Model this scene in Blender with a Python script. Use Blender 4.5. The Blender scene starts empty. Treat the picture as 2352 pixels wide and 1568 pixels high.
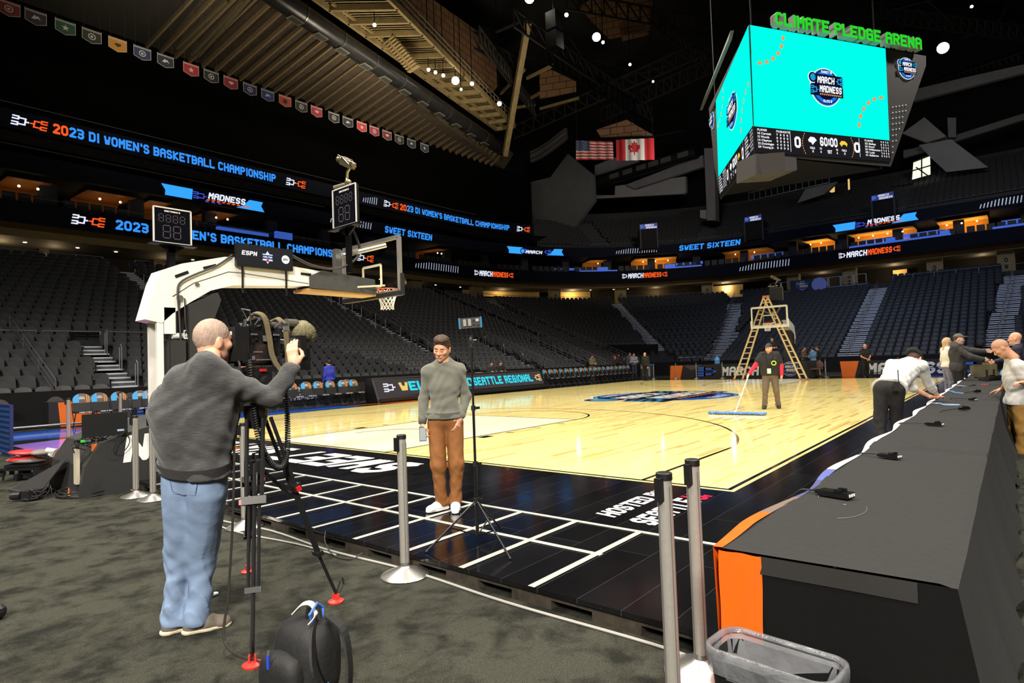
import bpy, math, random, numpy as np
from mathutils import Vector, Matrix
random.seed(7); rng = np.random.default_rng(7)
sc = bpy.context.scene
C = sc.collection
R = math.radians
# ---------------------------------------------------------------- camera
CAM = np.array([-6.362, -2.3743, 1.4255]); YAW, PIT, ROL, FPX = .6945, .0355, -.0356, 1376.4
def _basis():
    f = np.array([math.cos(PIT)*math.cos(YAW), math.cos(PIT)*math.sin(YAW), math.sin(PIT)])
    r = np.cross(f, [0, 0, 1]); r /= np.linalg.norm(r); u = np.cross(r, f)
    c, s = math.cos(ROL), math.sin(ROL)
    return c*r+s*u, -s*r+c*u, f
CR, CU, CF = _basis()
cd = bpy.data.cameras.new('camera'); cam = bpy.data.objects.new('camera', cd); C.objects.link(cam)
cd.lens = FPX/2352*36; cd.sensor_width = 36; cd.clip_end = 400; cd.clip_start = .05
cam.matrix_world = Matrix(((CR[0], CU[0], -CF[0], CAM[0]), (CR[1], CU[1], -CF[1], CAM[1]), (CR[2], CU[2], -CF[2], CAM[2]), (0, 0, 0, 1)))
sc.camera = cam
# measuring helpers: where the line of sight of a photo pixel meets a world plane
def _ray(px, py): return CF+CR*(px-1176)/FPX-CU*(py-784)/FPX
def GZ(px, py, z=0.):
    d = _ray(px, py); return CAM+d*(z-CAM[2])/d[2]
def GX(px, py, x):
    d = _ray(px, py); return CAM+d*(x-CAM[0])/d[0]
def GY(px, py, y):
    d = _ray(px, py); return CAM+d*(y-CAM[1])/d[1]
# ---------------------------------------------------------------- view, world, lights
sc.view_settings.view_transform = 'Standard'; sc.view_settings.look = 'None'
sc.view_settings.gamma = 1; sc.view_settings.use_curve_mapping = False
sc.view_settings.exposure = 0.16
w = bpy.data.worlds.new('world'); sc.world = w; w.use_nodes = True
w.node_tree.nodes['Background'].inputs[0].default_value = (.62, .7, 1, 1)
w.node_tree.nodes['Background'].inputs[1].default_value = .02
def area(loc, size, power, target, color=(1, .93, .82), spread=100, shape='DISK'):
    l = bpy.data.lights.new('rig_or_fill_light', 'AREA'); l.shape = shape; l.size = size; l.energy = power; l.color = color; l.spread = R(spread)
    o = bpy.data.objects.new('rig_or_fill_light', l); C.objects.link(o); o.location = loc
    o.rotation_euler = (Vector(target)-Vector(loc)).to_track_quat('-Z', 'Y').to_euler(); return o
LP = 1000
for lx, ly, tx, ty, k in ((-2, 20, -2, 9, 1.0), (-8, -6, -4, 1, .95), (4, -7, 3, 0, .95), (14, 21, 13, 9, 1.0), (14, -7, 12, 3, .9),
                       (27, 20, 25, 9, 1.0), (29, -7, 27, 4, 1.0), (8, 8, 5, 8, .6), (22, 8, 22, 8, .6), (-9, 8, -4, 8, .8)):
    area((lx, ly, 25), 1.6, LP*k, (tx, ty, 0), spread=92)
area((-15, -8, 10), 3.5, 1500, (-2, 3, 1.2), spread=100); area((-16, 10, 16), 3, 800, (-2, 5, 1), spread=110)  # added fill from behind the camera for surfaces facing it
area((44, 18, 19), 3, 480, (66, 36, 24), spread=100); area((50, -2, 21), 3, 300, (76, -2, 27), spread=110)  # added to brighten the far corner concrete and the right side walls
area((32, 6, 24), 3, 900, (54, 5, 4), spread=95, color=(.55, .7, 1))  # added bluish fill to brighten the end stand and its steps
sc.cycles.max_bounces = 6; sc.cycles.diffuse_bounces = 3; sc.cycles.glossy_bounces = 3; sc.cycles.transmission_bounces = 4
sc.cycles.transparent_max_bounces = 8; sc.cycles.sample_clamp_indirect = 4; sc.cycles.use_denoising = True
sc.cycles.caustics_reflective = False; sc.cycles.caustics_refractive = False
# ---------------------------------------------------------------- materials
def srgb(c):
    return tuple((x/12.92 if x <= .04045 else ((x+.055)/1.055)**2.4) for x in [v/255 for v in c])
_M = {}
def pm(name, rgb, rough=.6, metal=0., var=0., scale=8., bump=0., bscale=40., emit=0., spec=.5, alpha=1., stretch=None, trans=0., sheen=0., coat=0.):
    if name in _M: return _M[name]
    m = bpy.data.materials.new(name); m.use_nodes = True; nt = m.node_tree; b = nt.nodes['Principled BSDF']
    col = (*srgb(rgb), 1); b.inputs['Base Color'].default_value = col
    b.inputs['Roughness'].default_value = rough; b.inputs['Metallic'].default_value = metal
    b.inputs['Specular IOR Level'].default_value = spec; b.inputs['Alpha'].default_value = alpha
    b.inputs['Transmission Weight'].default_value = trans; b.inputs['Sheen Weight'].default_value = sheen
    b.inputs['Coat Weight'].default_value = coat
    if var or bump:
        tc = nt.nodes.new('ShaderNodeTexCoord'); mp = nt.nodes.new('ShaderNodeMapping')
        nt.links.new(tc.outputs['Object'], mp.inputs[0])
        if stretch: mp.inputs['Scale'].default_value = stretch
    if var:
        n = nt.nodes.new('ShaderNodeTexNoise'); n.inputs['Scale'].default_value = scale; n.inputs['Detail'].default_value = 4
        nt.links.new(mp.outputs[0], n.inputs['Vector'])
        cr = nt.nodes.new('ShaderNodeValToRGB'); e = cr.color_ramp.elements
        e[0].position = .3; e[1].position = .7
        e[0].color = (*[v*(1-var) for v in col[:3]], 1); e[1].color = (*[min(1, v*(1+var)) for v in col[:3]], 1)
        nt.links.new(n.outputs['Fac'], cr.inputs[0]); nt.links.new(cr.outputs[0], b.inputs['Base Color'])
    if bump:
        n2 = nt.nodes.new('ShaderNodeTexNoise'); n2.inputs['Scale'].default_value = bscale; n2.inputs['Detail'].default_value = 3
        nt.links.new(mp.outputs[0], n2.inputs['Vector'])
        bp = nt.nodes.new('ShaderNodeBump'); bp.inputs['Strength'].default_value = bump; bp.inputs['Distance'].default_value = .01
        nt.links.new(n2.outputs['Fac'], bp.inputs['Height']); nt.links.new(bp.outputs[0], b.inputs['Normal'])
    if emit:
        b.inputs['Emission Color'].default_value = col; b.inputs['Emission Strength'].default_value = emit
        if emit >= .5: b.inputs['Base Color'].default_value = (.01, .01, .01, 1)
    _M[name] = m; return m
def glow(name, rgb, s=1.):      # a lit screen pixel colour
    if name in _M: return _M[name]
    m = bpy.data.materials.new(name); m.use_nodes = True; nt = m.node_tree; nt.nodes.clear()
    e = nt.nodes.new('ShaderNodeEmission'); e.inputs[0].default_value = (*srgb(rgb), 1); e.inputs[1].default_value = s
    o = nt.nodes.new('ShaderNodeOutputMaterial'); nt.links.new(e.outputs[0], o.inputs[0]); _M[name] = m; return m
# ---------------------------------------------------------------- mesh builder
class MB:
    def __init__(s): s.v = []; s.f = []; s.m = []
    def add(s, vs, fs, mi=0):
        o = len(s.v); s.v += [tuple(map(float, p)) for p in vs]; s.f += [tuple(i+o for i in f) for f in fs]; s.m += [mi]*len(fs); return s
    def box(s, c, d, rz=0., mi=0, M=None):
        x, y, z = [q/2 for q in d]
        vs = [Vector((a*x, b*y, e*z)) for e in (-1, 1) for b in (-1, 1) for a in (-1, 1)]
        if M is not None: vs = [M @ q for q in vs]
        elif rz: vs = [Matrix.Rotation(rz, 3, 'Z') @ q for q in vs]
        vs = [q+Vector(c) for q in vs]
        return s.add(vs, [(0, 2, 3, 1), (4, 5, 7, 6), (0, 1, 5, 4), (2, 6, 7, 3), (0, 4, 6, 2), (1, 3, 7, 5)], mi)
    def bbox(s, a, b, mi=0):
        return s.box([(a[i]+b[i])/2 for i in range(3)], [abs(b[i]-a[i]) for i in range(3)], mi=mi)
    def beam(s, a, b, w, h=None, mi=0):
        a, b = Vector(a), Vector(b); d = b-a; h = h or w
        q = d.to_track_quat('X', 'Z').to_matrix(); return s.box((a+b)/2, (d.length, w, h), M=q, mi=mi)
    def tube(s, pts, r, n=8, mi=0, cap=True, closed=False):
        pts = [Vector(p) for p in pts]; N = len(pts); rr = r if isinstance(r, (list, tuple)) else [r]*N
        up = Vector((0, 0, 1)); prev = None; vs = []
        for i, p in enumerate(pts):
            if closed: t = pts[(i+1) % N]-pts[i-1]
            else: t = pts[min(i+1, N-1)]-pts[max(i-1, 0)]
            if t.length < 1e-9: t = Vector((0, 0, 1))
            t.normalize()
            if prev is None:
                a = t.cross(up)
                if a.length < .05: a = t.cross(Vector((1, 0, 0)))
            else: a = prev-t*prev.dot(t)
            if a.length < 1e-6: a = t.orthogonal()
            a.normalize(); b = t.cross(a); prev = a
            for k in range(n):
                th = 2*math.pi*k/n; vs.append(p+(a*math.cos(th)+b*math.sin(th))*rr[i])
        fs = []
        for i in range(N if closed else N-1):
            j = (i+1) % N
            for k in range(n):
                l = (k+1) % n; fs.append((i*n+k, i*n+l, j*n+l, j*n+k))
        if cap and not closed: fs += [tuple(range(n))[::-1], tuple(range((N-1)*n, N*n))]
        return s.add(vs, fs, mi)
    def cyl(s, a, b, r, n=16, r2=None, mi=0):
        return s.tube([a, b], [r, r if r2 is None else r2], n, mi)
    def lathe(s, prof, c=(0, 0, 0), n=24, mi=0):
        vs = [(c[0]+r*math.cos(2*math.pi*k/n), c[1]+r*math.sin(2*math.pi*k/n), c[2]+z) for r, z in prof for k in range(n)]
        fs = [(i*n+k, i*n+(k+1) % n, (i+1)*n+(k+1) % n, (i+1)*n+k) for i in range(len(prof)-1) for k in range(n)]
        return s.add(vs, fs, mi)
    def ell(s, c, r, n=12, mi=0, M=None):
        vs = []; fs = []; h = max(6, n//2+1)
        for i in range(h):
            ph = math.pi*i/(h-1)
            for k in range(n):
                th = 2*math.pi*k/n; p = Vector((r[0]*math.sin(ph)*math.cos(th), r[1]*math.sin(ph)*math.sin(th), r[2]*math.cos(ph)))
                if M is not None: p = M @ p
                vs.append(p+Vector(c))
        for i in range(h-1):
            for k in range(n): fs.append((i*n+k, (i+1)*n+k, (i+1)*n+(k+1) % n, i*n+(k+1) % n))
        return s.add(vs, fs, mi)
    def prism(s, pts, ext, mi=0):       # pts: planar 3-D outline, ext: extrusion vector
        n = len(pts); e = Vector(ext); p0 = [Vector(p) for p in pts]
        return s.add(p0+[p+e for p in p0], [tuple(range(n))[::-1], tuple(range(n, 2*n))]+[(i, (i+1) % n, n+(i+1) % n, n+i) for i in range(n)], mi)
    def quad(s, a, b, c, d, mi=0): return s.add([a, b, c, d], [(0, 1, 2, 3)], mi)
    def grid(s, fn, nu, nv, mi=0, flip=False):
        vs = [fn(i/nu, j/nv) for j in range(nv+1) for i in range(nu+1)]
        fs = [(j*(nu+1)+i, j*(nu+1)+i+1, (j+1)*(nu+1)+i+1, (j+1)*(nu+1)+i) for j in range(nv) for i in range(nu)]
        if flip: fs = [f[::-1] for f in fs]
        return s.add(vs, fs, mi)
    def build(s, name, mat, parent=None, smooth=False, loc=None, rz=0.):
        me = bpy.data.meshes.new(name); me.from_pydata(s.v, [], s.f)
        ms = mat if isinstance(mat, (list, tuple)) else [mat]
        for q in ms: me.materials.append(q)
        if len(ms) > 1: me.polygons.foreach_set('material_index', s.m)
        if smooth:
            me.polygons.foreach_set('use_smooth', [True]*len(s.f))
            if smooth != 1: me.set_sharp_from_angle(angle=R(smooth))
        me.update(); o = bpy.data.objects.new(name, me); C.objects.link(o)
        if parent is not None: o.parent = parent
        if loc is not None: o.location = loc
        if rz: o.rotation_euler = (0, 0, rz)
        return o
def tag(o, label, cat, group=None, kind=None):
    o['label'] = label; o['category'] = cat
    if group: o['group'] = group
    if kind: o['kind'] = kind
    return o
def struct(o): o['kind'] = 'structure'; return o
def empty(name, loc=(0, 0, 0), rz=0.):
    o = bpy.data.objects.new(name, None); C.objects.link(o); o.location = loc; o.rotation_euler = (0, 0, rz); o.empty_display_size = .1; return o
def thing(name, label, cat, loc=(0, 0, 0), rz=0., group=None): return tag(empty(name, loc, rz), label, cat, group)
def clone(o, parent=None, loc=None, rz=None, label=None, group=None):
    c = o.copy(); C.objects.link(c)
    if parent is not None: c.parent = parent
    if loc is not None: c.location = loc
    if rz is not None: c.rotation_euler = (0, 0, rz)
    if label: c['label'] = label
    if group: c['group'] = group
    for ch in list(o.children): clone(ch, c)
    return c
# ---------------------------------------------------------------- lettering
_tc = {}
GL = dict(A='0005163645 4540 0343', B='0030414233034344453606 0600 0333', C='4130100105163645', D='003041453606 0600', E='400006 0646 0333', F='0006 0646 0333', G='454536160501103040 4043 4323', H='0006 4046 0343', I='0242 2026'.replace('0242 ', ''),
    J='4641301001', K='0006 4603 0340', L='060040', M='0006233646 4640'.replace('233646', '2346'), N='00064046', O='103041453616050110', P='0006364544330303', Q='103041453616050110 2240', R='000636454433 3303 2340', S='4536160504133342413010 1001', T='2026 0646', U='0601103041 4146',
    V='062046', W='0610 1023 2330 3046', X='0046 0640', Y='062346 2320', Z='06460040')
GL.update({'0': GL['O'], '1': '2026 2605', '2': '0516364544000040', '3': '06364544334241301001 1333', '4': '3036 3602 0242', '5': '4606043342413010 1001', '6': '4536160501103041423303', '7': '064610', '8': '133344453616050413 1302011030414233', '9': '0110304145361605041343',
    "'": '2625', ':': '2122 2425', '.': '1011', ' ': ''})
def stroke_mesh(s, shear, t=1.75):
    V = []; F = []; x0 = 0.
    for ch in s:
        if ch == ' ': x0 += 3.2; continue
        nar = ch in "I'.:1"; xs = 1.; off = -1.4 if nar else 0
        for tok in GL[ch].split():
            P = [(int(tok[i])+x0+off, int(tok[i+1])) for i in range(0, len(tok)-1, 2)]; P = [p for i, p in enumerate(P) if i == 0 or p != P[i-1]]
            for i in range(len(P)-1):
                a, b = np.array(P[i], float), np.array(P[i+1], float); d = (b-a)/np.linalg.norm(b-a); n = np.array([-d[1], d[0]])*t/2; ea = d*t/2 if i == 0 and P[0] != P[-1] else 0*d; eb = d*t/2 if i == len(P)-2 and P[0] != P[-1] else 0*d
                if abs(d[0]*d[1]) > .05: ea = eb = d*t*.2
                o = len(V); V += [a-ea-n, b+eb-n, b+eb+n, a-ea+n]; F.append((o, o+1, o+2, o+3))
            for i in range(len(P) if P[0] == P[-1] else 0, 0, -1): pass
            for p in (P if P[0] == P[-1] else P[1:-1]):
                o = len(V); V += [np.array(p)+np.array([math.cos(k*math.pi/4+.39), math.sin(k*math.pi/4+.39)])*t*.535 for k in range(8)]; F.append(tuple(range(o, o+8)))
        x0 += 3.2 if nar else 6.4
    V = np.array(V) if V else np.zeros((0, 2))
    if len(V): V[:, 1] = np.clip(V[:, 1], -.87, 6.87); V = (V+.87)/7.74; V[:, 0] += shear*V[:, 1]; V[:, 0] -= V[:, 0].min(); V[:, 0] *= .86
    return V, F
_fonts = {}
def _font(k):
    if k not in _fonts:
        _fonts[k] = None
    return _fonts[k]
def textmesh(s, shear=0., bold=.03, spacing=1.0):
    """letters as 2-D verts/faces; height of a capital = 1, starts at x=0"""
    key = (s, shear, bold, spacing)
    if key in _tc: return _tc[key]
    if all(c in GL for c in s): _tc[key] = stroke_mesh(s, shear); return _tc[key]
    cu = bpy.data.curves.new('t', 'FONT'); cu.body = s; cu.size = 1; cu.shear = shear; cu.offset = bold; cu.space_character = spacing; cu.resolution_u = 3
    o = bpy.data.objects.new('t', cu); C.objects.link(o); bpy.context.view_layer.update()
    me = bpy.data.meshes.new_from_object(o)
    vs = np.array([v.co[:2] for v in me.vertices]) if len(me.vertices) else np.zeros((0, 2)); fs = [tuple(p.vertices) for p in me.polygons]
    C.objects.unlink(o); bpy.data.objects.remove(o); bpy.data.curves.remove(cu); bpy.data.meshes.remove(me)
    if len(vs):
        vs[:, 0] -= vs[:, 0].min(); vs = vs/.729
    _tc[key] = (vs, fs); return vs, fs
def put_text(mb, s, fn, h, width=None, mi=0, shear=0., bold=.03, u0=0., v0=0., center=False, spacing=1.0, cut=None):
    """fn(u, v) -> 3-D; writes s with capital height h from (u0, v0)"""
    vs, fs = textmesh(s, shear, bold, spacing)
    if not len(vs): return 0
    W = vs[:, 0].max(); sx = h if width is None else width/W
    u = vs[:, 0]*sx+u0-(W*sx/2 if center else 0); v = vs[:, 1]*h+v0
    P = [Vector(fn(a, b)) for a, b in zip(u, v)]
    o = Vector(fn(0, 0)); n = (Vector(fn(.01, 0))-o).cross(Vector(fn(0, .01))-o); n = n.normalized() if n.length else n
    if all(c in GL for c in s):
        seen = {}
        for i, f in enumerate(fs):
            for k in f: P[k] = P[k]+n*(i % 7)*1.5e-4
    mb.add(P, fs, mi); return W*sx
def plane_fn(o, du, dv, off=(0, 0, 0)):
    o, du, dv, off = [Vector(q) for q in (o, du, dv, off)]
    return lambda u, v: o+du*u+dv*v+off
BR_W = [((0, .9), (.35, .9)), ((0, .65), (.35, .65)), ((.35, .9), (.35, .65)), ((0, .35), (.35, .35)), ((0, .1), (.35, .1)), ((.35, .35), (.35, .1)),
        ((.35, .78), (.8, .78)), ((.35, .22), (.8, .22)), ((.8, .78), (.8, .22)), ((.8, .5), (1, .5))]
def bracket(mb, fn, u0, v0, w, h, mi=0, flip=False, t=.09, shear=.15):
    for (a, b), (c, d) in BR_W:
        if flip: a, c = 1-a, 1-c
        u, v, u2, v2 = u0+a*w, v0+b*h, u0+c*w, v0+d*h
        T = t*h/2
        if abs(v-v2) < 1e-6:
            ua, ub = min(u, u2)-T, max(u, u2)+T; q = [(ua, v-T), (ub, v-T), (ub, v+T), (ua, v+T)]
        else:
            va, vb = min(v, v2)-T, max(v, v2)+T; q = [(u-T, va), (u+T, va), (u+T, vb), (u-T, vb)]
        mb.add([fn(a_+shear*(b_-v0), b_) for a_, b_ in q], [(0, 1, 2, 3)], mi)
# shared materials
BLK = pm('black_plastic', (18, 18, 19), .45, var=.15, scale=30)
BLKM = pm('black_metal', (22, 22, 24), .35, .6, var=.1, scale=30)
CHR = pm('brushed_steel', (190, 188, 184), .3, .9, var=.06, scale=60, stretch=(8, 8, .4))
ALU = pm('aluminium_post', (158, 155, 148), .4, .35, var=.05, scale=50)
WHT = pm('white_paint', (232, 230, 222), .4, var=.02, scale=12)
CLOTH = pm('black_cloth', (33, 33, 33), .9, var=.08, scale=60, bump=.15, bscale=300)
RED = pm('red_plastic', (210, 50, 42), .4, var=.05)
# ================================================================ floors
FZ = -.12
def carpet_mat():
    m = bpy.data.materials.new('charcoal_carpet'); m.use_nodes = True; nt = m.node_tree; b = nt.nodes['Principled BSDF']
    tc = nt.nodes.new('ShaderNodeTexCoord')
    n1 = nt.nodes.new('ShaderNodeTexNoise'); n1.inputs['Scale'].default_value = 4.2; n1.inputs['Detail'].default_value = 6; n1.inputs['Roughness'].default_value = .62; n1.inputs['Distortion'].default_value = .3
    n2 = nt.nodes.new('ShaderNodeTexNoise'); n2.inputs['Scale'].default_value = 190; n2.inputs['Detail'].default_value = 2
    for n in (n1, n2): nt.links.new(tc.outputs['Object'], n.inputs['Vector'])
    r = nt.nodes.new('ShaderNodeValToRGB'); e = r.color_ramp.elements; e[0].position = .36; e[1].position = .56
    e[0].color = (*srgb((32, 33, 29)), 1); e[1].color = (*srgb((60, 60, 53)), 1)
    nt.links.new(n1.outputs['Fac'], r.inputs[0])
    r2 = nt.nodes.new('ShaderNodeValToRGB'); e = r2.color_ramp.elements; e[0].position = .32; e[1].position = .7; e[0].color = (.35, .35, .35, 1); e[1].color = (1.5, 1.5, 1.45, 1)
    nt.links.new(n2.outputs['Fac'], r2.inputs[0])
    mx = nt.nodes.new('ShaderNodeMix'); mx.data_type = 'RGBA'; mx.blend_type = 'MULTIPLY'; mx.inputs[0].default_value = .8
    nt.links.new(r.outputs[0], mx.inputs[6]); nt.links.new(r2.outputs[0], mx.inputs[7]); nt.links.new(mx.outputs[2], b.inputs['Base Color'])
    bp = nt.nodes.new('ShaderNodeBump'); bp.inputs['Strength'].default_value = .5; bp.inputs['Distance'].default_value = .01
    nt.links.new(n2.outputs['Fac'], bp.inputs['Height']); nt.links.new(bp.outputs[0], b.inputs['Normal'])
    b.inputs['Roughness'].default_value = .95; b.inputs['Specular IOR Level'].default_value = .1
    return m
struct(MB().bbox((-30, -40, FZ-.2), (75, 60, FZ)).build('floor', carpet_mat()))
def wood_mat(name, base, dark, gloss=.09, streak=True, gap=.35):
    m = bpy.data.materials.new(name); m.use_nodes = True; nt = m.node_tree; b = nt.nodes['Principled BSDF']
    tc = nt.nodes.new('ShaderNodeTexCoord')
    mp = nt.nodes.new('ShaderNodeMapping'); nt.links.new(tc.outputs['Object'], mp.inputs[0])
    br = nt.nodes.new('ShaderNodeTexBrick'); br.offset = .37; br.offset_frequency = 3
    br.inputs['Scale'].default_value = 1; br.inputs['Brick Width'].default_value = .95; br.inputs['Row Height'].default_value = .057
    br.inputs['Mortar Size'].default_value = .0012; br.inputs['Color1'].default_value = (0, 0, 0, 1); br.inputs['Color2'].default_value = (1, 1, 1, 1); br.inputs['Bias'].default_value = 0
    br.inputs['Mortar'].default_value = (.3, .3, .3, 1)
    nt.links.new(mp.outputs[0], br.inputs[0])
    r = nt.nodes.new('ShaderNodeValToRGB'); els = r.color_ramp.elements
    els[0].position = 0; els[0].color = (*srgb(base), 1); els[1].position = .6; els[1].color = (*srgb([min(255, c*1.04) for c in base]), 1)
    if streak:
        e = els.new(.86); e.color = (*srgb([c*.93 for c in base]), 1)
        e = els.new(.93); e.color = (*srgb(dark), 1)
        e = els.new(1.); e.color = (*srgb([c*.86 for c in dark]), 1)
    nt.links.new(br.outputs['Color'], r.inputs[0])
    n = nt.nodes.new('ShaderNodeTexNoise'); n.inputs['Scale'].default_value = 3; n.inputs['Detail'].default_value = 5
    mp2 = nt.nodes.new('ShaderNodeMapping'); mp2.inputs['Scale'].default_value = (.7, 12, 1); nt.links.new(tc.outputs['Object'], mp2.inputs[0]); nt.links.new(mp2.outputs[0], n.inputs['Vector'])
    r3 = nt.nodes.new('ShaderNodeValToRGB'); e = r3.color_ramp.elements; e[0].position = .3; e[0].color = (.88, .83, .75, 1); e[1].position = .52; e[1].color = (1, 1, 1, 1)
    nt.links.new(n.outputs['Fac'], r3.inputs[0])
    mx = nt.nodes.new('ShaderNodeMix'); mx.data_type = 'RGBA'; mx.blend_type = 'MULTIPLY'; mx.inputs[0].default_value = .8
    nt.links.new(r.outputs[0], mx.inputs[6]); nt.links.new(r3.outputs[0], mx.inputs[7]); nt.links.new(mx.outputs[2], b.inputs['Base Color'])
    b.inputs['Roughness'].default_value = gloss; b.inputs['Specular IOR Level'].default_value = .5
    return m
WOOD = wood_mat('maple_court', (247, 227, 148), (232, 194, 118))
def black_lacquer():
    m = pm('black_lacquered_planks', (9, 9, 10), .1, spec=.55); nt = m.node_tree; b = nt.nodes['Principled BSDF']
    tc = nt.nodes.new('ShaderNodeTexCoord'); br = nt.nodes.new('ShaderNodeTexBrick'); br.inputs['Scale'].default_value = 1
    br.inputs['Brick Width'].default_value = 2.4; br.inputs['Row Height'].default_value = .3; br.inputs['Mortar Size'].default_value = .0016
    br.inputs['Color1'].default_value = (.003, .003, .0035, 1); br.inputs['Color2'].default_value = (.006, .006, .007, 1); br.inputs['Mortar'].default_value = (.05, .05, .05, 1)
    nt.links.new(tc.outputs['Object'], br.inputs[0])
    n = nt.nodes.new('ShaderNodeTexNoise'); n.inputs['Scale'].default_value = 90; n.inputs['Detail'].default_value = 2; nt.links.new(tc.outputs['Object'], n.inputs['Vector'])
    r = nt.nodes.new('ShaderNodeValToRGB'); e = r.color_ramp.elements; e[0].position = .70; e[0].color = (0, 0, 0, 1); e[1].position = .78; e[1].color = (.05, .05, .05, 1)
    nt.links.new(n.outputs['Fac'], r.inputs[0])
    mx = nt.nodes.new('ShaderNodeMix'); mx.data_type = 'RGBA'; mx.blend_type = 'ADD'; mx.inputs[0].default_value = 1
    nt.links.new(br.outputs['Color'], mx.inputs[6]); nt.links.new(r.outputs[0], mx.inputs[7]); nt.links.new(mx.outputs[2], b.inputs['Base Color'])
    n2 = nt.nodes.new('ShaderNodeTexNoise'); n2.inputs['Scale'].default_value = 1.3; n2.inputs['Detail'].default_value = 6; nt.links.new(tc.outputs['Object'], n2.inputs['Vector'])
    r2 = nt.nodes.new('ShaderNodeMapRange'); r2.inputs[3].default_value = .05; r2.inputs[4].default_value = .2; nt.links.new(n2.outputs['Fac'], r2.inputs[0]); nt.links.new(r2.outputs[0], b.inputs['Roughness'])
    return m
LAQ = black_lacquer()
X0, X1, Y0, Y1 = -3.35, 32.0, -1.95, 18.6
# deck in panels so the seams and the fork openings of its near edge show
deck = MB(); deck.bbox((X0, Y0, -.03), (X1, Y1, 0)); struct_o = struct(deck.build('floor_court', LAQ))
sub = MB()
y = Y0
while y < Y1:
    sub.bbox((X0+.02, y+.0, FZ), (X0+.3, y+.32, -.03)); sub.bbox((X0+.02, y+.32, -.062), (X0+.3, y+.62, -.03)); y += .62
sub.build('underlay', pm('dark_plywood', (52, 45, 36), .8, var=.4, scale=20), struct_o)
sub2 = MB(); sub2.bbox((X0+.3, Y0+.02, FZ), (X1-.02, Y1-.02, -.03)); sub2.build('underlay', pm('dark_void', (8, 8, 8), .9), struct_o)
E_ = .0015
wood = MB(); wood.bbox((0-.075, -.075, 0), (28.65+.075, 16.25, E_)); wood.build('playing_surface', WOOD, struct_o)
PAINT = wood_mat('white_washed_maple', (242, 238, 208), (200, 180, 140), .1, streak=False)
pz = 2*E_
pk = MB()
for x0, x1 in ((.0, 5.79), (28.65-5.79, 28.65)): pk.bbox((x0+.025, 5.79, E_), (x1, 9.45, pz))
pk.build('lane_paint', PAINT, struct_o)
LINE = pm('black_line_paint', (14, 14, 15), .1, spec=.5)
ln = MB(); lz = pz+.0008
def seg(a, b, w=.05):
    a = Vector((*a, lz)); b = Vector((*b, lz)); d = (b-a).normalized(); n = Vector((-d.y, d.x, 0))*w/2
    ln.add([a-n, b-n, b+n, a+n], [(0, 1, 2, 3)])
def arc(cx, cy, r, a0, a1, w=.05, n=64):
    for i in range(n):
        t0, t1 = a0+(a1-a0)*i/n, a0+(a1-a0)*(i+1)/n
        p = [(cx+(r+q)*math.cos(t), cy+(r+q)*math.sin(t), lz) for t, q in ((t0, -w/2), (t1, -w/2), (t1, w/2), (t0, w/2))]
        ln.add(p, [(0, 1, 2, 3)] if a1 < a0 else [(3, 2, 1, 0)])
L_, Wd = 28.65, 15.24
seg((0, 0), (L_, 0)); seg((0, -.025), (0, 16.2)); seg((L_, -.025), (L_, 16.2)); seg((L_/2, 0), (L_/2, 16.2))
for s in (0, 1):
    fx = (lambda x: x) if not s else (lambda x: L_-x)
    for y in (5.79, 9.45): seg((fx(0), y), (fx(5.79), y))
    seg((fx(5.79), 5.765), (fx(5.79), 9.475))
    a = 0 if not s else math.pi
    arc(fx(5.79), 7.62, 1.83, a-math.pi/2, a+math.pi/2)
    for y in (1.02, Wd-1.02): seg((fx(0), y), (fx(3.01), y))
    th = math.acos((3.01-1.6)/6.75); arc(fx(1.6), 7.62, 6.75, a-th, a+th, n=90)
    arc(fx(1.6), 7.62, 1.22, a-math.pi/2, a+math.pi/2)
    for y in (5.6, 9.64):
        for x in (3.05, 3.95, 4.85): seg((fx(x), y-.1), (fx(x), y+.1))
        seg((fx(2.15), y), (fx(2.45), y), .2)
ln.build('line', LINE, struct_o)
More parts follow.
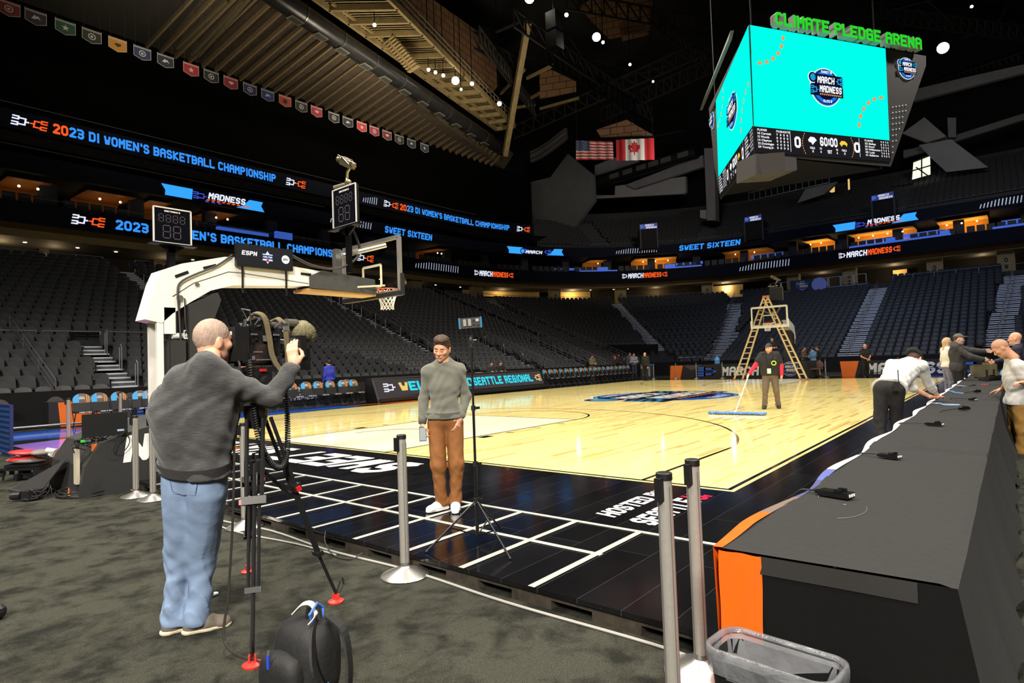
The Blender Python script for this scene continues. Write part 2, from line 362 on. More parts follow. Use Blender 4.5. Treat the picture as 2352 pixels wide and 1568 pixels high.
# centre mark
LBLU = pm('court_paint_blue', (30, 88, 200), .1); LCY = pm('court_paint_cyan', (60, 170, 225), .1); LNV = pm('court_paint_navy', (14, 20, 48), .1)
LW = pm('court_paint_white', (236, 236, 232), .12); LOR = pm('court_paint_orange', (235, 130, 30), .1); LRD = pm('court_paint_red', (200, 30, 60), .1)
LPU = pm('court_paint_violet', (158, 120, 220), .1)
def emblem(mb, fn, s=1., word1='MARCH', word2='MADNESS', full=True, dz=.0):
    """round emblem: materials 0 navy 1 blue 2 white 3 orange 4 cyan; unit radius 1; fn(u, v, layer)"""
    def disc(r, mi, l, cx=0, cy=0, n=40):
        mb.add([fn((cx+r*math.cos(2*math.pi*k/n))*s, (cy+r*math.sin(2*math.pi*k/n))*s, l) for k in range(n)], [tuple(range(n))], mi)
    def ring(r0, r1, a0, a1, mi, l, n=20):
        for i in range(n):
            t0, t1 = R(a0+(a1-a0)*i/n), R(a0+(a1-a0)*(i+1)/n)
            mb.add([fn(r*math.cos(t)*s, r*math.sin(t)*s, l) for r, t in ((r0, t0), (r1, t0), (r1, t1), (r0, t1))], [(0, 1, 2, 3)], mi)
    def poly(p, mi, l): mb.add([fn(a*s, b*s, l) for a, b in p], [tuple(range(len(p)))], mi)
    disc(1.0, 2, 0); disc(.95, 0, 1); ring(.66, .84, 20, 160, 1, 2); ring(.66, .84, 200, 340, 1, 2); ring(.9, .93, 0, 360, 4, 2, 40)
    disc(.3, 2, 3, -.85, .42); disc(.26, 0, 4, -.85, .42); disc(.18, 4, 5, -.85, .42)
    poly([(-.75, .02), (1.02, .02), (1.02, .62), (-.75, .62)], 0, 5)
    poly([(-1.05, -.5), (1.05, -.5), (1.05, .05), (-1.05, .05)], 0, 5)
    f6 = lambda u, v: fn(u*s, v*s, 7)
    bracket(mb, f6, .62, .12, .42, .42, 4, flip=True, t=.14, shear=0); bracket(mb, f6, -1.02, -.42, .42, .42, 4, t=.14, shear=0)
    put_text(mb, word1, f6, .36, 1.12, 2, .12, .05, u0=-.62, v0=.14)
    put_text(mb, word2, f6, .36, 1.45, 2, .12, .05, u0=-.5, v0=-.32)
    for k in range(11): poly([(-.5+k*.13, -.46), (-.42+k*.13, -.46), (-.37+k*.13, -.38), (-.45+k*.13, -.38)], 3, 7)
    if full:
        put_text(mb, 'SWEET 16', f6, .13, .7, 2, 0, .02, v0=.68, center=True); put_text(mb, 'ELITE 8', f6, .13, .55, 2, 0, .02, v0=-.82, center=True)
cm = MB()
# the mark is read from the far side of the hall's left stand: text runs along +x towards -y
emblem(cm, lambda u, v, l: (14.325-0+u*1.0, 7.62+v*1.0, lz+.0006*(l+1)), 2.75)
cm.build('centre_mark', [LNV, LBLU, LW, LOR, LCY], struct_o)
# apron lettering
ap = MB()
def dn(x, y, dux, duy, dvx, dvy): return lambda u, v: (x+u*dux+v*dvx, y+u*duy+v*dvy, .0025)
put_text(ap, 'SWEET SIXTEEN', dn(-.47, 4.22, 0, 1, -1, 0), .93, 7.3, 0, .25, .045)
put_text(ap, 'HOSTED BY', dn(-1.62, .45, 1, 0, 0, 1), .22, 1.22, 0, .2, .04)
put_text(ap, 'SEATTLE', dn(-1.68, .03, 1, 0, 0, 1), .27, 1.06, 0, .2, .04)
put_text(ap, 'U.', dn(-.6, .03, 1, 0, 0, 1), .27, .24, 1, .2, .04)
ap.build('apron_lettering', [LW, LRD], struct_o)
# coloured shapes of the far-left apron
cp = MB(); z = .002
cp.add([(-3.3, 18.5, z), (6.9, 18.5, z), (7.5, 16.5, z), (2.2, 16.28, z), (-.4, 16.28, z), (-1.2, 15.2, z), (-3.3, 15.8, z)], [tuple(range(7))], 0)
cp.add([(-3.3, 11.6, z+.001), (-3.3, 8.9, z+.001), (-1.2, 11.4, z+.001), (-1.0, 15.4, z+.001), (-3.3, 14.6, z+.001)], [(0, 1, 2, 3, 4)], 1)
cp.add([(-3.3, 10.9, z+.002), (-3.3, 8.2, z+.002), (-.9, 8.8, z+.002), (-1.1, 12.2, z+.002)], [(0, 1, 2, 3)], 2)
cp.add([(7.0, 17.4, z), (9.0, 16.28, z), (14, 16.28, z), (11., 17., z)], [(0, 1, 2, 3)], 2)
cp.add([(28.9, 2.6, z), (31.9, 2.6, z), (31.9, -1.9, z), (22, -1.9, z), (22, -.9, z), (28.9, -.2, z)], [tuple(range(6))], 0)
cp.build('apron_colour_shape', [LBLU, LPU, pm('court_paint_rust', (205, 92, 20), .1)], struct_o)
# ================================================================ seating bowl
CX, CY, R0 = 40., 17.5, 4.
def ring(d, s, x_lo=-24.):
    """point and outward normal at arc-length-ish parameter s: s<0 side, 0..1 corner (angle), >1 end"""
    raise NotImplementedError
def bowl_pt(d, u):
    """u: ('s', x) side, ('c', angle from +x) corner, ('e', y) end"""
    k, q = u
    if k == 's': return np.array([q, 21.5+d]), np.array([0., 1.])
    if k == 'e': return np.array([44.+d, q]), np.array([1., 0.])
    c, s = math.cos(R(q)), math.sin(R(q)); return np.array([CX+(R0+d)*c, CY+(R0+d)*s]), np.array([c, s])
US = [('s', x) for x in (-24, 0, 20, 40)]+[('c', a) for a in range(86, 0, -5)]+[('e', y) for y in (17.5, 5, -8, -20)]
def zt(d): return .40+.4024*d
NROW = 24; DR = .82
conc = pm('dark_concrete', (46, 47, 52), .85, var=.2, scale=3)
bowl = MB()
def strip(mb, d0, z0, d1, z1, us=US, mi=0):
    A = []; B = []
    for u in us:
        p, n = bowl_pt(d0, u); A.append((p[0], p[1], z0)); p, n = bowl_pt(d1, u); B.append((p[0], p[1], z1))
    n = len(A); mb.add(A+B, [(i, i+1, n+i+1, n+i) for i in range(n-1)], mi)
for k in range(NROW):
    d = k*DR-.2; z = zt(k*DR)
    strip(bowl, d, (z-.33 if k else FZ), d, z); strip(bowl, d, z, d+DR, z)
dtop = NROW*DR-.2; ztop = zt((NROW-1)*DR)
strip(bowl, dtop, ztop, dtop+9, ztop)
struct(bowl.build('floor_bowl', conc))
black_wall = pm('black_drape', (7, 7, 8), .95, var=.3, scale=4)
fw = MB()
strip(fw, -.28, FZ, -.28, 1.05, [u for u in US if u[0] == 's' and u[1] < 30]+[('s', 24.)])
strip(fw, -.28, 1.05, -.2, 1.05, [u for u in US if u[0] == 's' and u[1] < 30]+[('s', 24.)])
strip(fw, -.25, FZ, -.25, 1.0, [('s', 24.), ('s', 40)]+[u for u in US if u[0] != 's'])
struct(fw.build('wall_rink', black_wall))
cwm = MB(); cus = [('c', a) for a in (90, 80, 70, 60, 50, 45)]
strip(cwm, 3.9, zt(0), 3.9, zt(3.9)+.75, cus); strip(cwm, 3.9, zt(3.9)+.75, 4.05, zt(3.9)+.75, cus)
struct(cwm.build('wall_corner', black_wall))
# ================================================================ stadium seats
SEATB = pm('seat_black_fabric', (36, 36, 40), .6, var=.12, scale=20, bump=.1, bscale=60, sheen=.2)
SEATG = pm('seat_grey_plastic', (70, 70, 71), .45, var=.05, scale=6)
SEATP = pm('seat_shell', (20, 20, 23), .4, var=.1)
def seat_back(w=.47, z0=.40, z1=.86, t=.045, lean=.10, nu=6, nv=4):
    mb = MB()
    def pt(u, v, s):
        y = (u-.5)*w*(1-.10*max(0, v-.5)*2); h = z0+(z1-z0)*v
        h -= .055*(abs(u-.5)*2)**2.6*v
        x = -.12-lean*v-.035*(1-(2*u-1)**2)+(t if s else 0)
        return (x, y, h)
    mb.grid(lambda u, v: pt(u, v, 1), nu, nv); n = len(mb.v)
    mb.grid(lambda u, v: pt(u, v, 0), nu, nv, flip=True)
    W = nu+1
    def br(i, j): mb.f.append((i, j, n+j, n+i)); mb.m.append(0)
    for i in range(nu): br(i+1, i); br(nv*W+i, nv*W+i+1)
    for j in range(nv): br(j*W, (j+1)*W); br((j+1)*W+nu, j*W+nu)
    return mb
def seat_pan(up=True):
    mb = MB()
    if up: mb.box((-.02, 0, .50), (.07, .43, .30), M=Matrix.Rotation(R(-14), 3, 'Y')); mb.box((.02, 0, .41), (.10, .40, .07))
    else: mb.box((.12, 0, .43), (.42, .44, .07))
    return mb
def seat_side():
    mb = MB(); mb.box((-.02, .265, .60), (.26, .035, .04)); mb.box((-.08, .265, .42), (.07, .03, .36)); mb.box((-.10, .265, .12), (.05, .04, .26)); return mb
_full = MB(); 
for q in (seat_back(), seat_pan(), seat_side()): _full.add(q.v, q.f)
_low = MB(); 
for q in (seat_back(nu=4, nv=2), seat_pan(), seat_side()): _low.add(q.v, q.f)
def frame_at(d, u, z):
    p, n = bowl_pt(d, u); return (p[0], p[1], z), math.atan2(-n[1], -n[0])
seats = []      # (distance, loc, rot)
def blocked(d, kind, q, arcs):
    if kind == 's':
        if q > 39: return True
        if d < 6.4: return any(a < q < b for a, b in ((.8, 1.9), (18.4, 19.8), (25., 26.3), (31., 32.6))) or (q < -6)
        return any(a < q < b for a, b in ((6.2, 7.4), (18.4, 19.8), (33.8, 35.2), (-9, -7.8)))
    if kind == 'c':
        if q > 42 and d < 4.3: return True
        half = .75/(R0+d)*57.3
        if any(abs(q-a) < half for a in (45.,)): return True
        if abs(q-(104-.95*d)) < half and d > 3: return True
        if abs(q-(2+.45*d)) < half*1.1: return True
        return False
    if kind == 'e':
        return any(a < q < b for a, b in ((6.5, 8.1), (-2.3-.08*d, -.6-.08*d), (-11.6, -10.2))) or (q > 17.0) or (q < -15) or (d > 17.6 and 8 < q < 17)
for k in range(NROW):
    d = k*DR+.36; z = zt(k*DR)
    for i in range(int(64/.53)):
        q = -8+i*.53+(.26 if k % 2 else 0)
        if q < 40 and not blocked(d, 's', q, 0): seats.append((d, ('s', q), z, k))
    r = R0+d; n = int(r*math.pi/2/.53)
    for i in range(n):
        a = 90-(i+.5)*90/n
        if not blocked(d, 'c', a, 0): seats.append((d, ('c', a), z, k))
    for i in range(int(33/.53)):
        q = 17.3-i*.53
        if not blocked(d, 'e', q, 0): seats.append((d, ('e', q), z, k))
def upper_pt(j, u): return 24+.8*j, 15.9+.42*j
ups = []
for j in range(15):
    d, z = upper_pt(j, None); r = R0+d; n = int(r*R(62)/.53)
    for i in range(n):
        a = 62-(i+.5)*62/n; w_ = .9/r*57.3
        if j < 12 and any(abs(a-c) < w_*1.3 for c in (45, 18)): continue
        if j > 10 and 24 < a < 62 and j > 13-(62-a)*.02: continue
        ups.append((d+.36, ('c', a), z, j))
    for i in range(int(34/.53)):
        q = 17.3-i*.53
        if 5.2 < q < 7.6 and j < 10: continue
        ups.append((d+.36, ('e', q), z, j))
scored = []
for s in seats:
    loc, rz = frame_at(s[0], s[1], s[2]); v = Vector(loc)-Vector(CAM); dep = v.dot(Vector(CF))
    px = 1176+FPX*v.dot(Vector(CR))/dep; py = 784-FPX*(v+Vector((0, 0, .6))).dot(Vector(CU))/dep
    inv = -30 < px < 2380 and dep > 0
    hid = (358 < px < 500 and 600 < py < 960) or (2140 < px) or (960 < px < 1090 and py > 790)
    scored.append((dep if inv and not hid else 1e3+dep, s, loc, rz, inv))
scored.sort(key=lambda t: t[0])
near, rest = scored[:300], scored[300:]
proto = thing('stadium_seat', 'x', 'seat')
seat_back().build('backrest', SEATB, proto, smooth=40); seat_pan().build('seat_pan', SEATB, proto); seat_side().build('armrest', SEATP, proto)
gproto = thing('stadium_seat', 'x', 'seat')
seat_back(z1=.80).build('backrest', SEATG, gproto, smooth=40); seat_pan().build('seat_pan', SEATG, gproto); seat_side().build('armrest', SEATP, gproto)
used = {0: False, 1: False}
for _, s, loc, rz, _i in near:
    kind = 1 if s[3] == 0 else 0
    pr_ = gproto if kind else proto
    o = pr_ if not used[kind] else clone(pr_)
    used[kind] = True; o.location = loc; o.rotation_euler = (0, 0, rz)
    if kind: o['label'] = 'grey plastic seat in the lowest row behind the black rink wall'; o['group'] = 'grey seats of the lowest row'
    else: o['label'] = 'black folding seat in the near rows of the left stand'; o['group'] = 'black seats of the left stand'
def merged(lst, src):
    V = np.array(src.v); out = []; F = []
    for i, (loc, rz) in enumerate(lst):
        c, s_ = math.cos(rz), math.sin(rz); P = V.copy(); P[:, 0] = V[:, 0]*c-V[:, 1]*s_+loc[0]; P[:, 1] = V[:, 0]*s_+V[:, 1]*c+loc[1]; P[:, 2] += loc[2]; out.append(P)
    return np.concatenate(out), len(V)
def build_many(name, lst, src, mat):
    P, nv = merged(lst, src); nf = len(src.f); me = bpy.data.meshes.new(name)
    base = np.array([i for f in src.f for i in f], dtype=np.int64); ln_ = np.array([len(f) for f in src.f])
    idx = (base[None, :]+(np.arange(len(lst))*nv)[:, None]).ravel(); tot = np.tile(ln_, len(lst)); st = np.concatenate([[0], np.cumsum(tot)[:-1]])
    me.vertices.add(len(P)); me.vertices.foreach_set('co', P.ravel()); me.loops.add(len(idx)); me.loops.foreach_set('vertex_index', idx)
    me.polygons.add(len(tot)); me.polygons.foreach_set('loop_start', st); me.polygons.foreach_set('loop_total', tot)
    me.materials.append(mat); me.update(calc_edges=True); me.validate()
    o = bpy.data.objects.new(name, me); C.objects.link(o); return o
vis = [t for t in rest if t[4] or t[2][0] > 20]
tag(build_many('stadium_seating', [(t[2], t[3]) for t in vis], _low, SEATB), 'black folding seats filling the far rows of the lower bowl', 'seating', kind='stuff')
tag(build_many('stadium_seating', [frame_at(s[0], s[1], s[2]) for s in ups], _low, SEATB), 'black folding seats of the dark upper tier above the upper ribbon screen', 'seating', kind='stuff')
# ================================================================ aisles
stepm = pm('step_tread', (92, 94, 102), .7, var=.15, scale=5); nosem = pm('step_nosing', (215, 218, 228), .5)
def aisle(f, d0, d1, w=1.25):
    """f(d) -> u ; steps every half row"""
    a = MB(); b = MB(); d = d0; n = int((d1-d0)/(DR/2))
    for i in range(n):
        dd = d0+i*DR/2; z = zt(dd)+.02; p, nn = bowl_pt(dd, f(dd)); nn = Vector((*nn, 0)); t = Vector((-nn.y, nn.x, 0)); p = Vector((*p, 0))
        for mb, e0, e1, z0, z1 in ((a, -.2, .23, z-.3, z), (b, -.215, -.14, z-.055, z+.006)):
            q = [p+t*(w/2)+nn*e0, p-t*(w/2)+nn*e0, p-t*(w/2)+nn*e1, p+t*(w/2)+nn*e1]
            mb.prism([(v.x, v.y, z0) for v in q], (0, 0, z1-z0))
    o = struct(a.build('floor_steps', stepm)); b.build('step_nosing', nosem, o); return o
F1 = lambda x: (lambda d: ('s', x)); FE = lambda y, k=0.: (lambda d: ('e', y+k*d))
FC = lambda a, k=0.: (lambda d: ('c', a+k*d))
aisle(F1(6.8), 6.4, 19.4); aisle(F1(1.35), 0, 6.2); aisle(F1(19.1), 0, 19.4); aisle(F1(34.5), 6.4, 19.4)
aisle(F1(25.65), 0, 6.2); aisle(F1(31.8), 0, 6.2, 1.5); aisle(FC(104, -.95), 6.6, 19.4); aisle(FC(45), 4.3, 19.4, 1.5)
aisle(FC(2, .45), 0, 17., 2.0); aisle(FE(7.3), 0, 17.8, 1.6); aisle(FE(-1.4, -.08), 0, 17.8, 1.6)
RAIL = pm('galvanised_rail', (140, 142, 146), .4, .7, var=.08, scale=20)
def rail_pt(f, d, h): 
    p, n = bowl_pt(d, f(d)); return Vector((p[0], p[1], zt(d)+h))
def handrail(f, d0, d1, label, group, side=0., posts=None, mid=True, r=.024):
    mb = MB(); P = [rail_pt(f, d, .92) for d in (d0, d1)]; m = [rail_pt(f, d, .48) for d in (d0, d1)]
    p0, n0 = bowl_pt(d0, f(d0)); t = Vector((-n0[1], n0[0], 0))*side
    P = [q+t for q in P]; m = [q+t for q in m]
    mb.tube(P, r, 6)
    if mid: mb.tube(m, r*.8, 6)
    n = posts or 2
    for i in range(n):
        q = P[0].lerp(P[1], i/(n-1)); mb.tube([q, q-Vector((0, 0, .95))], r, 6)
    return tag(mb.build('handrail', RAIL), label, 'handrail', group)
for f, ds, nm in ((F1(6.8), (7.5, 10.5, 13.5), 'aisle at the far left'), (F1(19.1), (1.6, 4.2, 6.8, 9.4, 12.0, 14.6, 17.), 'aisle behind the standing man in the sweater'),
                  (FC(104, -.95), (7.0, 9.4, 11.8, 14.2, 16.6), 'aisle in the far left corner')):
    for d in ds: handrail(f, d, d+1.55, 'steel loop handrail in the '+nm, 'loop handrails, '+nm)
for i, (x, d) in enumerate([(x, d) for x in (1.9, 25.0, 31.0) for d in (1.4, 3.1, 4.8)]):
    mb = MB(); p = rail_pt(F1(x), d, 0); mb.tube([p+Vector((0, -.12, 0)), p+Vector((0, -.12, .95)), p+Vector((0, 0, 1.05)), p+Vector((0, .12, .95)), p+Vector((0, .12, 0))], .022, 6)
    tag(mb.build('hoop_handrail', RAIL), 'narrow steel hoop handrail beside the lowest steps of the left stand', 'handrail', 'hoop handrails by the lowest steps')
handrail(F1(33.6), 6.5, 20.3, 'long sloping steel rail down the left stand, beside the sixth aisle', None, posts=13)
handrail(FC(45), 4.6, 19., 'long steel rail down the aisle at the far corner', None, posts=12, side=-.6)
handrail(FC(45), 4.6, 19., 'second long steel rail on the right of the far corner aisle', None, posts=12, side=.6)
handrail(FC(2, .45), .4, 17.8, 'tall blue-grey centre rail between two flights of steps behind the far basket', None, posts=20)
for f, nm in ((FE(7.3), 'aisle left of the bald guard in black'), (FE(-1.4, -.08), 'aisle behind the man in the cap')):
    for k in range(8): handrail(f, .8+2.1*k, 2.2+2.1*k, 'short steel handrail on the steps of the '+nm, 'short handrails, '+nm, r=.02)
# stair flights with barred sides out of the retractable rows
for x, lab in ((26.6, 'barred steel stair railing left of the two seated officials'), (30.6, 'barred steel stair railing, nearer of the pair in the left stand'), (33.4, 'barred steel stair railing, farther of the pair in the left stand'), (-.9, 'grey stair railing at the left edge behind the first seats'), (38.8, 'barred stair railing above the group of standing staff')):
    mb = MB(); a, b = rail_pt(F1(x), 0, 1.0), rail_pt(F1(x), 6.4, 1.0)
    for dz in (0, -.22, -.44, -.8): mb.tube([a-Vector((0, 0, -dz if 0 else -dz)), b-Vector((0, 0, -dz))] if 0 else [a+Vector((0, 0, dz)), b+Vector((0, 0, dz))], .022, 6)
    for i in range(13 if x > 0 else 4):
        n = 12 if x > 0 else 3; q = a.lerp(b, i/n); mb.tube([q, q-Vector((0, 0, .95))], .018, 5)
    tag(mb.build('stair_railing', RAIL), lab, 'railing')
# guard rails along the break between the lower and upper rows
def level_rail(us, d, h, label, grp, zb, posts=True, r=.028, lower=False, mat=None):
    mb = MB(); P = []
    for u in us: p, n = bowl_pt(d, u); P.append(Vector((p[0], p[1], zb+h)))
    mb.tube(P, r, 6)
    if lower: mb.tube([q-Vector((0, 0, h*.5)) for q in P], r*.8, 6)
    if posts:
        for q in P: mb.tube([q, q-Vector((0, 0, h))], r, 6)
    return tag(mb.build('guard_rail', mat or RAIL), label, 'guard rail', grp)
for x0 in (-6.5, -4.3, -2.1, .1, 2.3, 4.5): level_rail([('s', x0), ('s', x0+.02), ('s', x0+2.0), ('s', x0+2.02)], 6.25, .42, 'white-topped rail section between the lower and upper rows at the far left', 'rail sections above the lower rows', zt(6.4))
for x0 in range(26, 40, 2): level_rail([('s', x0), ('s', x0+1.9)], 6.25, .4, 'thin steel rail section across the middle of the left stand', 'rail sections across the left stand', zt(6.4))
for a in (88, 77, 66, 55): level_rail([('c', a), ('c', a-5), ('c', a-10)], 4.0, .85, 'thin rail section topping the black corner wall', 'rail sections on the corner wall', zt(3.9))
for a in (40, 30, 20, 10): level_rail([('c', a), ('c', a-4.5), ('c', a-9)], .0, .95, 'barred rail section in front of the far corner seats', 'barred rails at the far corner', zt(0), lower=True)
BLR = pm('blue_grey_rail', (120, 138, 170), .4, .5)
def us_range(kind, a, b, n): return [(kind, a+(b-a)*i/n) for i in range(n+1)]
zc = ztop
level_rail(us_range('s', -8, 6.0, 10), dtop, .95, 'concourse rail above the top row at the far left', None, zc, mat=BLR, lower=True)
level_rail(us_range('s', 7.8, 18.2, 7), dtop, .95, 'concourse rail above the top row behind the left shot clock', None, zc, mat=BLR, lower=True)
level_rail(us_range('s', 20, 33.5, 8), dtop, .95, 'concourse rail above the long sloping handrail', None, zc, mat=BLR, lower=True)
level_rail([('s', 35.5), ('s', 38)]+us_range('c', 82, 52, 9), dtop, .95, 'concourse rail round the left far corner', None, zc, mat=BLR)
level_rail(us_range('c', 42, 14, 9), dtop, .95, 'concourse rail left of the far basket', None, zc, mat=BLR)
level_rail(us_range('e', 6.2, -12, 11), dtop-1.2, .95, 'concourse rail above the right end stand', None, zc-.4, mat=BLR)
# camera platform above the end stand
pl = thing('camera_platform', 'blue-grey framed camera platform above the seats beside the far basket', 'platform')
mb = MB(); y0, y1, xx, zz = 8.3, 17.5, 61.6, 7.9
p = MB(); p.bbox((xx, y0, zz-.5), (xx+2.2, y1, zz)); p.build('deck', pm('platform_grey', (84, 90, 104), .6), pl)
for i in range(8):
    a, b = y0+(y1-y0)*i/8+.06, y0+(y1-y0)*(i+1)/8-.06
    f_ = MB()
    for q in ((a, zz+.1, a, zz+1.1), (b, zz+.1, b, zz+1.1), (a, zz+1.1, b, zz+1.1), (a, zz+.1, b, zz+.1)): f_.tube([(xx, q[0], q[1]), (xx, q[2], q[3])], .035, 5)
    f_.build('rail_panel', BLR, pl)
sg = MB(); fnp = lambda u, v, l: (xx-.06-.004*l, 14.2-u*1.0, zz+.55+v*1.0)
sg.bbox((xx-.06, 13.1, zz+.0), (xx-.03, 15.4, zz+1.15), mi=0); emblem(sg, fnp, .55)
sg.build('banner', [pm('navy_banner', (16, 22, 52), .7), pm('banner_blue', (40, 90, 190), .7), pm('banner_white', (200, 205, 220), .7), pm('banner_orange', (190, 110, 40), .7), pm('banner_cyan', (70, 140, 190), .7)], pl)
dsc = MB(); dsc.cyl((xx-.07, 12.6, zz+.5), (xx-.03, 12.6, zz+.5), .72, 32); dsc.build('round_panel', pm('lavender_panel', (120, 130, 205), .6), pl)
# ================================================================ ribbons, suites and concourse
RO = 22.5
def rp(q, off=0., z=0.):
    """q: arc length along the ring; 0 at side x=0, grows to the right"""
    r = R0+RO+off
    if q < CX: return Vector((q, 21.5+RO+off, z)), Vector((0, 1, 0))
    L = math.pi/2*(R0+RO)
    if q < CX+L:
        a = math.pi/2-(q-CX)/(R0+RO); n = Vector((math.cos(a), math.sin(a), 0)); return Vector((CX, CY, z))+n*r, n
    return Vector((44+RO+off, CY-(q-CX-L), z)), Vector((1, 0, 0))
LQ = math.pi/2*(R0+RO)
def q_of(px, py, z):     # ring coordinate seen at a pixel at height z
    p = GZ(px, py, z)
    if p[0] < CX: return p[0]
    if p[1] < CY: return CX+LQ+CY-p[1]
    return CX+(math.pi/2-math.atan2(p[1]-CY, p[0]-CX))*(R0+RO)
QMAX = CX+LQ+CY+16
def wallband(mb, q0, q1, off0, z0, off1, z1, n=60, mi=0):
    A = []; B = []
    for i in range(n+1):
        q = q0+(q1-q0)*i/n; A.append(rp(q, off0, z0)[0]); B.append(rp(q, off1, z1)[0])
    mb.add(A+B, [(i, i+1, n+i+2, n+i+1) for i in range(n)], mi)
def ribfn(q0, z0, off=-.03):
    def f(u, v):
        p, n = rp(q0+u, off, z0+v); return p
    return f
screenb = pm('unlit_led_navy', (7, 12, 30), .75, var=.1, scale=2, spec=.15)
sofm = pm('beige_soffit', (118, 100, 66), .8, var=.12, scale=2)
T_BLU = glow('led_blue', (52, 142, 240), 1.0); T_ORG = glow('led_orange', (244, 88, 32), 1.0); T_WHT = glow('led_white', (225, 228, 245), 1.0); T_CY = glow('led_sky', (52, 160, 245), 1.0)
T_DB = glow('led_violet_blue', (58, 82, 205), 1.0); T_TICK = glow('led_tick', (170, 178, 198), .8); T_NV = glow('led_navy', (10, 16, 40), 1.0)
LEDM = [screenb, T_BLU, T_ORG, T_WHT, T_CY, T_DB, T_TICK, T_NV]
def ribbon(name, z0, z1, q0, q1, label):
    mb = MB(); n = 150
    wallband(mb, q0, q1, 0, z0, 0, z1, n); wallband(mb, q0, q1, 0, z1, .5, z1, n); wallband(mb, q0, q1, .5, z0, 0, z0, n); wallband(mb, q0, q1, .5, z1, .5, z0, n)
    o = mb.build(name, screenb); return tag(o, label, 'ribbon screen')
B1 = ribbon('ribbon_screen', 11.12, 12.45, -24, QMAX, 'dark curved ribbon screen running round the hall under the suites')
B2 = ribbon('ribbon_screen', 14.35, 15.45, -24, QMAX, 'dark curved ribbon screen above the suites, carrying SWEET SIXTEEN in blue')
q3 = q_of(1262, 512, 17.4)
B3 = ribbon('ribbon_screen', 16.85, 18.05, -24, q3, 'topmost ribbon screen on the left, ending beside the grey wall')
def lettering(parent, name, fn):
    mb = MB(); fn(mb); return mb.build(name, LEDM, parent)
def brk(mb, q, z, h):
    f = ribfn(q, z); bracket(mb, f, 0, 0, h*1.15, h, 3, t=.13); bracket(mb, f, h*1.35, 0, h*1.15, h, 2, flip=True, t=.13)
def champ(parent, q0, q1, z, h, orange=2, tail=True):
    def fn(mb):
        W = q1-q0; tot = textmesh("2023 DI WOMEN'S BASKETBALL CHAMPIONSHIP", .0, .045)[0][:, 0].max(); w20 = textmesh('20', 0, .045)[0][:, 0].max()/tot*W
        w2 = (textmesh('20 ', 0, .045)[0][:, 0].max())/tot*W
        put_text(mb, '20', ribfn(q0, z), h, w20, 2 if orange else 1, 0, .045)
        wr = textmesh("23 DI WOMEN'S BASKETBALL CHAMPIONSHIP", 0, .045)[0][:, 0].max()/tot*W
        put_text(mb, "23 DI WOMEN'S BASKETBALL CHAMPIONSHIP", ribfn(q0+W-wr, z), h, wr, 1, 0, .045)
    lettering(parent, 'led_lettering', fn)
zq1, zq2, zq3 = 11.44, 14.58, 17.08
champ(B3, q_of(122, 295, 17.4), q_of(641, 408, 17.4), 17.12, .66)
champ(B3, q_of(920, 475, 17.4), q_of(1211, 508, 17.4), 17.12, .64)
for px, py in ((27, 273), (659, 416), (882, 467), (1225, 510)): lettering(B3, 'led_bracket', lambda mb, a=q_of(px, py, 17.4): brk(mb, a, 17.1, .68))
champ(B1, q_of(264, 515, 11.8), q_of(803, 583, 11.8), zq1, .68, 0)
for px, py in ((163, 502), (818, 590)): lettering(B1, 'led_bracket', lambda mb, a=q_of(px, py, 11.8): brk(mb, a, 11.42, .7))
def ticks(parent, pa, pb, z0, h, zm, n=16):
    qa, qb = q_of(*pa, zm), q_of(*pb, zm)
    def fn(mb):
        for i in range(n):
            q = qa+(qb-qa)*i/(n-1); f = ribfn(q, z0); hh = h*(.6+.4*min(1, i/5)); mb.add([f(0, 0), f(.09, 0), f(.20, hh), f(.11, hh)], [(0, 1, 2, 3)], 6)
    lettering(parent, 'led_tick_row', fn)
ticks(B3, (836, 455), (866, 462), 17.1, .7, 17.4, 7); ticks(B2, (740, 508), (840, 522), 14.6, .62, 14.9, 16)
ticks(B1, (955, 607), (1052, 620), 11.5, .72, 11.8, 18); ticks(B2, (1415, 577), (1508, 570), 14.6, .62, 14.9, 18); ticks(B1, (1705, 620), (1818, 605), 11.4, .75, 11.8, 18)
ticks(B2, (2250, 475), (2360, 458), 14.6, .65, 14.9, 14)
def s16(mb, pa, pb): put_text(mb, 'SWEET SIXTEEN', ribfn(q_of(*pa, 14.9), 14.55), .68, q_of(*pb, 14.9)-q_of(*pa, 14.9), 1, .15, .045)
lettering(B2, 'led_lettering', lambda mb: s16(mb, (867, 530), (988, 547))); lettering(B2, 'led_lettering', lambda mb: s16(mb, (1560, 563), (1697, 551)))
def mm(mb, pa, pb):
    a, b = q_of(*pa, 11.8), q_of(*pb, 11.8); W = b-a; h = .62
    f = ribfn(a, zq1+.02); bracket(mb, f, 0, 0, W*.11, h, 3, t=.12, shear=0); put_text(mb, 'MARCH', f, h, W*.355, 3, .15, .04, u0=W*.125)
    put_text(mb, 'MADNESS', f, h, W*.40, 2, .15, .04, u0=W*.48); bracket(mb, f, W*.89, 0, W*.11, h, 2, flip=True, t=.12, shear=0)
for pa, pb in (((1085, 626), (1178, 632)), ((1429, 634), (1532, 629)), ((1937, 592), (2076, 577))): lettering(B1, 'led_lettering', lambda mb, a=pa, b=pb: mm(mb, a, b))
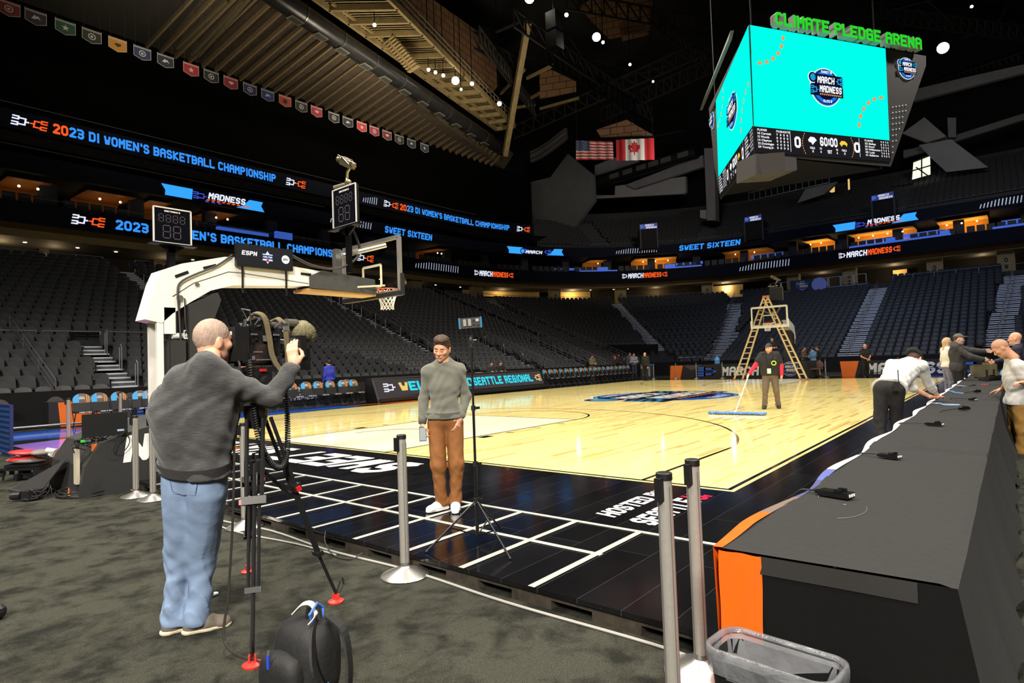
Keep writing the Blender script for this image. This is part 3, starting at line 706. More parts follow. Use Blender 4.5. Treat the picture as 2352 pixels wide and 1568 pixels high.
def sign(pa, pb, word, cut=True):
    a, b = q_of(*pa, 14.9), q_of(*pb, 14.9); W = b-a; z0, z1 = 14.42, 15.22; H = z1-z0
    def fn(mb):
        f = ribfn(a, z0, -.05); g = ribfn(a, z0, -.06); k = ribfn(a, z0, -.07)
        mb.add([f(0, H), f(W*.15, H), f(W*.28, H), f(W*.27, 0), f(W*.03, 0), f(W*.035, H*.45)], [tuple(range(6))], 4)
        mb.add([f(W*.84, H), f(W*.985, H), f(W*.965, H*.55), f(W, 0), f(W*.70, 0), f(W*.77, H*.3)], [tuple(range(6))], 4)
        bracket(mb, g, W*.285, H*.15, W*.12, H*.7, 5, t=.12, shear=0)
        if word == 'MADNESS':
            vs, fs = textmesh(word, .2, .05); Wt = vs[:, 0].max()
            put_text(mb, word, k, H*.62, W*.38, 3, .2, .05, u0=W*.42, v0=H*.36)
            for i in range(9): mb.add([k(W*(.40+.05*i), H*.16), k(W*(.43+.05*i), H*.16), k(W*(.445+.05*i), H*.3), k(W*(.415+.05*i), H*.3)], [(0, 1, 2, 3)], 2)
            for i in range(3): mb.add([k(W*(.40+.06*i), -.0), k(W*(.43+.06*i), -.0), k(W*(.42+.06*i), H*.12), k(W*(.39+.06*i), H*.12)], [(0, 1, 2, 3)], 5)
        else:
            put_text(mb, word, k, H*.5, W*.30, 3, .15, .05, u0=W*.33, v0=H*.12)
            n = 24; c = W*.28; mb.add([g(c+H*.42*math.cos(2*math.pi*i/n), H*.45+H*.42*math.sin(2*math.pi*i/n)) for i in range(n)], [tuple(range(n))], 7)
            mb.add([k(c+H*.3*math.cos(2*math.pi*i/n), H*.45+H*.3*math.sin(2*math.pi*i/n)) for i in range(n)], [tuple(range(n))], 4)
            bracket(mb, k, W*.66, H*.12, W*.12, H*.7, 5, flip=True, t=.13, shear=0)
    lettering(B2, 'led_sign', fn)
sign((362, 435), (600, 477), 'MADNESS'); sign((1165, 571), (1303, 574), 'MARCH'); sign((1915, 525), (2112, 497), 'MADNESS')
# structure behind the ribbons
nvw = pm('suite_wall_dark', (17, 18, 24), .8, var=.25, scale=1.5); slab = pm('slab_dark', (30, 31, 36), .8, var=.2, scale=2); drkw = pm('dark_brown_wall', (52, 40, 26), .8, var=.2, scale=1)
mb = MB()
wallband(mb, -24, QMAX, .5, 11.12, 7, 11.12, 120); wallband(mb, -24, QMAX, .5, 12.3, 7, 12.3, 120)
wallband(mb, -24, QMAX, 6.8, 12.3, 6.8, 14.4, 120); wallband(mb, -24, QMAX, .5, 14.38, 7, 14.38, 120)
struct(mb.build('wall_suite', nvw))
mb = MB(); wallband(mb, -24, QMAX, .1, 11.11, 1.4, 10.98, 120); wallband(mb, -24, QMAX, 1.4, 10.98, 1.4, 10.5, 120); struct(mb.build('trim_soffit', sofm))
mb = MB(); wallband(mb, -24, QMAX, 1.4, 10.6, 8, 10.6, 120); struct(mb.build('ceiling_concourse', pm('concourse_ceiling', (40, 36, 30), .8, var=.2)))
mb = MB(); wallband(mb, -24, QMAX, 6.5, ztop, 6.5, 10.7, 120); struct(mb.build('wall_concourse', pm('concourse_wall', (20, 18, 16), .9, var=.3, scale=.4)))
beige = pm('beige_column', (148, 128, 88), .8, var=.1, scale=3); DIG = pm('column_number', (40, 32, 22), .8)
def column(px, py, num, w=1.35, label=None):
    q = q_of(px, py, 10.2); p, n = rp(q, 2.6, ztop); rz = math.atan2(n.y, n.x)
    o = thing('concourse_column', label or f'beige concourse column painted {num}, under the lower ribbon screen', 'column', p, rz)
    MB().bbox((-.45, -w/2, 0), (.45, w/2, 10.7-ztop)).build('shaft', beige, o)
    t = MB()
    for i, ch in enumerate(num): put_text(t, ch, lambda u, v, i=i: (-.47, -u, v), .42, None, 0, 0, .03, v0=1.45-.62*i, center=True)
    t.build('painted_number', DIG, o)
for px, py, nmb, lb in ((1001, 645, '03', None), (1148, 655, '04', 'beige concourse column painted 04, nearer of two'), (1306, 660, '04', 'beige concourse column painted 04, farther of two'), (1453, 650, '06', None), (1615, 640, '06', 'beige concourse column painted 06, beside the lit window'),
                        (1788, 628, '07', 'beige concourse column painted 07, above the far basket'), (1924, 612, '07', 'beige concourse column painted 07, over the camera platform'), (2128, 583, '08', 'beige concourse column painted 08, over the end stand'), (2308, 555, '08', 'beige concourse column painted 08, at the right edge')):
    column(px, py, nmb, label=lb)
# lit wall areas on the concourse
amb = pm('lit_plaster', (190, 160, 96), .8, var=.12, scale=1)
def cwall(pa, pb, off, z0, z1, mat, name='wall_concourse'):
    mb = MB(); wallband(mb, q_of(*pa, 10), q_of(*pb, 10), off, z0, off, z1, 8); struct(mb.build(name, mat)); return mb
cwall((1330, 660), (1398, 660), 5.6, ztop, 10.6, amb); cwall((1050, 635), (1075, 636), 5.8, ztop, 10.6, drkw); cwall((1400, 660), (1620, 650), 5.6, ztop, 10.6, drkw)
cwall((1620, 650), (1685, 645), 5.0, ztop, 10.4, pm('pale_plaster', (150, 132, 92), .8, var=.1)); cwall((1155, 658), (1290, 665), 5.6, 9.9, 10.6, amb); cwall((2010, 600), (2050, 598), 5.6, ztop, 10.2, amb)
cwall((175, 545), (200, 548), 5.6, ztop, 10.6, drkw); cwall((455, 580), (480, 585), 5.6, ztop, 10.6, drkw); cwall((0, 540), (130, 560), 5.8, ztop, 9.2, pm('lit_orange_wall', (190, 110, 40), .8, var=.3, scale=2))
def pt(loc, p, col=(1, .72, .38), r=.15):
    l = bpy.data.lights.new('concourse_lamp', 'POINT'); l.energy = p; l.color = col; l.shadow_soft_size = r
    o = bpy.data.objects.new('concourse_lamp', l); C.objects.link(o); o.location = loc; return o
for px, py, p_ in ((60, 530, 22), (190, 548, 14), (460, 578, 12), (1055, 640, 20), (1230, 655, 28), (1365, 655, 55), (1520, 650, 24), (1655, 645, 45), (1860, 625, 20), (2030, 602, 32), (2250, 575, 22)):
    v, n = rp(q_of(px, py, 10.2), 4.6, 10.0); pt(v, p_*3.2)
# recessed downlights of the soffit
dlm = glow('downlight_glow', (255, 238, 200), 3.); _dl = None
for i, (px, py) in enumerate(((15, 517), (105, 527), (232, 543), (320, 556), (505, 577), (560, 583), (675, 600), (765, 610), (810, 614), (935, 630), (1030, 640), (1060, 645), (1118, 648), (1425, 655), (1447, 660), (1660, 650), (1390, 650))):
    v, n = rp(q_of(px, py, 10.55), 3.6, 10.58)
    if _dl is None: m_ = MB(); m_.cyl((0, 0, -.03), (0, 0, 0), .11, 14); _dl = tag(m_.build('downlight', dlm), 'small round recessed light in the concourse ceiling', 'ceiling light', 'recessed concourse lights'); _dl.location = v
    else: clone(_dl, loc=v)
# suites: dividers, ledges, chairs
dv = MB(); 
q = -6.
while q < QMAX:
    p, n = rp(q, 0, 0); t = Vector((-n.y, n.x, 0))
    m_ = MB(); a = rp(q, 2.2, 12.3)[0]; rz = math.atan2(n.y, n.x); m_.box((0, 0, 1.03), (.6, .9, 2.06)); o = struct(m_.build('wall_divider', pm('divider_navy', (30, 34, 48), .8, var=.15), loc=a, rz=rz)); q += 5.2
LEDGE = pm('ledge_painted_blue_light', (66, 110, 225), .5, emit=.42)  # blue light falling on the ledges put in as colour and own glow
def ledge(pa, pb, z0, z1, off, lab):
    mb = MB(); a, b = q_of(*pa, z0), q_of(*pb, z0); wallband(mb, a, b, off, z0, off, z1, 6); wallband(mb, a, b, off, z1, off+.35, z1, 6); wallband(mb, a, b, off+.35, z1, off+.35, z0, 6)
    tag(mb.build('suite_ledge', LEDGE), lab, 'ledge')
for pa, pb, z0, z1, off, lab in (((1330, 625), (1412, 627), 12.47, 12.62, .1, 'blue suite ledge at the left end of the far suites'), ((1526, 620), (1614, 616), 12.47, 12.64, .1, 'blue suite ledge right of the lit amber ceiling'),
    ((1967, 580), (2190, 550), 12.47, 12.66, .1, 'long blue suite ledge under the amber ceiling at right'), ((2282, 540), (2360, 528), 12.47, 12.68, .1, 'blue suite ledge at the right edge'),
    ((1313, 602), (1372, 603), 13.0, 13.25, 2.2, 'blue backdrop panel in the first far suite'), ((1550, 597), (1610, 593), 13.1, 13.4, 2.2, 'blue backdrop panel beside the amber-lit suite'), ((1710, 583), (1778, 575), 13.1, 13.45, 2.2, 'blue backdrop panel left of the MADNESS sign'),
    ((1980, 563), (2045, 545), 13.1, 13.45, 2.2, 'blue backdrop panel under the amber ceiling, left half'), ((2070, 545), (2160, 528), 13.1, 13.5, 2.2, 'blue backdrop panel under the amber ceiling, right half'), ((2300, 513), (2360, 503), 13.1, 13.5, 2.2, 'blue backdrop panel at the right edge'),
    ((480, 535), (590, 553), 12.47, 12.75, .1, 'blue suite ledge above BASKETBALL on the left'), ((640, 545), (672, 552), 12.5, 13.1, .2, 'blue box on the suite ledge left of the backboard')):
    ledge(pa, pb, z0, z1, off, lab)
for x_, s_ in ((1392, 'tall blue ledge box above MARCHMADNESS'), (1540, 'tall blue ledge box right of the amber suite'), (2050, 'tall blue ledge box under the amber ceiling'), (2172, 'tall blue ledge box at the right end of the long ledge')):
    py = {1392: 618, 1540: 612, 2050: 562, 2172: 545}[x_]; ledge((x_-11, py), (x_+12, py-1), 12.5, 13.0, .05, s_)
# suite chairs
sm = MB(); sm.bbox((-.25, -.3, 0), (.25, .3, .45)); sm.bbox((.15, -.32, .3), (.3, .32, .95)); chairm = pm('suite_chair_leather', (24, 22, 24), .6)
ch0 = None; q = -4.
while q < QMAX-2:
    if (q+6) % 5.2 > .9:
        v, n = rp(q, 1.2, 12.32); rz = math.atan2(n.y, n.x)
        if ch0 is None: ch0 = tag(sm.build('suite_chair', chairm, loc=v, rz=rz), 'dark low-backed chair in the row behind the suite ledge', 'chair', 'chairs in the suites')
        else: clone(ch0, loc=v, rz=rz)
    q += .78
# amber ceilings of the far suites
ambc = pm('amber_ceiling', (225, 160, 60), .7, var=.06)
bulbm = glow('warm_bulb', (255, 225, 170), 6.)
def suite_light(pa, pb, lab, powr=26, mat=ambc, zt_=14.05, n_b=3):
    a, b = q_of(*pa, 14.0), q_of(*pb, 14.0); mb = MB(); wallband(mb, a, b, .9, zt_, 4.8, zt_+.2, 6); wallband(mb, a, b, 4.8, zt_+.2, 4.8, 13.2, 6)
    tag(mb.build('suite_ceiling', mat), lab, 'ceiling panel')
    l = bpy.data.lights.new('suite_lamp', 'AREA'); l.shape = 'RECTANGLE'; l.size = max(1, abs(b-a)*.8); l.size_y = 2; l.energy = powr; l.color = (1, .66, .25)
    v, n = rp((a+b)/2, 3.0, 12.9); o = bpy.data.objects.new('suite_lamp', l); C.objects.link(o); o.location = v; o.rotation_euler = (math.pi, 0, math.atan2(n.y, n.x)+math.pi/2)
    for i in range(n_b):
        v, n = rp(a+(b-a)*(i+.7)/(n_b+.4), 1.5, zt_-.35); m_ = MB(); m_.ell((0, 0, 0), (.08, .08, .08), 8); h = m_.build('hanging_bulb', bulbm, loc=v)
        tag(h, 'small warm bulb hanging in a suite', 'lamp', 'hanging suite bulbs')
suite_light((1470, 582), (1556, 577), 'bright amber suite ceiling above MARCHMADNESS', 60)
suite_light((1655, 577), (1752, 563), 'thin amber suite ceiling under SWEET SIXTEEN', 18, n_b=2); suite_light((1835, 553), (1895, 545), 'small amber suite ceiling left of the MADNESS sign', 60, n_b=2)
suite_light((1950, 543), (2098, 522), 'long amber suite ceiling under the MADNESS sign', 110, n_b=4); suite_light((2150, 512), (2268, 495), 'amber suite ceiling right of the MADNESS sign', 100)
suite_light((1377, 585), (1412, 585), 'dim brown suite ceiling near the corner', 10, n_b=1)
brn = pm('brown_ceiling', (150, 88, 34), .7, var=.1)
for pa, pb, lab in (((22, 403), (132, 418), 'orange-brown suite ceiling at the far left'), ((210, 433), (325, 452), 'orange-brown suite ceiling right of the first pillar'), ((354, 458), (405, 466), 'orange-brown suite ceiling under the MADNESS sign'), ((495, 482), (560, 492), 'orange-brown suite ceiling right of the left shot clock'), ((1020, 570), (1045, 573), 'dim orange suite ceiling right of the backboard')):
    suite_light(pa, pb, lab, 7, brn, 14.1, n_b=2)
# ---- tier between the second and third ribbons on the left
mb = MB(); wallband(mb, -24, q3+2, .5, 15.2, 3, 15.2, 80); wallband(mb, -24, q3+2, 3, 15.2, 3, 15.5, 80); wallband(mb, -24, q3+2, 3, 15.5, 6, 15.9, 80); wallband(mb, -24, q3+2, 6.2, 15.2, 6.2, 17.2, 80); wallband(mb, -24, q3+2, .4, 16.86, 6.5, 16.86, 80)
struct(mb.build('wall_press', pm('press_wall_grey', (62, 62, 68), .85, var=.15, scale=2)))
mb = MB(); wallband(mb, q_of(255, 385, 15.8), q_of(630, 455, 15.8), 2.6, 15.2, 2.6, 16.1, 30); wallband(mb, q_of(255, 385, 15.8), q_of(630, 455, 15.8), 2.6, 16.1, 3.1, 16.1, 30)
struct(mb.build('wall_counter', pm('counter_front_grey', (128, 128, 140), .8, var=.08)))
ch1 = None; q = 0.
while q < q3-3:
    v, n = rp(q, 1.3, 15.0); rz = math.atan2(-n.y, -n.x)
    if ch1 is None: ch1 = tag(_low.build('stadium_seat', SEATB, loc=v, rz=rz), 'black seat in the row in front of the grey press counter', 'seat', 'black seats by the press counter')
    else: clone(ch1, loc=v, rz=rz)
    q += .62
wl = pm('window_glare', (235, 235, 240), .3, emit=1.2)  # painted glare: glowing bar for a reflection in the press box glass
tag(MB().box((0, 0, 0), (.9, .05, .12)).build('lamp_reflection_glow', wl, loc=GY(305, 367, 46)), 'bright lamp seen in the press box left of the counter', 'lamp')
for d_, zz_ in ((.2, 15.95), ):
    mb = MB(); P = [rp(q_, d_, zz_)[0] for q_ in np.linspace(-6, 24, 30)]; mb.tube(P, .02, 5); tag(mb.build('guard_rail', RAIL), 'thin rail on top of the second ribbon screen at left', 'guard rail')
mb = MB(); P = [rp(q_, .25, 12.85)[0] for q_ in np.linspace(-6, 30, 40)]; mb.tube(P, .02, 5); tag(mb.build('guard_rail', RAIL), 'thin rail on top of the lowest ribbon screen at left', 'guard rail')
mb = MB(); P = [rp(q_, .2, 15.95)[0] for q_ in np.linspace(q_of(1322, 562, 15.6), QMAX, 50)]; mb.tube(P, .03, 5); tag(mb.build('guard_rail', RAIL), 'bright thin rail in front of the dark upper seats', 'guard rail')
mb = MB(); P = [rp(q_, .1, 18.5)[0] for q_ in np.linspace(-6, q3-8, 40)]; mb.tube(P, .018, 5); tag(mb.build('guard_rail', RAIL), 'thin rail along the top of the topmost ribbon screen', 'guard rail')
# ---- upper tier on the end
up = MB()
def ustrip(mb, j0, z0, j1, z1):
    us = [('c', a) for a in range(62, 0, -4)]+[('e', y) for y in (17.5, 0, -20)]; A = []; B = []
    for u in us:
        p, n = bowl_pt(j0, u); A.append((p[0], p[1], z0)); p, n = bowl_pt(j1, u); B.append((p[0], p[1], z1))
    n = len(A); mb.add(A+B, [(i, i+1, n+i+1, n+i) for i in range(n-1)])
for j in range(16):
    d, z = upper_pt(j, None); ustrip(up, d-.2, z-.42, d-.2, z); ustrip(up, d-.2, z, d+.6, z)
ustrip(up, 36.6, 22.2, 36.6, 23.2)
struct(up.build('floor_upper_tier', conc))
signm = [pm('sign_navy', (28, 40, 110), .5, emit=.9), glow('sign_blue', (60, 110, 220), .9), glow('sign_white', (215, 218, 240), .9), glow('sign_o', (180, 140, 190), .8), glow('sign_c', (80, 130, 220), .9)]
for px, py, w_, lab in ((1489, 508, 2.1, 'small lit MARCH MADNESS sign over the upper entrance near the corner'), (1731, 490, 1.9, 'small lit MARCH MADNESS sign over the middle upper entrance'), (2028, 440, 2.0, 'small lit MARCH MADNESS sign over the right upper entrance')):
    q = q_of(px, py, 18.3); v, n = rp(q, 5.0, 17.8); rz = math.atan2(n.y, n.x); v = Vector(GZ(px, py+14, 17.3)); 
    # stand the doorway where the line of sight meets the tier
    o = thing('upper_entrance', lab.replace('small lit MARCH MADNESS sign over', 'dark doorway with a lit MARCH MADNESS sign at'), 'entrance', v, rz)
    MB().bbox((-.15, -.9, -2.4), (2.5, .9, -.2)).build('doorway', pm('doorway_black', (4, 4, 5), .9), o)
    for s in (-1, 1):
        m_ = MB(); m_.bbox((-.3, s*1.0-.08, -2.6), (1.9, s*1.0+.08, -.1)); m_.build('side_wall', pm('entrance_side', (52, 54, 64), .8), o)
    m_ = MB(); f = lambda u, v_, l=0: (-.36-.01*l, -u, v_); m_.add([f(a, b) for a, b in ((-w_/2, -.28), (w_/2, -.22), (w_/2, .42), (-w_/2, .32))], [(0, 1, 2, 3)], 0)
    put_text(m_, 'MARCH', lambda u, v_: (-.38, -u, v_), .24, w_*.5, 2, .1, .04, u0=-w_*.2, v0=.06); put_text(m_, 'MADNESS', lambda u, v_: (-.38, -u, v_), .24, w_*.62, 2, .1, .04, u0=-w_*.16, v0=-.22)
    bracket(m_, lambda u, v_: (-.375, -u, v_), -w_*.46, -.1, .35, .35, 4, t=.14, shear=0); m_.build('lit_sign', signm, o)
# ================================================================ curtain, roof, ducts, catwalk
def PV(px, py, A, B):
    d = _ray(px, py); A = np.array(A[:2], float); B = np.array(B[:2], float); t = B-A; n = np.array([-t[1], t[0]])
    k = n.dot(A-CAM[:2])/n.dot(d[:2]); return CAM+d*k
def slabpoly(pts, ext, name, mat, st=True, parent=None):
    o = MB().prism([tuple(p) for p in pts], ext).build(name, mat, parent); return struct(o) if st else o
struct(MB().bbox((-26, 46.5, 15.5), (57.5, 46.8, 26.25)).build('wall_curtain', pm('black_curtain', (3, 3, 3), 1., spec=.05)))
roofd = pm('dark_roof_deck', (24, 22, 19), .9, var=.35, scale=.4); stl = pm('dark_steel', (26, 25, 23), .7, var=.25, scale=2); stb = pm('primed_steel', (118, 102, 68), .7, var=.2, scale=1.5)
brk_ = bpy.data.materials.new('brown_acoustic_tiles'); brk_.use_nodes = True
def _bt(m, c1, c2, mort, bw, rh, ms=.02):
    nt = m.node_tree; b = nt.nodes['Principled BSDF']; tc = nt.nodes.new('ShaderNodeTexCoord'); br = nt.nodes.new('ShaderNodeTexBrick'); br.inputs['Scale'].default_value = 1
    br.inputs['Brick Width'].default_value = bw; br.inputs['Row Height'].default_value = rh; br.inputs['Mortar Size'].default_value = ms
    br.inputs['Color1'].default_value = (*srgb(c1), 1); br.inputs['Color2'].default_value = (*srgb(c2), 1); br.inputs['Mortar'].default_value = (*srgb(mort), 1)
    nt.links.new(tc.outputs['Object'], br.inputs[0]); nt.links.new(br.outputs['Color'], b.inputs['Base Color']); b.inputs['Roughness'].default_value = .9
    return m
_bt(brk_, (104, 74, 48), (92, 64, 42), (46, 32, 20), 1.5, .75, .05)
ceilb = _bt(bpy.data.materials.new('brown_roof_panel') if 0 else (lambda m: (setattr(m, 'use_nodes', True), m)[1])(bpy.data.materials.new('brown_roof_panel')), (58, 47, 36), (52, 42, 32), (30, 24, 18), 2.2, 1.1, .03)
D0 = Vector((GZ(600, -30, 27.5))); D1 = Vector((GZ(1152, 342, 27.5)))
def duct_y(x): return D0.y+(D1.y-D0.y)*(x-D0.x)/(D1.x-D0.x)
xa = 11.5
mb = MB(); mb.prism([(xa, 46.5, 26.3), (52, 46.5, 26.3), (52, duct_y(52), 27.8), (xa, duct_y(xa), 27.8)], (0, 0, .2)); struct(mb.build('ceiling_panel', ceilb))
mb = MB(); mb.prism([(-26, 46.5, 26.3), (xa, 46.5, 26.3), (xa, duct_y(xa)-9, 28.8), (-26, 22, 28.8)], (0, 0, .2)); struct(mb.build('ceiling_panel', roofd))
p = Vector(GZ(473, 143, 26.5)); q = Vector(GZ(629, 3, 27.6)); dr = (q-p); dr.z = 0; dr.normalize()
rb = MB(); x = xa-1
while x < 50:
    a = Vector((x, 46.4, 26.25)); k = 0
    # walk until the duct line
    t = 0
    while (a+dr*t).y > duct_y((a+dr*t).x)+.4 and t < 25: t += .2
    b = a+dr*t; a.z = 26.1; b.z = 25.95+1.5*(46.4-b.y)/(46.5-duct_y(b.x)+1e-6)
    if t > .6: rb.beam(a, b, .16, .34)
    x += 1.02
struct(rb.build('ceiling_rib', pm('roof_rib', (92, 78, 54), .8, var=.2)))
mb = MB()
for (a, b, c, d) in ((405, 110, 520, 0), (440, 125, 560, 0), (455, 128, 585, -20)): mb.beam(GZ(a, b, 26.2), GZ(c, d, 27.0), .22, .3)
for (a, b, c, d) in ((80, 0, 130, -40), (140, 60, 215, 0), (180, 60, 260, 0), (245, 65, 340, -30)): mb.beam(GZ(a, b, 26.9), GZ(c, d, 27.6), .12, .25)
struct(mb.build('ceiling_beam', pm('roof_beam_dim', (70, 62, 44), .8, var=.2)))
struct(MB().bbox((-30, -40, 44), (95, 60, 44.3)).build('ceiling', roofd))
struct(MB().bbox((88, -45, 10), (88.5, 60, 44)).build('wall_far', pm('far_wall_black', (5, 5, 6), .95)))
struct(MB().bbox((-30, 59, -1), (95, 60, 44)).build('wall_left', pm('far_wall_black', (5, 5, 6), .95)))
# duct
du = thing('air_duct', 'long round black ventilation duct with square grilles crossing the roof', 'duct')
mb = MB(); mb.cyl(D0, D1, .75, 20)
dd = (D1-D0).normalized(); mb.build('duct_tube', pm('duct_black', (58, 58, 60), .35, .7, var=.2, scale=1.5), du, smooth=40)
for px, py in ((683, 35), (737, 75), (790, 107), (843, 143), (889, 173), (933, 203), (975, 230), (1013, 256), (1049, 282), (1085, 304), (1116, 324)):
    c = Vector(GZ(px, py, 27.0)); 
    k = (c-D0).dot(dd); c = D0+dd*k; side = Vector((dd.y, -dd.x, 0)); 
    m_ = MB(); ax = Vector((-dd.y, dd.x, 0))
    pc_ = Vector(CAM)-c; pc_ = (pc_-dd*pc_.dot(dd)).normalized(); e = (pc_+ax*.75).normalized(); o_ = c+e*.78; up_ = dd; w_ = e.cross(dd)
    m_.prism([o_-up_*.55-w_*.32, o_+up_*.55-w_*.32, o_+up_*.55+w_*.32, o_-up_*.55+w_*.32], e*.08); g_ = m_.build('grille_frame', pm('grille_grey', (120, 118, 110), .5, .4), du)
    m_ = MB(); o2 = o_+e*.09; m_.prism([o2-up_*.46-w_*.24, o2+up_*.46-w_*.24, o2+up_*.46+w_*.24, o2-up_*.46+w_*.24], e*.01); m_.build('grille', pm('grille_dark', (52, 52, 50), .6), g_)
for k in np.linspace(.1, .98, 9):
    c = D0.lerp(D1, k); m_ = MB(); m_.cyl(c-dd*.06, c+dd*.06, .79, 20); m_.build('duct_collar', pm('duct_collar', (85, 84, 80), .35, .7), du)
# catwalk deck beside the duct, with joists, stair, lamps and rail
cw = thing('catwalk', 'beige corrugated roof catwalk with joists and rail beside the duct', 'catwalk')
zc_ = 29.5
a0, a1, b0, b1 = [Vector(GZ(*p, zc_)) for p in ((655, -60), (1140, 292), (845, -60), (1182, 285))]
mb = MB(); N_ = 90
for i in range(N_):
    t0, t1 = i/N_, (i+.55)/N_
    mb.prism([a0.lerp(a1, t0), a0.lerp(a1, t1), b0.lerp(b1, t1), b0.lerp(b1, t0)], (0, 0, .25))
mb.prism([a0, a1, b1, b0], (0, 0, .1)); 
for q in (a0, a1, b0, b1): pass
mb.build('deck', stb, cw)
mb = MB()
for t in np.linspace(0, 1, 16): mb.beam(a0.lerp(a1, t)-Vector((0, 0, .25)), b0.lerp(b1, t)-Vector((0, 0, .25)), .2, .4)
mb.beam(a0-Vector((0, 0, .2)), a1-Vector((0, 0, .2)), .25, .5); mb.beam(b0-Vector((0, 0, .2)), b1-Vector((0, 0, .2)), .25, .5); mb.build('joist', stb, cw)
mb = MB(); 
for h in (1.1, .6): mb.tube([b0+Vector((0, 0, h)), b1+Vector((0, 0, h))], .05, 5); mb.tube([a0+Vector((0, 0, h)), a1+Vector((0, 0, h))], .04, 5)
for t in np.linspace(0, 1, 30): p_ = b0.lerp(b1, t); mb.tube([p_, p_+Vector((0, 0, 1.1))], .04, 5)
mb.build('rail', pm('rail_dim', (110, 104, 84), .6), cw)
# zig-zag truss under/behind the duct side
tr = MB(); t0, t1 = Vector(GZ(760, -40, 31)), Vector(GZ(1158, 262, 31))
for k in range(14):
    a, b = t0.lerp(t1, k/14), t0.lerp(t1, (k+1)/14); u_ = Vector((0, 0, -1.6)); tr.beam(a, b, .2); tr.beam(a+u_, b+u_, .2); tr.beam(a, b+u_, .15); tr.beam(a, a+u_, .15)
tag(tr.build('roof_truss', stb), 'beige zigzag roof truss beside the catwalk', 'truss')
stt = MB(); sa, sb = Vector(GZ(895, 92, 29.0)), Vector(GZ(950, 158, 26.8))
for k in range(12):
    c = sa.lerp(sb, k/11); stt.box(c, (1.5, .35, .1), rz=math.atan2(dd.y, dd.x)+1.2)
stt.beam(sa, sb, .12, .4); tag(stt.build('catwalk_stair', stb), 'beige stair hanging from the catwalk', 'stair')
A_, B_ = GZ(892, 41, 31), GZ(1127, 214, 31)
def brownpanel(pxs, A, B, lab):
    P = [Vector(PV(*p, A, B)) for p in pxs]; n = (P[1]-P[0]).cross(P[2]-P[0]).normalized()
    o_ = P[0]; t = (Vector(B)-Vector(A)).normalized(); w_ = Vector((0, 0, 1)); nn = t.cross(w_)
    mb = MB(); mb.prism([((p-o_).dot(t), (p-o_).dot(w_), 0) for p in P], (0, 0, .3)); ob = mb.build('acoustic_panel', brk_)
    ob.matrix_world = Matrix(((t.x, w_.x, nn.x, o_.x), (t.y, w_.y, nn.y, o_.y), (t.z, w_.z, nn.z, o_.z), (0, 0, 0, 1))); return tag(ob, lab, 'panel')
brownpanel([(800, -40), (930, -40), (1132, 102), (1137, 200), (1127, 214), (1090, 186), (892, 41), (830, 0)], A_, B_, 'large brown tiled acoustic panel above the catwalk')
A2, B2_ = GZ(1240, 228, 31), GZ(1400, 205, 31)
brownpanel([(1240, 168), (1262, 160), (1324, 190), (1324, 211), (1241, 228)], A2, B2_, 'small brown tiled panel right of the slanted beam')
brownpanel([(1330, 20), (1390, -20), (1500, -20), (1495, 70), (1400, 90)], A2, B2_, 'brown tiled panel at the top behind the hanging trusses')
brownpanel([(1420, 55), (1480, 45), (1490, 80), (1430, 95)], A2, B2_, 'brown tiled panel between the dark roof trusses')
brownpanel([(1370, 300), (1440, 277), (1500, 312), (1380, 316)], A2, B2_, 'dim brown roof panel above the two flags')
sl = MB(); sl.beam(GX(1160, 355, 47), GX(1213, 50, 40), .55, .8); tag(sl.build('slanted_beam', stb), 'tall beige slanted roof beam right of the catwalk', 'beam')
# steelwork in the dark
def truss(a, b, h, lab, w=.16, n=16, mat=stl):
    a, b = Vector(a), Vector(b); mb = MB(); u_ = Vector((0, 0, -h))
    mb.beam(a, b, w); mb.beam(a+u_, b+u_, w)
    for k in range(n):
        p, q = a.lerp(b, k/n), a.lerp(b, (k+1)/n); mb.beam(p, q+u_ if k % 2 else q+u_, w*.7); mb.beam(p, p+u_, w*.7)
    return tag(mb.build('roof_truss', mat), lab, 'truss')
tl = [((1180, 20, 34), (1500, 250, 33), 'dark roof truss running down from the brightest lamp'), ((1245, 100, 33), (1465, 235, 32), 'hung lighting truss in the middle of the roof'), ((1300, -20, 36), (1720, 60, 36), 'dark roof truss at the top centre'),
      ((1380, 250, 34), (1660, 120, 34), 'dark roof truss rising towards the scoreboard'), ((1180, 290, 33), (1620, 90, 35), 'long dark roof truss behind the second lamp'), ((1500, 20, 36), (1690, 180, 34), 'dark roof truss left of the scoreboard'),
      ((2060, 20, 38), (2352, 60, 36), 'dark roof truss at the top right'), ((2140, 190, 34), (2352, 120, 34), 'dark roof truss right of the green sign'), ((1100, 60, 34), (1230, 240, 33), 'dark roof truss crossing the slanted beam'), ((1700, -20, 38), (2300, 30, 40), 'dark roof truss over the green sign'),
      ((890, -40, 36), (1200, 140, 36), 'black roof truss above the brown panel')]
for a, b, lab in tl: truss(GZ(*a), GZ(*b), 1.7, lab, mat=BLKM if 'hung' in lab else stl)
yb = MB()
for a, b in (((1150, 215), (1205, 160)), ((1210, 180), (1270, 150)), ((1140, 140), (1190, 200)), ((1220, 225), (1280, 190)), ((1170, 250), (1230, 240)), ((1240, 250), (1330, 225)), ((1135, 240), (1175, 300))):
    yb.beam(GZ(*a, 33), GZ(*b, 33), .2, .3)
struct(yb.build('ceiling_brace', stb))
rb = MB(); rng2 = random.Random(3)
for i in range(60):
    px, py = rng2.uniform(1180, 2352), rng2.uniform(-30, 330)
    if 1600 < px < 2130 and py > 40: continue
    z = rng2.uniform(33, 42); a = Vector(GZ(px, py, z)) if py < 500 else None; an = rng2.choice((.25, .25, 1.8, 2.9)); L = rng2.uniform(3, 9)
    rb.beam(a, a+Vector((math.cos(an)*L, math.sin(an)*L, rng2.uniform(-.4, .4))), rng2.uniform(.1, .22))
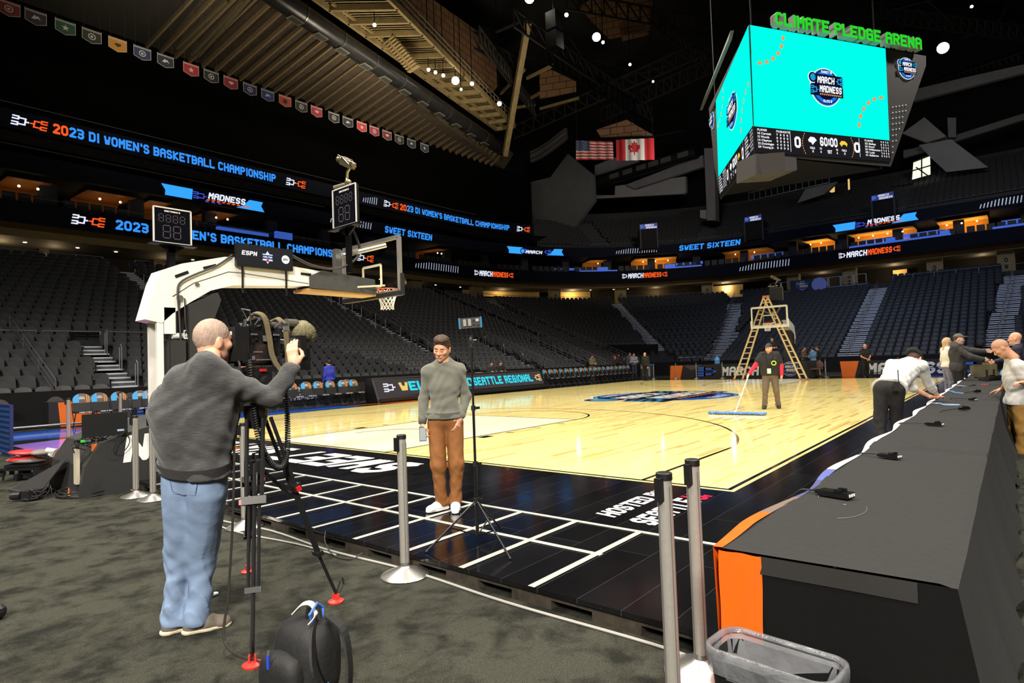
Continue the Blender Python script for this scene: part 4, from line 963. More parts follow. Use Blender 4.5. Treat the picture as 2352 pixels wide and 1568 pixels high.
struct(rb.build('ceiling_beam', stl))
# spot lamps
def spot(px, py, z, r, s, lab):
    c = Vector(GZ(px, py, z)); tgt = Vector((10, 6, 0)); d = (tgt-c).normalized()
    o = thing('spot_lamp', lab, 'lamp', c); m_ = MB(); m_.cyl(-d*r*1.6, Vector((0, 0, 0)), r*.7, 14, r*1.1); m_.beam((0, 0, r*.4), (0, 0, 44-z), .05); m_.build('housing', BLKM, o)
    m_ = MB(); m_.cyl(d*.02, d*.05, r, 18); m_.build('lens', glow('lamp_glow_%d' % s, (255, 246, 225), s), o)
for px, py, z, r, s, lab in ((1370, 85, 30, .36, 30, 'brilliant round spot lamp in the middle of the roof'), (1046, 185, 28.3, .36, 30, 'brilliant spot lamp on the catwalk above the brown panel edge'), (1147, 238, 28, .22, 20, 'bright spot lamp at the lower end of the catwalk'),
    (1216, -4, 32, .4, 30, 'brilliant spot lamp cut by the top edge of the picture'), (2166, 110, 26, .42, 30, 'brilliant spot lamp right of the green sign'), (1301, 34, 30, .16, 8, 'small oval lamp right of the top lamp'), (1385, 97, 30, .14, 8, 'small oval lamp just below the middle lamp'),
    (1447, 148, 30, .14, 3, 'small rectangular lamp on the hung truss'), (1500, 187, 30, .12, 3, 'small dim lamp at the end of the hung truss'), (984, 160, 28, .15, 12, 'small lamp left of the catwalk spot'), (1000, 166, 28, .15, 12, 'second small lamp left of the catwalk spot'), (1018, 173, 28, .15, 15, 'third small lamp nearest the catwalk spot'),
    (1084, 192, 28, .18, 18, 'small lamp right of the catwalk spot'), (1059, 205, 27, .12, 10, 'tiny lamp under the catwalk spot'), (860, 57, 28, .14, 8, 'small lamp on the upper catwalk'), (2232, 15, 32, .12, 10, 'tiny lamp at the top right')):
    spot(px, py, z, r, s, lab)
for x, y, z, e in ((24, 33, 21, 200), (8, 33, 21, 110), (36, 30, 21, 170)):
    l = area((x, y, z), 3, e*5.2, (x+2, y+8, 28), spread=150, color=(1, .86, .62))  # added upward lights without fixtures, brightening the roof and catwalk
# speaker cluster
sp = MB(); c = Vector(GZ(1272, 50, 30)); sp.box(c, (1.0, 1.0, 1.5)); sp.box(c-Vector((0, 0, 1.7)), (1.1, 1.1, 1.4)); sp.beam(c, (c.x, c.y, 44), .08); tag(sp.build('speaker_cluster', BLK), 'black hanging speaker boxes left of the middle lamp', 'speaker')
for i in range(7):
    m_ = MB() 
# banners on the black curtain
BN = [('black banner with a red field', (120, 26, 34)), ('dark maroon-navy banner with a silver peak emblem', (44, 30, 52)), ('green banner with a white star emblem', (16, 74, 46)), ('dark olive banner with a cream stripe', (26, 32, 24)), ('gold banner with a dark emblem', (190, 130, 30)),
      ('navy banner with a pale note emblem', (28, 40, 84)), ('dark navy banner with a white ringed emblem', (20, 30, 48)), ('red banner with a white swirl emblem', (168, 30, 44)), ('charcoal banner with a grey emblem', (24, 28, 34)), ('crimson banner with a ring emblem', (150, 26, 42)),
      ('indigo banner with a white ring emblem', (32, 34, 92)), ('royal blue banner with a pale shield', (30, 58, 128)), ('orange-red banner with a black round emblem', (196, 62, 44)), ('black banner with a cream stripe and pale emblem', (26, 26, 24)), ('pinkish red banner with a thin emblem', (176, 34, 56)),
      ('black banner with a white wheel emblem', (20, 20, 20)), ('dark blue banner with a pale round emblem', (22, 26, 44)), ('red banner with a wing emblem', (186, 40, 56)), ('deep red banner with a small crest', (150, 30, 48)), ('wine red banner with an oval emblem', (110, 28, 44)),
      ('nearly black banner with a brown emblem', (26, 20, 18)), ('navy banner with a white bolt emblem', (26, 34, 64)), ('dark blue banner with a white leaf-like emblem', (30, 38, 70))]
bw_ = pm('banner_trim', (128, 128, 128), .7); bkb = pm('banner_dark', (14, 14, 16), .8)
for i, (lab, col) in enumerate(BN):
    x = 1.31+1.42*i-.02; z = 22.35; 
    if i == 7: x = 11.15
    x = [1.31, 2.53, 3.94, 5.28, 6.66, 8.06, 9.45, 11.07, 12.42, 13.8, 15.22, 16.6, 18.02, 19.4, 20.76, 22.38, 23.75, 25.17, 26.51, 27.91, 29.32, 30.78, 32.41][i]
    o = thing('pennant_banner', lab+' on the black curtain', 'banner', (x, 40, z)); m_ = MB(); w_ = .5
    out = [(-w_, .42), (w_, .42), (w_, -.28), (0, -.46), (-w_, -.28)]
    m_.prism([(a, 0, b) for a, b in out], (0, .03, 0)); m_.build('cloth', pm('banner_cloth_%d' % i, [v*.68 for v in col], .85), o)
    m_ = MB()
    for z_ in ((.34, .37), (.28, .31)): m_.quad((-w_, -.01, z_[0]), (w_, -.01, z_[0]), (w_, -.01, z_[1]), (-w_, -.01, z_[1]))
    for a, b in zip(out, out[1:]+out[:1]):
        if a[1] > .4 and b[1] > .4: continue
        m_.beam((a[0], -.01, a[1]), (b[0], -.01, b[1]), .015, .025)
    m_.build('trim', bw_, o)
    m_ = MB(); k = i % 5; f = lambda u, v: (u, -.02, v)
    if i == 12: m_.add([f(.18*math.cos(t), .18*math.sin(t)-.03) for t in np.linspace(0, 6.28, 18)[:-1]], [tuple(range(17))])
    elif k in (0, 3):
        for t in range(16):
            a, b = t/16*6.283, (t+1)/16*6.283; m_.add([f(r*math.cos(q), r*math.sin(q)-.03) for r, q in ((.15, a), (.2, a), (.2, b), (.15, b))], [(0, 1, 2, 3)])
        m_.add([f(.07, 0), f(-.05, .05), f(-.08, -.09), f(.04, -.11)], [(0, 1, 2, 3)])
    elif k == 1:
        m_.add([f(-.22, -.12), f(-.05, .13), f(.02, .04), f(.1, .1), f(.24, -.12), f(.08, -.04), f(-.04, -.12)], [tuple(range(7))])
    elif k == 2:
        m_.add([f(*(np.array([math.cos(a), math.sin(a)])*(.2 if j % 2 == 0 else .08)+[0, -.04])) for j, a in enumerate(np.linspace(1.57, 1.57+6.283, 11)[:-1])], [tuple(range(10))])
    else: m_.add([f(-.2, .02), f(-.05, .1), f(.18, .08), f(.2, -.02), f(.02, -.14), f(-.1, -.06)], [tuple(range(6))])
    wq = MB(); wq.tube([(-.4, 0, .42), (-.4, 0, 4.6)], .008, 4); wq.tube([(.4, 0, .42), (.4, 0, 4.6)], .008, 4); wq.build('wire', stl, o)
    m_.build('emblem', bkb if i in (4, 12) else pm('emblem_pale', (132, 134, 140), .7), o)
# flags
fx = 50.
def flagf(pa, pb, pc, pd):
    A, B, Cc, D = [Vector(GX(*p, fx)) for p in (pa, pb, pc, pd)]
    def f(u, v, l=0):
        p = A.lerp(B, u).lerp(D.lerp(Cc, u), v); return (p.x-.02*l+.06*math.sin(u*26), p.y, p.z)
    return f
FR, FW, FBL = pm('flag_red', (176, 34, 44), .8), pm('flag_white', (196, 190, 186), .8), pm('flag_blue', (44, 56, 96), .8)
f = flagf((1323, 322), (1407, 325), (1409, 367), (1323, 367)); wf_ = MB()
for px_ in (1326, 1404, 1418, 1500): a_ = Vector(GX(px_, 324, fx)); wf_.tube([a_, (a_.x, a_.y, 44)], .012, 4)
tag(wf_.build('flag_wire', stl), 'thin wires from which the two flags hang', 'wire')
m_ = MB()
for i in range(13):
    v0, v1 = i/13, (i+1)/13; m_.grid(lambda u, v: f(u, v0+(v1-v0)*v), 30, 1, mi=0 if i % 2 == 0 else 1)
m_.grid(lambda u, v: f(u*.38, v*7/13, 1), 12, 2, mi=2)
for r_ in range(7):
    for c_ in range(6 if r_ % 2 == 0 else 5):
        u = .035+c_*.062+(0 if r_ % 2 == 0 else .031); v = .04+r_*.072
        m_.add([f(u-.008, v, 2), f(u+.008, v, 2), f(u+.008, v+.028, 2), f(u-.008, v+.028, 2)], [(0, 1, 2, 3)], 1)
o = m_.build('flag', [FR, FW, FBL]); tag(o, 'red, white and blue flag with stars and stripes hanging under the roof', 'flag')
f = flagf((1415, 321), (1502, 317), (1503, 367), (1416, 369)); m_ = MB()
m_.grid(lambda u, v: f(u*.25, v), 8, 1, mi=0); m_.grid(lambda u, v: f(.25+u*.5, v), 12, 1, mi=1); m_.grid(lambda u, v: f(.75+u*.25, v), 8, 1, mi=0)
leaf = [(0, 1), (.16, .7), (.34, .78), (.26, .34), (.5, .58), (.56, .46), (.82, .5), (.74, .28), (.86, .2), (.44, -.16), (.5, -.3), (.06, -.24), (.04, -.62)]
LF = leaf+[(-a, b) for a, b in leaf[::-1]][0 if 0 else 0:-1]
m_.add([f(.5+a*.19, .5-.05-b*.42+.06, 3) for a, b in LF], [tuple(range(len(LF)))], 0)
o = m_.build('flag', [FR, FW]); tag(o, 'red and white flag with a red leaf hanging under the roof', 'flag')
# concrete shapes at the far corner and right
cg = pm('grey_concrete_far', (86, 86, 90), .85, var=.08, scale=.6); cg2 = pm('pale_concrete_far', (125, 125, 130), .85, var=.08, scale=.6); cg3 = pm('mid_concrete_far', (104, 104, 110), .85, var=.1, scale=.6)
def farpoly(pxs, x, mat, t=.6): return slabpoly([GX(a, b, x) for a, b in pxs], (t, 0, 0), 'wall_concrete', mat)
farpoly([(1218, 418), (1264, 407), (1304, 353), (1362, 401), (1365, 461), (1315, 527), (1290, 560), (1262, 560), (1218, 540)], 63.5, cg)
farpoly([(1413, 427), (1574, 405), (1575, 440), (1569, 445), (1369, 456), (1369, 448), (1412, 448)], 69, cg2)
farpoly([(1438, 424), (1614, 356), (1616, 382), (1458, 433)], 68, cg3)
farpoly([(1366, 416), (1366, 380), (1440, 350), (1470, 372)], 68.5, cg3)
farpoly([(1617, 340), (1640, 340), (1644, 506), (1624, 506)], 66.8, cg3, 1.2)
farpoly([(1608, 482), (1622, 482), (1622, 503), (1608, 500)], 67, cg2)
farpoly([(2096, 206), (2219, 177), (2360, 146), (2360, 165), (2100, 232)], 74, cg3); farpoly([(2110, 333), (2185, 320), (2270, 384), (2174, 395)], 73, cg2)
farpoly([(2072, 306), (2123, 269), (2174, 313), (2127, 327)], 73.5, cg2); farpoly([(1831, 466), (1851, 432), (1923, 417), (1892, 446)], 73, cg2)
farpoly([(2176, 270), (2196, 270), (2196, 315), (2178, 315)], 74, cg3); farpoly([(2075, 345), (2100, 340), (2352, 260), (2352, 275), (2075, 362)], 75, cg)
win = struct(slabpoly([GX(a, b, 74) for a, b in ((2098, 372), (2136, 357), (2137, 400), (2095, 412))], (.1, 0, 0), 'window_1', pm('daylight_glass', (235, 238, 215), .3, emit=1.1)))
wf = MB()
for a, b in (((2098, 372), (2136, 357)), ((2117, 362), (2117, 408)), ((2096, 392), (2137, 380)), ((2104, 384), (2132, 404))): wf.beam(GX(*a, 73.8), GX(*b, 73.8), .12)
wf.build('window_bar', pm('window_bar', (70, 60, 40), .6), win)
w2 = struct(slabpoly([GX(a, b, 74) for a, b in ((1905, 440), (1917, 428), (1917, 440), (1910, 442))], (.1, 0, 0), 'window_2', pm('warm_glass', (240, 200, 120), .3, emit=.8)))
w3 = struct(slabpoly([GX(a, b, 74) for a, b in ((1947, 412), (1951, 410), (1952, 434), (1948, 436))], (.1, 0, 0), 'window_3', pm('warm_glass', (240, 200, 120), .3, emit=.8)))
d2 = thing('air_duct', 'dark round duct with square grilles above the pale concrete beam at the far corner', 'duct'); a, b = Vector(GX(1372, 418, 66)), Vector(GX(1600, 348, 66)); MB().cyl(a, b, .85, 16).build('duct_tube', pm('duct_far', (30, 30, 32), .4, .5), d2, smooth=40)
for t in (.22, .36, .5, .62, .74, .9):
    c = a.lerp(b, t)+Vector((-.86, 0, -.15)); m_ = MB(); u_ = (b-a).normalized(); v_ = Vector((0, 0, 1))
    m_.prism([c-u_*.7-v_*.32, c+u_*.7-v_*.32, c+u_*.7+v_*.32, c-u_*.7+v_*.32], (-.04, 0, 0)); m_.build('grille', pm('grille_far', (70, 70, 68), .5), d2)
# curved pale balcony beside the curtain top
mb = MB(); P = [Vector(GX(*p, 60)) for p in ((1218, 372), (1240, 362), (1265, 345), (1300, 318))]
for i in range(3): mb.prism([P[i], P[i+1], P[i+1]+Vector((0, 0, 1.5)), P[i]+Vector((0, 0, 1.5))], (.5, 0, 0))
struct(mb.build('wall_balcony', cg)); mb = MB(); mb.tube([p+Vector((-.3, 0, .2)) for p in P], .05, 5); mb.tube([p+Vector((-.3, 0, 1.0)) for p in P], .05, 5); tag(mb.build('guard_rail', stl), 'thin curved rail of the small balcony right of the curtain', 'guard rail')
# ================================================================ hanging scoreboard
def solid_text(mb, s, fn3, h, width=None, depth=.1, bold=.05, mi=0, mi2=1):
    vs, fs = textmesh(s, 0, bold); W = vs[:, 0].max(); sx = h if width is None else width/W
    mb.add([fn3(u*sx, v*h, 0) for u, v in vs], fs, mi)
    ec = {}
    for f in fs:
        for i in range(len(f)):
            e = (f[i], f[(i+1) % len(f)]); k = tuple(sorted(e)); ec.setdefault(k, []).append(e)
    sv = []; sf = []
    for k, l in ec.items():
        if len(l) == 1:
            a, b = l[0]; o = len(sv); sv += [fn3(vs[a][0]*sx, vs[a][1]*h, 0), fn3(vs[b][0]*sx, vs[b][1]*h, 0), fn3(vs[b][0]*sx, vs[b][1]*h, depth), fn3(vs[a][0]*sx, vs[a][1]*h, depth)]; sf.append((o, o+1, o+2, o+3))
    mb.add(sv, sf, mi2)
JC, JR, JL = np.array([19.5, 5.5]), np.array([25.8, 1.5]), np.array([24.8, 9.0])
jt = thing('hanging_scoreboard', 'giant three-sided hanging scoreboard showing a turquoise MARCH MADNESS screen', 'scoreboard')
jr = lambda px, py: Vector(PV(px, py, JC, JR)); jl = lambda px, py: Vector(PV(px, py, JL, JC))
body = pm('scoreboard_body', (44, 43, 44), .7, var=.06); TEAL = glow('screen_turquoise', (0, 250, 226), 1.0)
nr = Vector((-(JR-JC)[1], (JR-JC)[0], 0)).normalized(); nr = nr if nr.dot(Vector((-1, -1, 0))) > 0 else -nr
nl = Vector((-(JL-JC)[1], (JL-JC)[0], 0)).normalized(); nl = nl if nl.dot(Vector((-1, 1, 0))) > 0 else -nl
def quadfn(A, B, Cc, D, n):
    A, B, Cc, D = [Vector(q) for q in (A, B, Cc, D)]
    return lambda u, v, l=0: D.lerp(Cc, u).lerp(A.lerp(B, u), v)+n*(.012*l+.02)
SR = (jr(1722, 58), jr(2033, 112), jr(2042, 323), jr(1731, 290)); SL = (jl(1645, 231), jl(1720, 58), jl(1730.5, 288), jl(1651, 407))
inner = Vector((JC[0]+4.2, JC[1]+1.0, 0))
def face_body(pts, n, name='body'):
    MB().prism([p-n*.02 for p in pts], -n*.03).build(name, body, jt)
face_body([jr(1722, 56), jr(2128, 128), jr(2128, 150), jr(2047, 382), jr(1734, 354)], nr, 'front_body'); face_body([jl(1627, 250), jl(1632, 238), jl(1720, 56), jl(1734, 354), jl(1654, 458), jl(1640, 380)], nl, 'left_body')
zb_ = SR[3].z
core = MB(); pA, pB, pC = Vector((JC[0]+.5, JC[1]+.05, 0)), Vector((JR[0]+.6, JR[1]+.4, 0)), Vector((JL[0]+.5, JL[1]+.2, 0)); z0_, z1_ = zb_-1.1, SR[0].z-.15
core.prism([(p.x, p.y, z0_) for p in (pA, pB, pC)], (0, 0, z1_-z0_)); core.build('core', BLK, jt)
# under box
ub = MB(); P = [Vector(p) for p in (jr(1735, 352), jr(1829, 362), jr(1831, 390), jr(1735, 402))]; ub.prism(P, -nr*1.2); P = [jl(1707, 372), jl(1734, 354), jl(1735, 402), jl(1707, 420)]; ub.prism(P, -nl*1.2); ub.build('under_box', pm('under_box_grey', (74, 72, 76), .7), jt)
scrm = [LEDM[7], glow('scr_blue', (30, 110, 215), 1.), glow('scr_white', (240, 240, 245), 1.), glow('scr_orange', (222, 150, 88), 1.), glow('scr_cyan', (30, 150, 210), 1.), TEAL, glow('scr_black', (28, 27, 30), 1.), glow('scr_yellow', (240, 200, 60), 1.)]
def dashed(mb, f, cx, cy, r, a0, a1, asp, n=6, l=1):
    for i in range(n):
        for t0, t1 in ((a0+(a1-a0)*(i+.2)/n, a0+(a1-a0)*(i+.75)/n),):
            m = 3; 
            for k in range(m):
                s0, s1 = R(t0+(t1-t0)*k/m), R(t0+(t1-t0)*(k+1)/m)
                mb.add([f(cx+q*math.cos(t)/asp, cy+q*math.sin(t), l) for q, t in ((r-.016, s0), (r+.016, s0), (r+.016, s1), (r-.016, s1))], [(0, 1, 2, 3)], 3)
def screen(S, n, name, asp):
    f = quadfn(*S, n); mb = MB(); mb.add([f(0, 0), f(1, 0), f(1, 1), f(0, 1)], [(0, 1, 2, 3)], 5)
    dashed(mb, f, .0, 1.22, .5, -95, -40, asp, 6) if 0 else None
    dashed(mb, f, .03, .97, .34, -90, 0, asp, 6); dashed(mb, f, .98, .08, .38, 92, 180, asp, 6)
    emblem(mb, lambda u, v, l: f(.52+u/asp, .48+v, l+1), .2)
    mb.build(name, scrm, jt)
asp = (SR[1]-SR[0]).length/(SR[0]-SR[3]).length
screen(SR, nr, 'main_screen', asp); screen(SL, nl, 'left_screen', (SL[1]-SL[0]).length/(SL[1]-SL[2]).length)
def stats(S, n, name):
    f = quadfn(*S, n); mb = MB(); mb.add([f(0, 0), f(1, 0), f(1, 1), f(0, 1)], [(0, 1, 2, 3)], 6); g = lambda u, v: f(u, v, 1)
    T = lambda s, u, v, h, w, mi=2, b=.03: put_text(mb, s, lambda a, c: g(u+a, v+c), h, w, mi, 0, b)
    names = ['PLAYER', '10 Cerniak', '12 Woods', '14 Clayton', '22 Donningan', '24 Young Jr.']; n2 = ['PLAYER', '22 Bailey', '24 Good', '33 Williamson', '35 Luis', '41 Gallerno']
    for i in range(6):
        T(names[i], .02, .84-.13*i, .085, .02+.0075*len(names[i])); T(n2[i], .80, .84-.13*i, .085, .02+.0075*len(n2[i]))
        for k in range(4):
            T('0' if (i*3+k) % 3 else str((i*7+k*5) % 8) if i else 'PTS', .15+.024*k, .84-.13*i, .085, .010 if i else .02); T('0' if (i+k) % 2 else '1', .925+.018*k, .84-.13*i, .085, .008)
    T('0', .275, .3, .46, .045, b=.06); T('0', .715, .3, .46, .045, b=.06); T('60:00', .46, .46, .38, .13, b=.06); T('1ST', .51, .16, .15, .035); T('FOULS', .385, .30, .09, .035); T('0', .40, .16, .1, .01); T('FOULS', .62, .30, .09, .035); T('0', .635, .16, .1, .01)
    T('TO', .455, .30, .09, .015); T('4', .458, .16, .1, .01); T('TO', .575, .30, .09, .015); T('4', .578, .16, .1, .01)
    for u in (.245, .755): mb.add([g(u, .12), g(u+.003, .12), g(u+.003, .95), g(u, .95)], [(0, 1, 2, 3)], 2)
    for s_, c_ in ((1, .35), (-1, .69)):
        for i in range(9):
            v0 = .08+.1*i; b_ = .02*math.sin(math.pi*(i+.5)/9)*s_*-1; mb.add([g(c_+b_, v0), g(c_+b_+.005, v0), g(c_+b_+.005, v0+.06), g(c_+b_, v0+.06)], [(0, 1, 2, 3)], 3)
    # two club marks: pale horned shape, yellow bird-head shape
    mb.add([g(.405+.032*a, .64+.17*b) for a, b in ((-1, .2), (-.4, 1), (.5, .9), (1, .2), (.5, -.3), (0, -1), (-.3, -.4), (-.8, -.3))], [tuple(range(8))], 2)
    mb.add([g(.635+.03*a, .62+.15*b) for a, b in ((-1, .1), (-.5, .9), (.4, .9), (1, .2), (.8, -.7), (.4, -.1), (-.2, -.2), (-.5, -.8))], [tuple(range(8))], 7)
    mb.build(name, scrm, jt)
stats((SR[3], SR[2], jr(2046, 372), jr(1734, 350)), nr, 'front_stat_strip'); stats((SL[3], SL[2], jl(1734, 352), jl(1654, 455)), nl, 'left_stat_strip')
def smallmark(fA, cx, cy, n, s): 
    mb = MB(); c = fA(cx, cy); t = Vector((n.y, -n.x, 0)); t = t if t.dot(Vector(CR)) > 0 else -t
    emblem(mb, lambda u, v, l: c+t*u+Vector((0, 0, v))+n*(.03+.01*l), s); mb.build('side_emblem', scrm, jt)
smallmark(jr, 2081, 158, nr, .52); smallmark(jl, 1637, 277, nl, .45)
mb = MB(); dt = (jr(2060, 250)-jr(2050, 250))
for i in range(9):
    for j in range(9-i//2):
        c = jr(2050+i*7.5, 246+j*13-i*1.2)
        if i*7.5+2050 > 2118-(246+j*13-150)*.33: continue
        mb.box(c+nr*.02, (.03, .03, .03))
mb.build('dot_pattern', scrm[2], jt)
for a, b, c_, d_ in (((1702, 68), (1626, 252), (1634, 236), (1700, 88)),):
    MB().prism([jl(*a)+nl*.3, jl(*b)+nl*.3, jl(*c_)+nl*.35, jl(*d_)+nl*.35], nl*.15).build('top_lip', pm('lip_grey', (98, 96, 98), .6), jt)
GRN = glow('letter_green', (38, 205, 40), 1.0); GRS = pm('letter_side', (150, 160, 150), .5)
A1, A2_, A3 = jr(1768, 66)+nr*.35, jr(2102, 123)+nr*.35, jr(1766, 35)+nr*.35
ux = (A2_-A1); Lw = ux.length; ux.normalize(); mb = MB()
solid_text(mb, 'CLIMATE PLEDGE ARENA', lambda u, v, w: A1+ux*u+Vector((0, 0, v))-nr*w, (A3-A1).length*.95, Lw, .3, .07); mb.build('green_letters', [GRN, GRS], jt)
mb = MB()
for p in (pA, pB, pC): mb.tube([(p.x, p.y, z1_), (p.x, p.y, 44)], .03, 5)
mb.build('suspension_cable', stl, jt)
# cable tray and boxes hung under the scoreboard
o = thing('rigging_bar', 'dark rigging bar with a beige junction box under the scoreboard', 'rigging'); mb = MB(); a, b = Vector(GX(1720, 462, 40)), Vector(GX(1905, 420, 38)); truss_ = None
mb.tube([a, b], .06, 6); mb.tube([a+Vector((0, 0, .6)), b+Vector((0, 0, .6))], .06, 6)
for k in range(14): c = a.lerp(b, k/13); mb.tube([c, c+Vector((0, 0, .6))], .03, 4)
mb.build('bar', stl, o); MB().box(Vector(GX(1807, 412, 38)), (.3, .5, .55)).build('junction_box', pm('beige_box', (190, 165, 125), .7), o); MB().box(Vector(GX(1893, 400, 38)), (.3, .3, .4)).build('junction_box', pm('beige_box', (190, 165, 125), .7), o)
# ================================================================ baskets
def basket(name_lab, x_sign=1, near=True):
    """local frame: origin on the floor at the middle of the baseline, +X into the court, Y across"""
    o = thing('basketball_goal', name_lab, 'basketball goal')
    PADM = pm('dark_grey_padding', (62, 62, 62), .75, var=.12, scale=8, bump=.25, bscale=14); STEELW = pm('stanchion_white', (236, 234, 226), .35, var=.02)
    # arm: traced side outline, 0.36 wide
    arm = [(-3.04, 2.26), (-2.89, 2.81), (-2.81, 3.01), (-2.52, 3.14), (-1.86, 3.32), (-1.65, 3.34), (-.69, 3.29), (-.04, 3.25), (-.31, 2.96), (-1.74, 2.86), (-2.09, 2.75), (-2.41, 2.54), (-2.66, 2.36), (-2.81, 2.21)]
    m = MB(); m.prism([(x, -.2, z) for x, z in arm][::-1], (0, .4, 0)); a = m.build('arm', STEELW, o)
    m = MB()
    for (x0, z0), (x1, z1) in (((-2.62, 2.93), (-2.43, 3.02)), ((-2.2, 3.1), (-2.0, 3.17)), ((-.5, 3.17), (-.3, 3.165))): m.beam((x0, -.21, z0), (x1, -.21, z1), .012, .04)
    m.build('arm_slot', BLK, a)
    m = MB(); P = [(-2.66, 2.62), (-2.35, 2.85), (-1.8, 3.08), (-1.6, 3.08), (-.35, 3.0)]
    for (x0, z0), (x1, z1) in zip(P, P[1:]): m.beam((x0, -.203, z0), (x1, -.203, z1), .006, .012)
    m.cyl((-2.56, -.2, 2.60), (-2.56, -.24, 2.60), .045, 14); m.cyl((-2.3, -.2, 2.83), (-2.3, -.23, 2.83), .03, 12); m.build('seam', pm('arm_seam_grey', (90, 88, 80), .5), a)
    MB().prism([(x, -.26, z) for x, z in ((-.33, 2.92), (-.33, 3.14), (-.08, 3.26), (1.10, 3.19), (1.12, 2.9))][::-1], (0, .52, 0)).build('arm_pad', PADM, o)
    MB().bbox((-.4, -.22, 2.86), (1.15, .22, 2.91)).build('arm_underside', pm('tan_underside', (176, 140, 92), .6), o)
    # posts
    m = MB(); m.bbox((-2.88, -.19, .3), (-2.79, -.12, 2.3)); m.bbox((-2.88, .12, .3), (-2.79, .19, 2.3)); m.bbox((-2.78, -.2, 2.05), (-2.62, -.1, 2.45)); m.build('rear_post', STEELW, o)
    m = MB(); m.bbox((-2.7, -.26, .45), (-2.5, .26, 1.95)); m.prism([(x, -.26, z) for x, z in ((-2.45, .5), (-2.05, .5), (-2.1, 2.2), (-1.95, 2.6), (-2.0, 2.72), (-2.45, 2.5))], (0, .52, 0)); m.build('front_pad', pm('black_vinyl_pad', (38, 38, 38), .7, var=.1, scale=6, bump=.15, bscale=10), o)
    m = MB(); m.cyl((-2.65, -.14, 2.02), (-2.25, -.14, 2.03), .045, 10); m.tube([(-2.5, -.2, 1.98), (-2.3, -.2, 1.98), (-2.3, -.2, 2.1), (-2.5, -.2, 2.1), (-2.5, -.2, 1.98)], .012, 5); m.build('hydraulic_strut', STEELW, o)
    # base box in black covers
    base = [(-4.0, FZ), (-3.95, .28), (-3.78, .56), (-3.5, .66), (-3.0, .76), (-2.5, .85), (-2.15, .86), (-2.1, FZ)]
    m = MB(); m.prism([(x, -.75, z) for x, z in base][::-1], (0, 1.5, 0)); bs = m.build('base_cover', pm('base_cover_black', (40, 40, 40), .6, var=.1, scale=5, bump=.12, bscale=6), o)
    m = MB(); put_text(m, 'NCAA', lambda u, v: (-3.52+u, -.756, .27+v), .36, 1.38, 0, .12, .05); m.build('cover_lettering', pm('cover_white', (235, 235, 235), .6), bs)
    if near:
        m = MB(); m.prism([(-4.0, .75, .1), (-4.45, .8, FZ+.02), (-4.3, -.1, FZ+.02), (-3.98, -.1, .35)], (0, 0, .02)); m.build('loose_flap', pm('base_cover_black', (40, 40, 40)), bs)
        m = MB(); m.bbox((-4.01, -.62, .05), (-3.97, -.5, .5)); m.build('weight_plate', pm('weight_cream', (190, 182, 160), .6), bs)
    # backboard with glass, frame, square, pads, rim, net
    bx = 1.22
    bb = MB(); 
    for a_, b_ in (((-.915, 2.9), (.915, 2.9)), ((-.915, 3.965), (.915, 3.965)), ((-.915, 2.9), (-.915, 3.965)), ((.915, 2.9), (.915, 3.965))): bb.beam((bx-.02, a_[0], a_[1]), (bx-.02, b_[0], b_[1]), .07, .07)
    f = bb.build('backboard_frame', pm('frame_grey', (150, 148, 142), .4, .5) if near else WHT, o)
    g = pm('clear_glass', (30, 32, 34), .03, alpha=.06, spec=.35); MB().bbox((bx-.01, -.88, 2.93), (bx+.005, .88, 3.93)).build('glass', g, f)
    m = MB()
    for a_, b_ in (((-.295, 3.07), (.295, 3.07)), ((-.295, 3.5), (.295, 3.5)), ((-.295, 3.07), (-.295, 3.5)), ((.295, 3.07), (.295, 3.5))): m.beam((bx+.01, a_[0], a_[1]), (bx+.01, b_[0], b_[1]), .008, .05)
    if not near:
        for a_, b_ in (((-.88, 2.95), (.88, 2.95)), ((-.88, 3.92), (.88, 3.92)), ((-.88, 2.95), (-.88, 3.92)), ((.88, 2.95), (.88, 3.92))): m.beam((bx+.01, a_[0], a_[1]), (bx+.01, b_[0], b_[1]), .008, .05)
    m.build('target_square', pm('cream_tape', (226, 220, 190), .6), f)
    pd = MB(); pd.beam((bx-.01, -.93, 2.86), (bx-.01, .93, 2.86), .1, .09); pd.beam((bx-.01, -.95, 2.82), (bx-.01, -.95, 3.24), .09, .07); pd.beam((bx-.01, .95, 2.82), (bx-.01, .95, 3.24), .09, .07); pd.build('edge_padding', pm('edge_pad_black', (34, 33, 32), .5) if near else WHT, f)
    st = MB(); st.cyl((.45, -.15, 3.62), (bx-.05, -.55, 3.85), .05, 10); st.cyl((.45, .15, 3.62), (bx-.05, .55, 3.85), .05, 10); st.beam((.4, 0, 3.1), (.4, 0, 3.75), .12, .12); st.tube([(.6, -.2, 3.0), (bx-.06, -.5, 3.05)], .02, 6); st.tube([(.6, .2, 3.0), (bx-.06, .5, 3.05)], .02, 6); st.box((1.12, .0, 3.02), (.16, .4, .12))
    st.build('backboard_mount', CHR, o)
    rc = Vector((1.6, 0, 3.05)); m = MB(); m.tube([rc+Vector((.23*math.cos(t), .23*math.sin(t), 0)) for t in np.linspace(0, 2*math.pi, 33)[:-1]], .012, 6, closed=True); m.beam((bx, 0, 3.05), (1.38, 0, 3.05), .16, .03); m.box((bx+.02, 0, 3.02), (.03, .2, .14))
    m.build('rim', pm('orange_rim', (226, 92, 40), .4), o)
    n = MB(); K = 12; rows = [(.225, 0), (.215, -.07), (.19, -.14), (.165, -.21), (.145, -.28), (.13, -.35), (.135, -.42)]
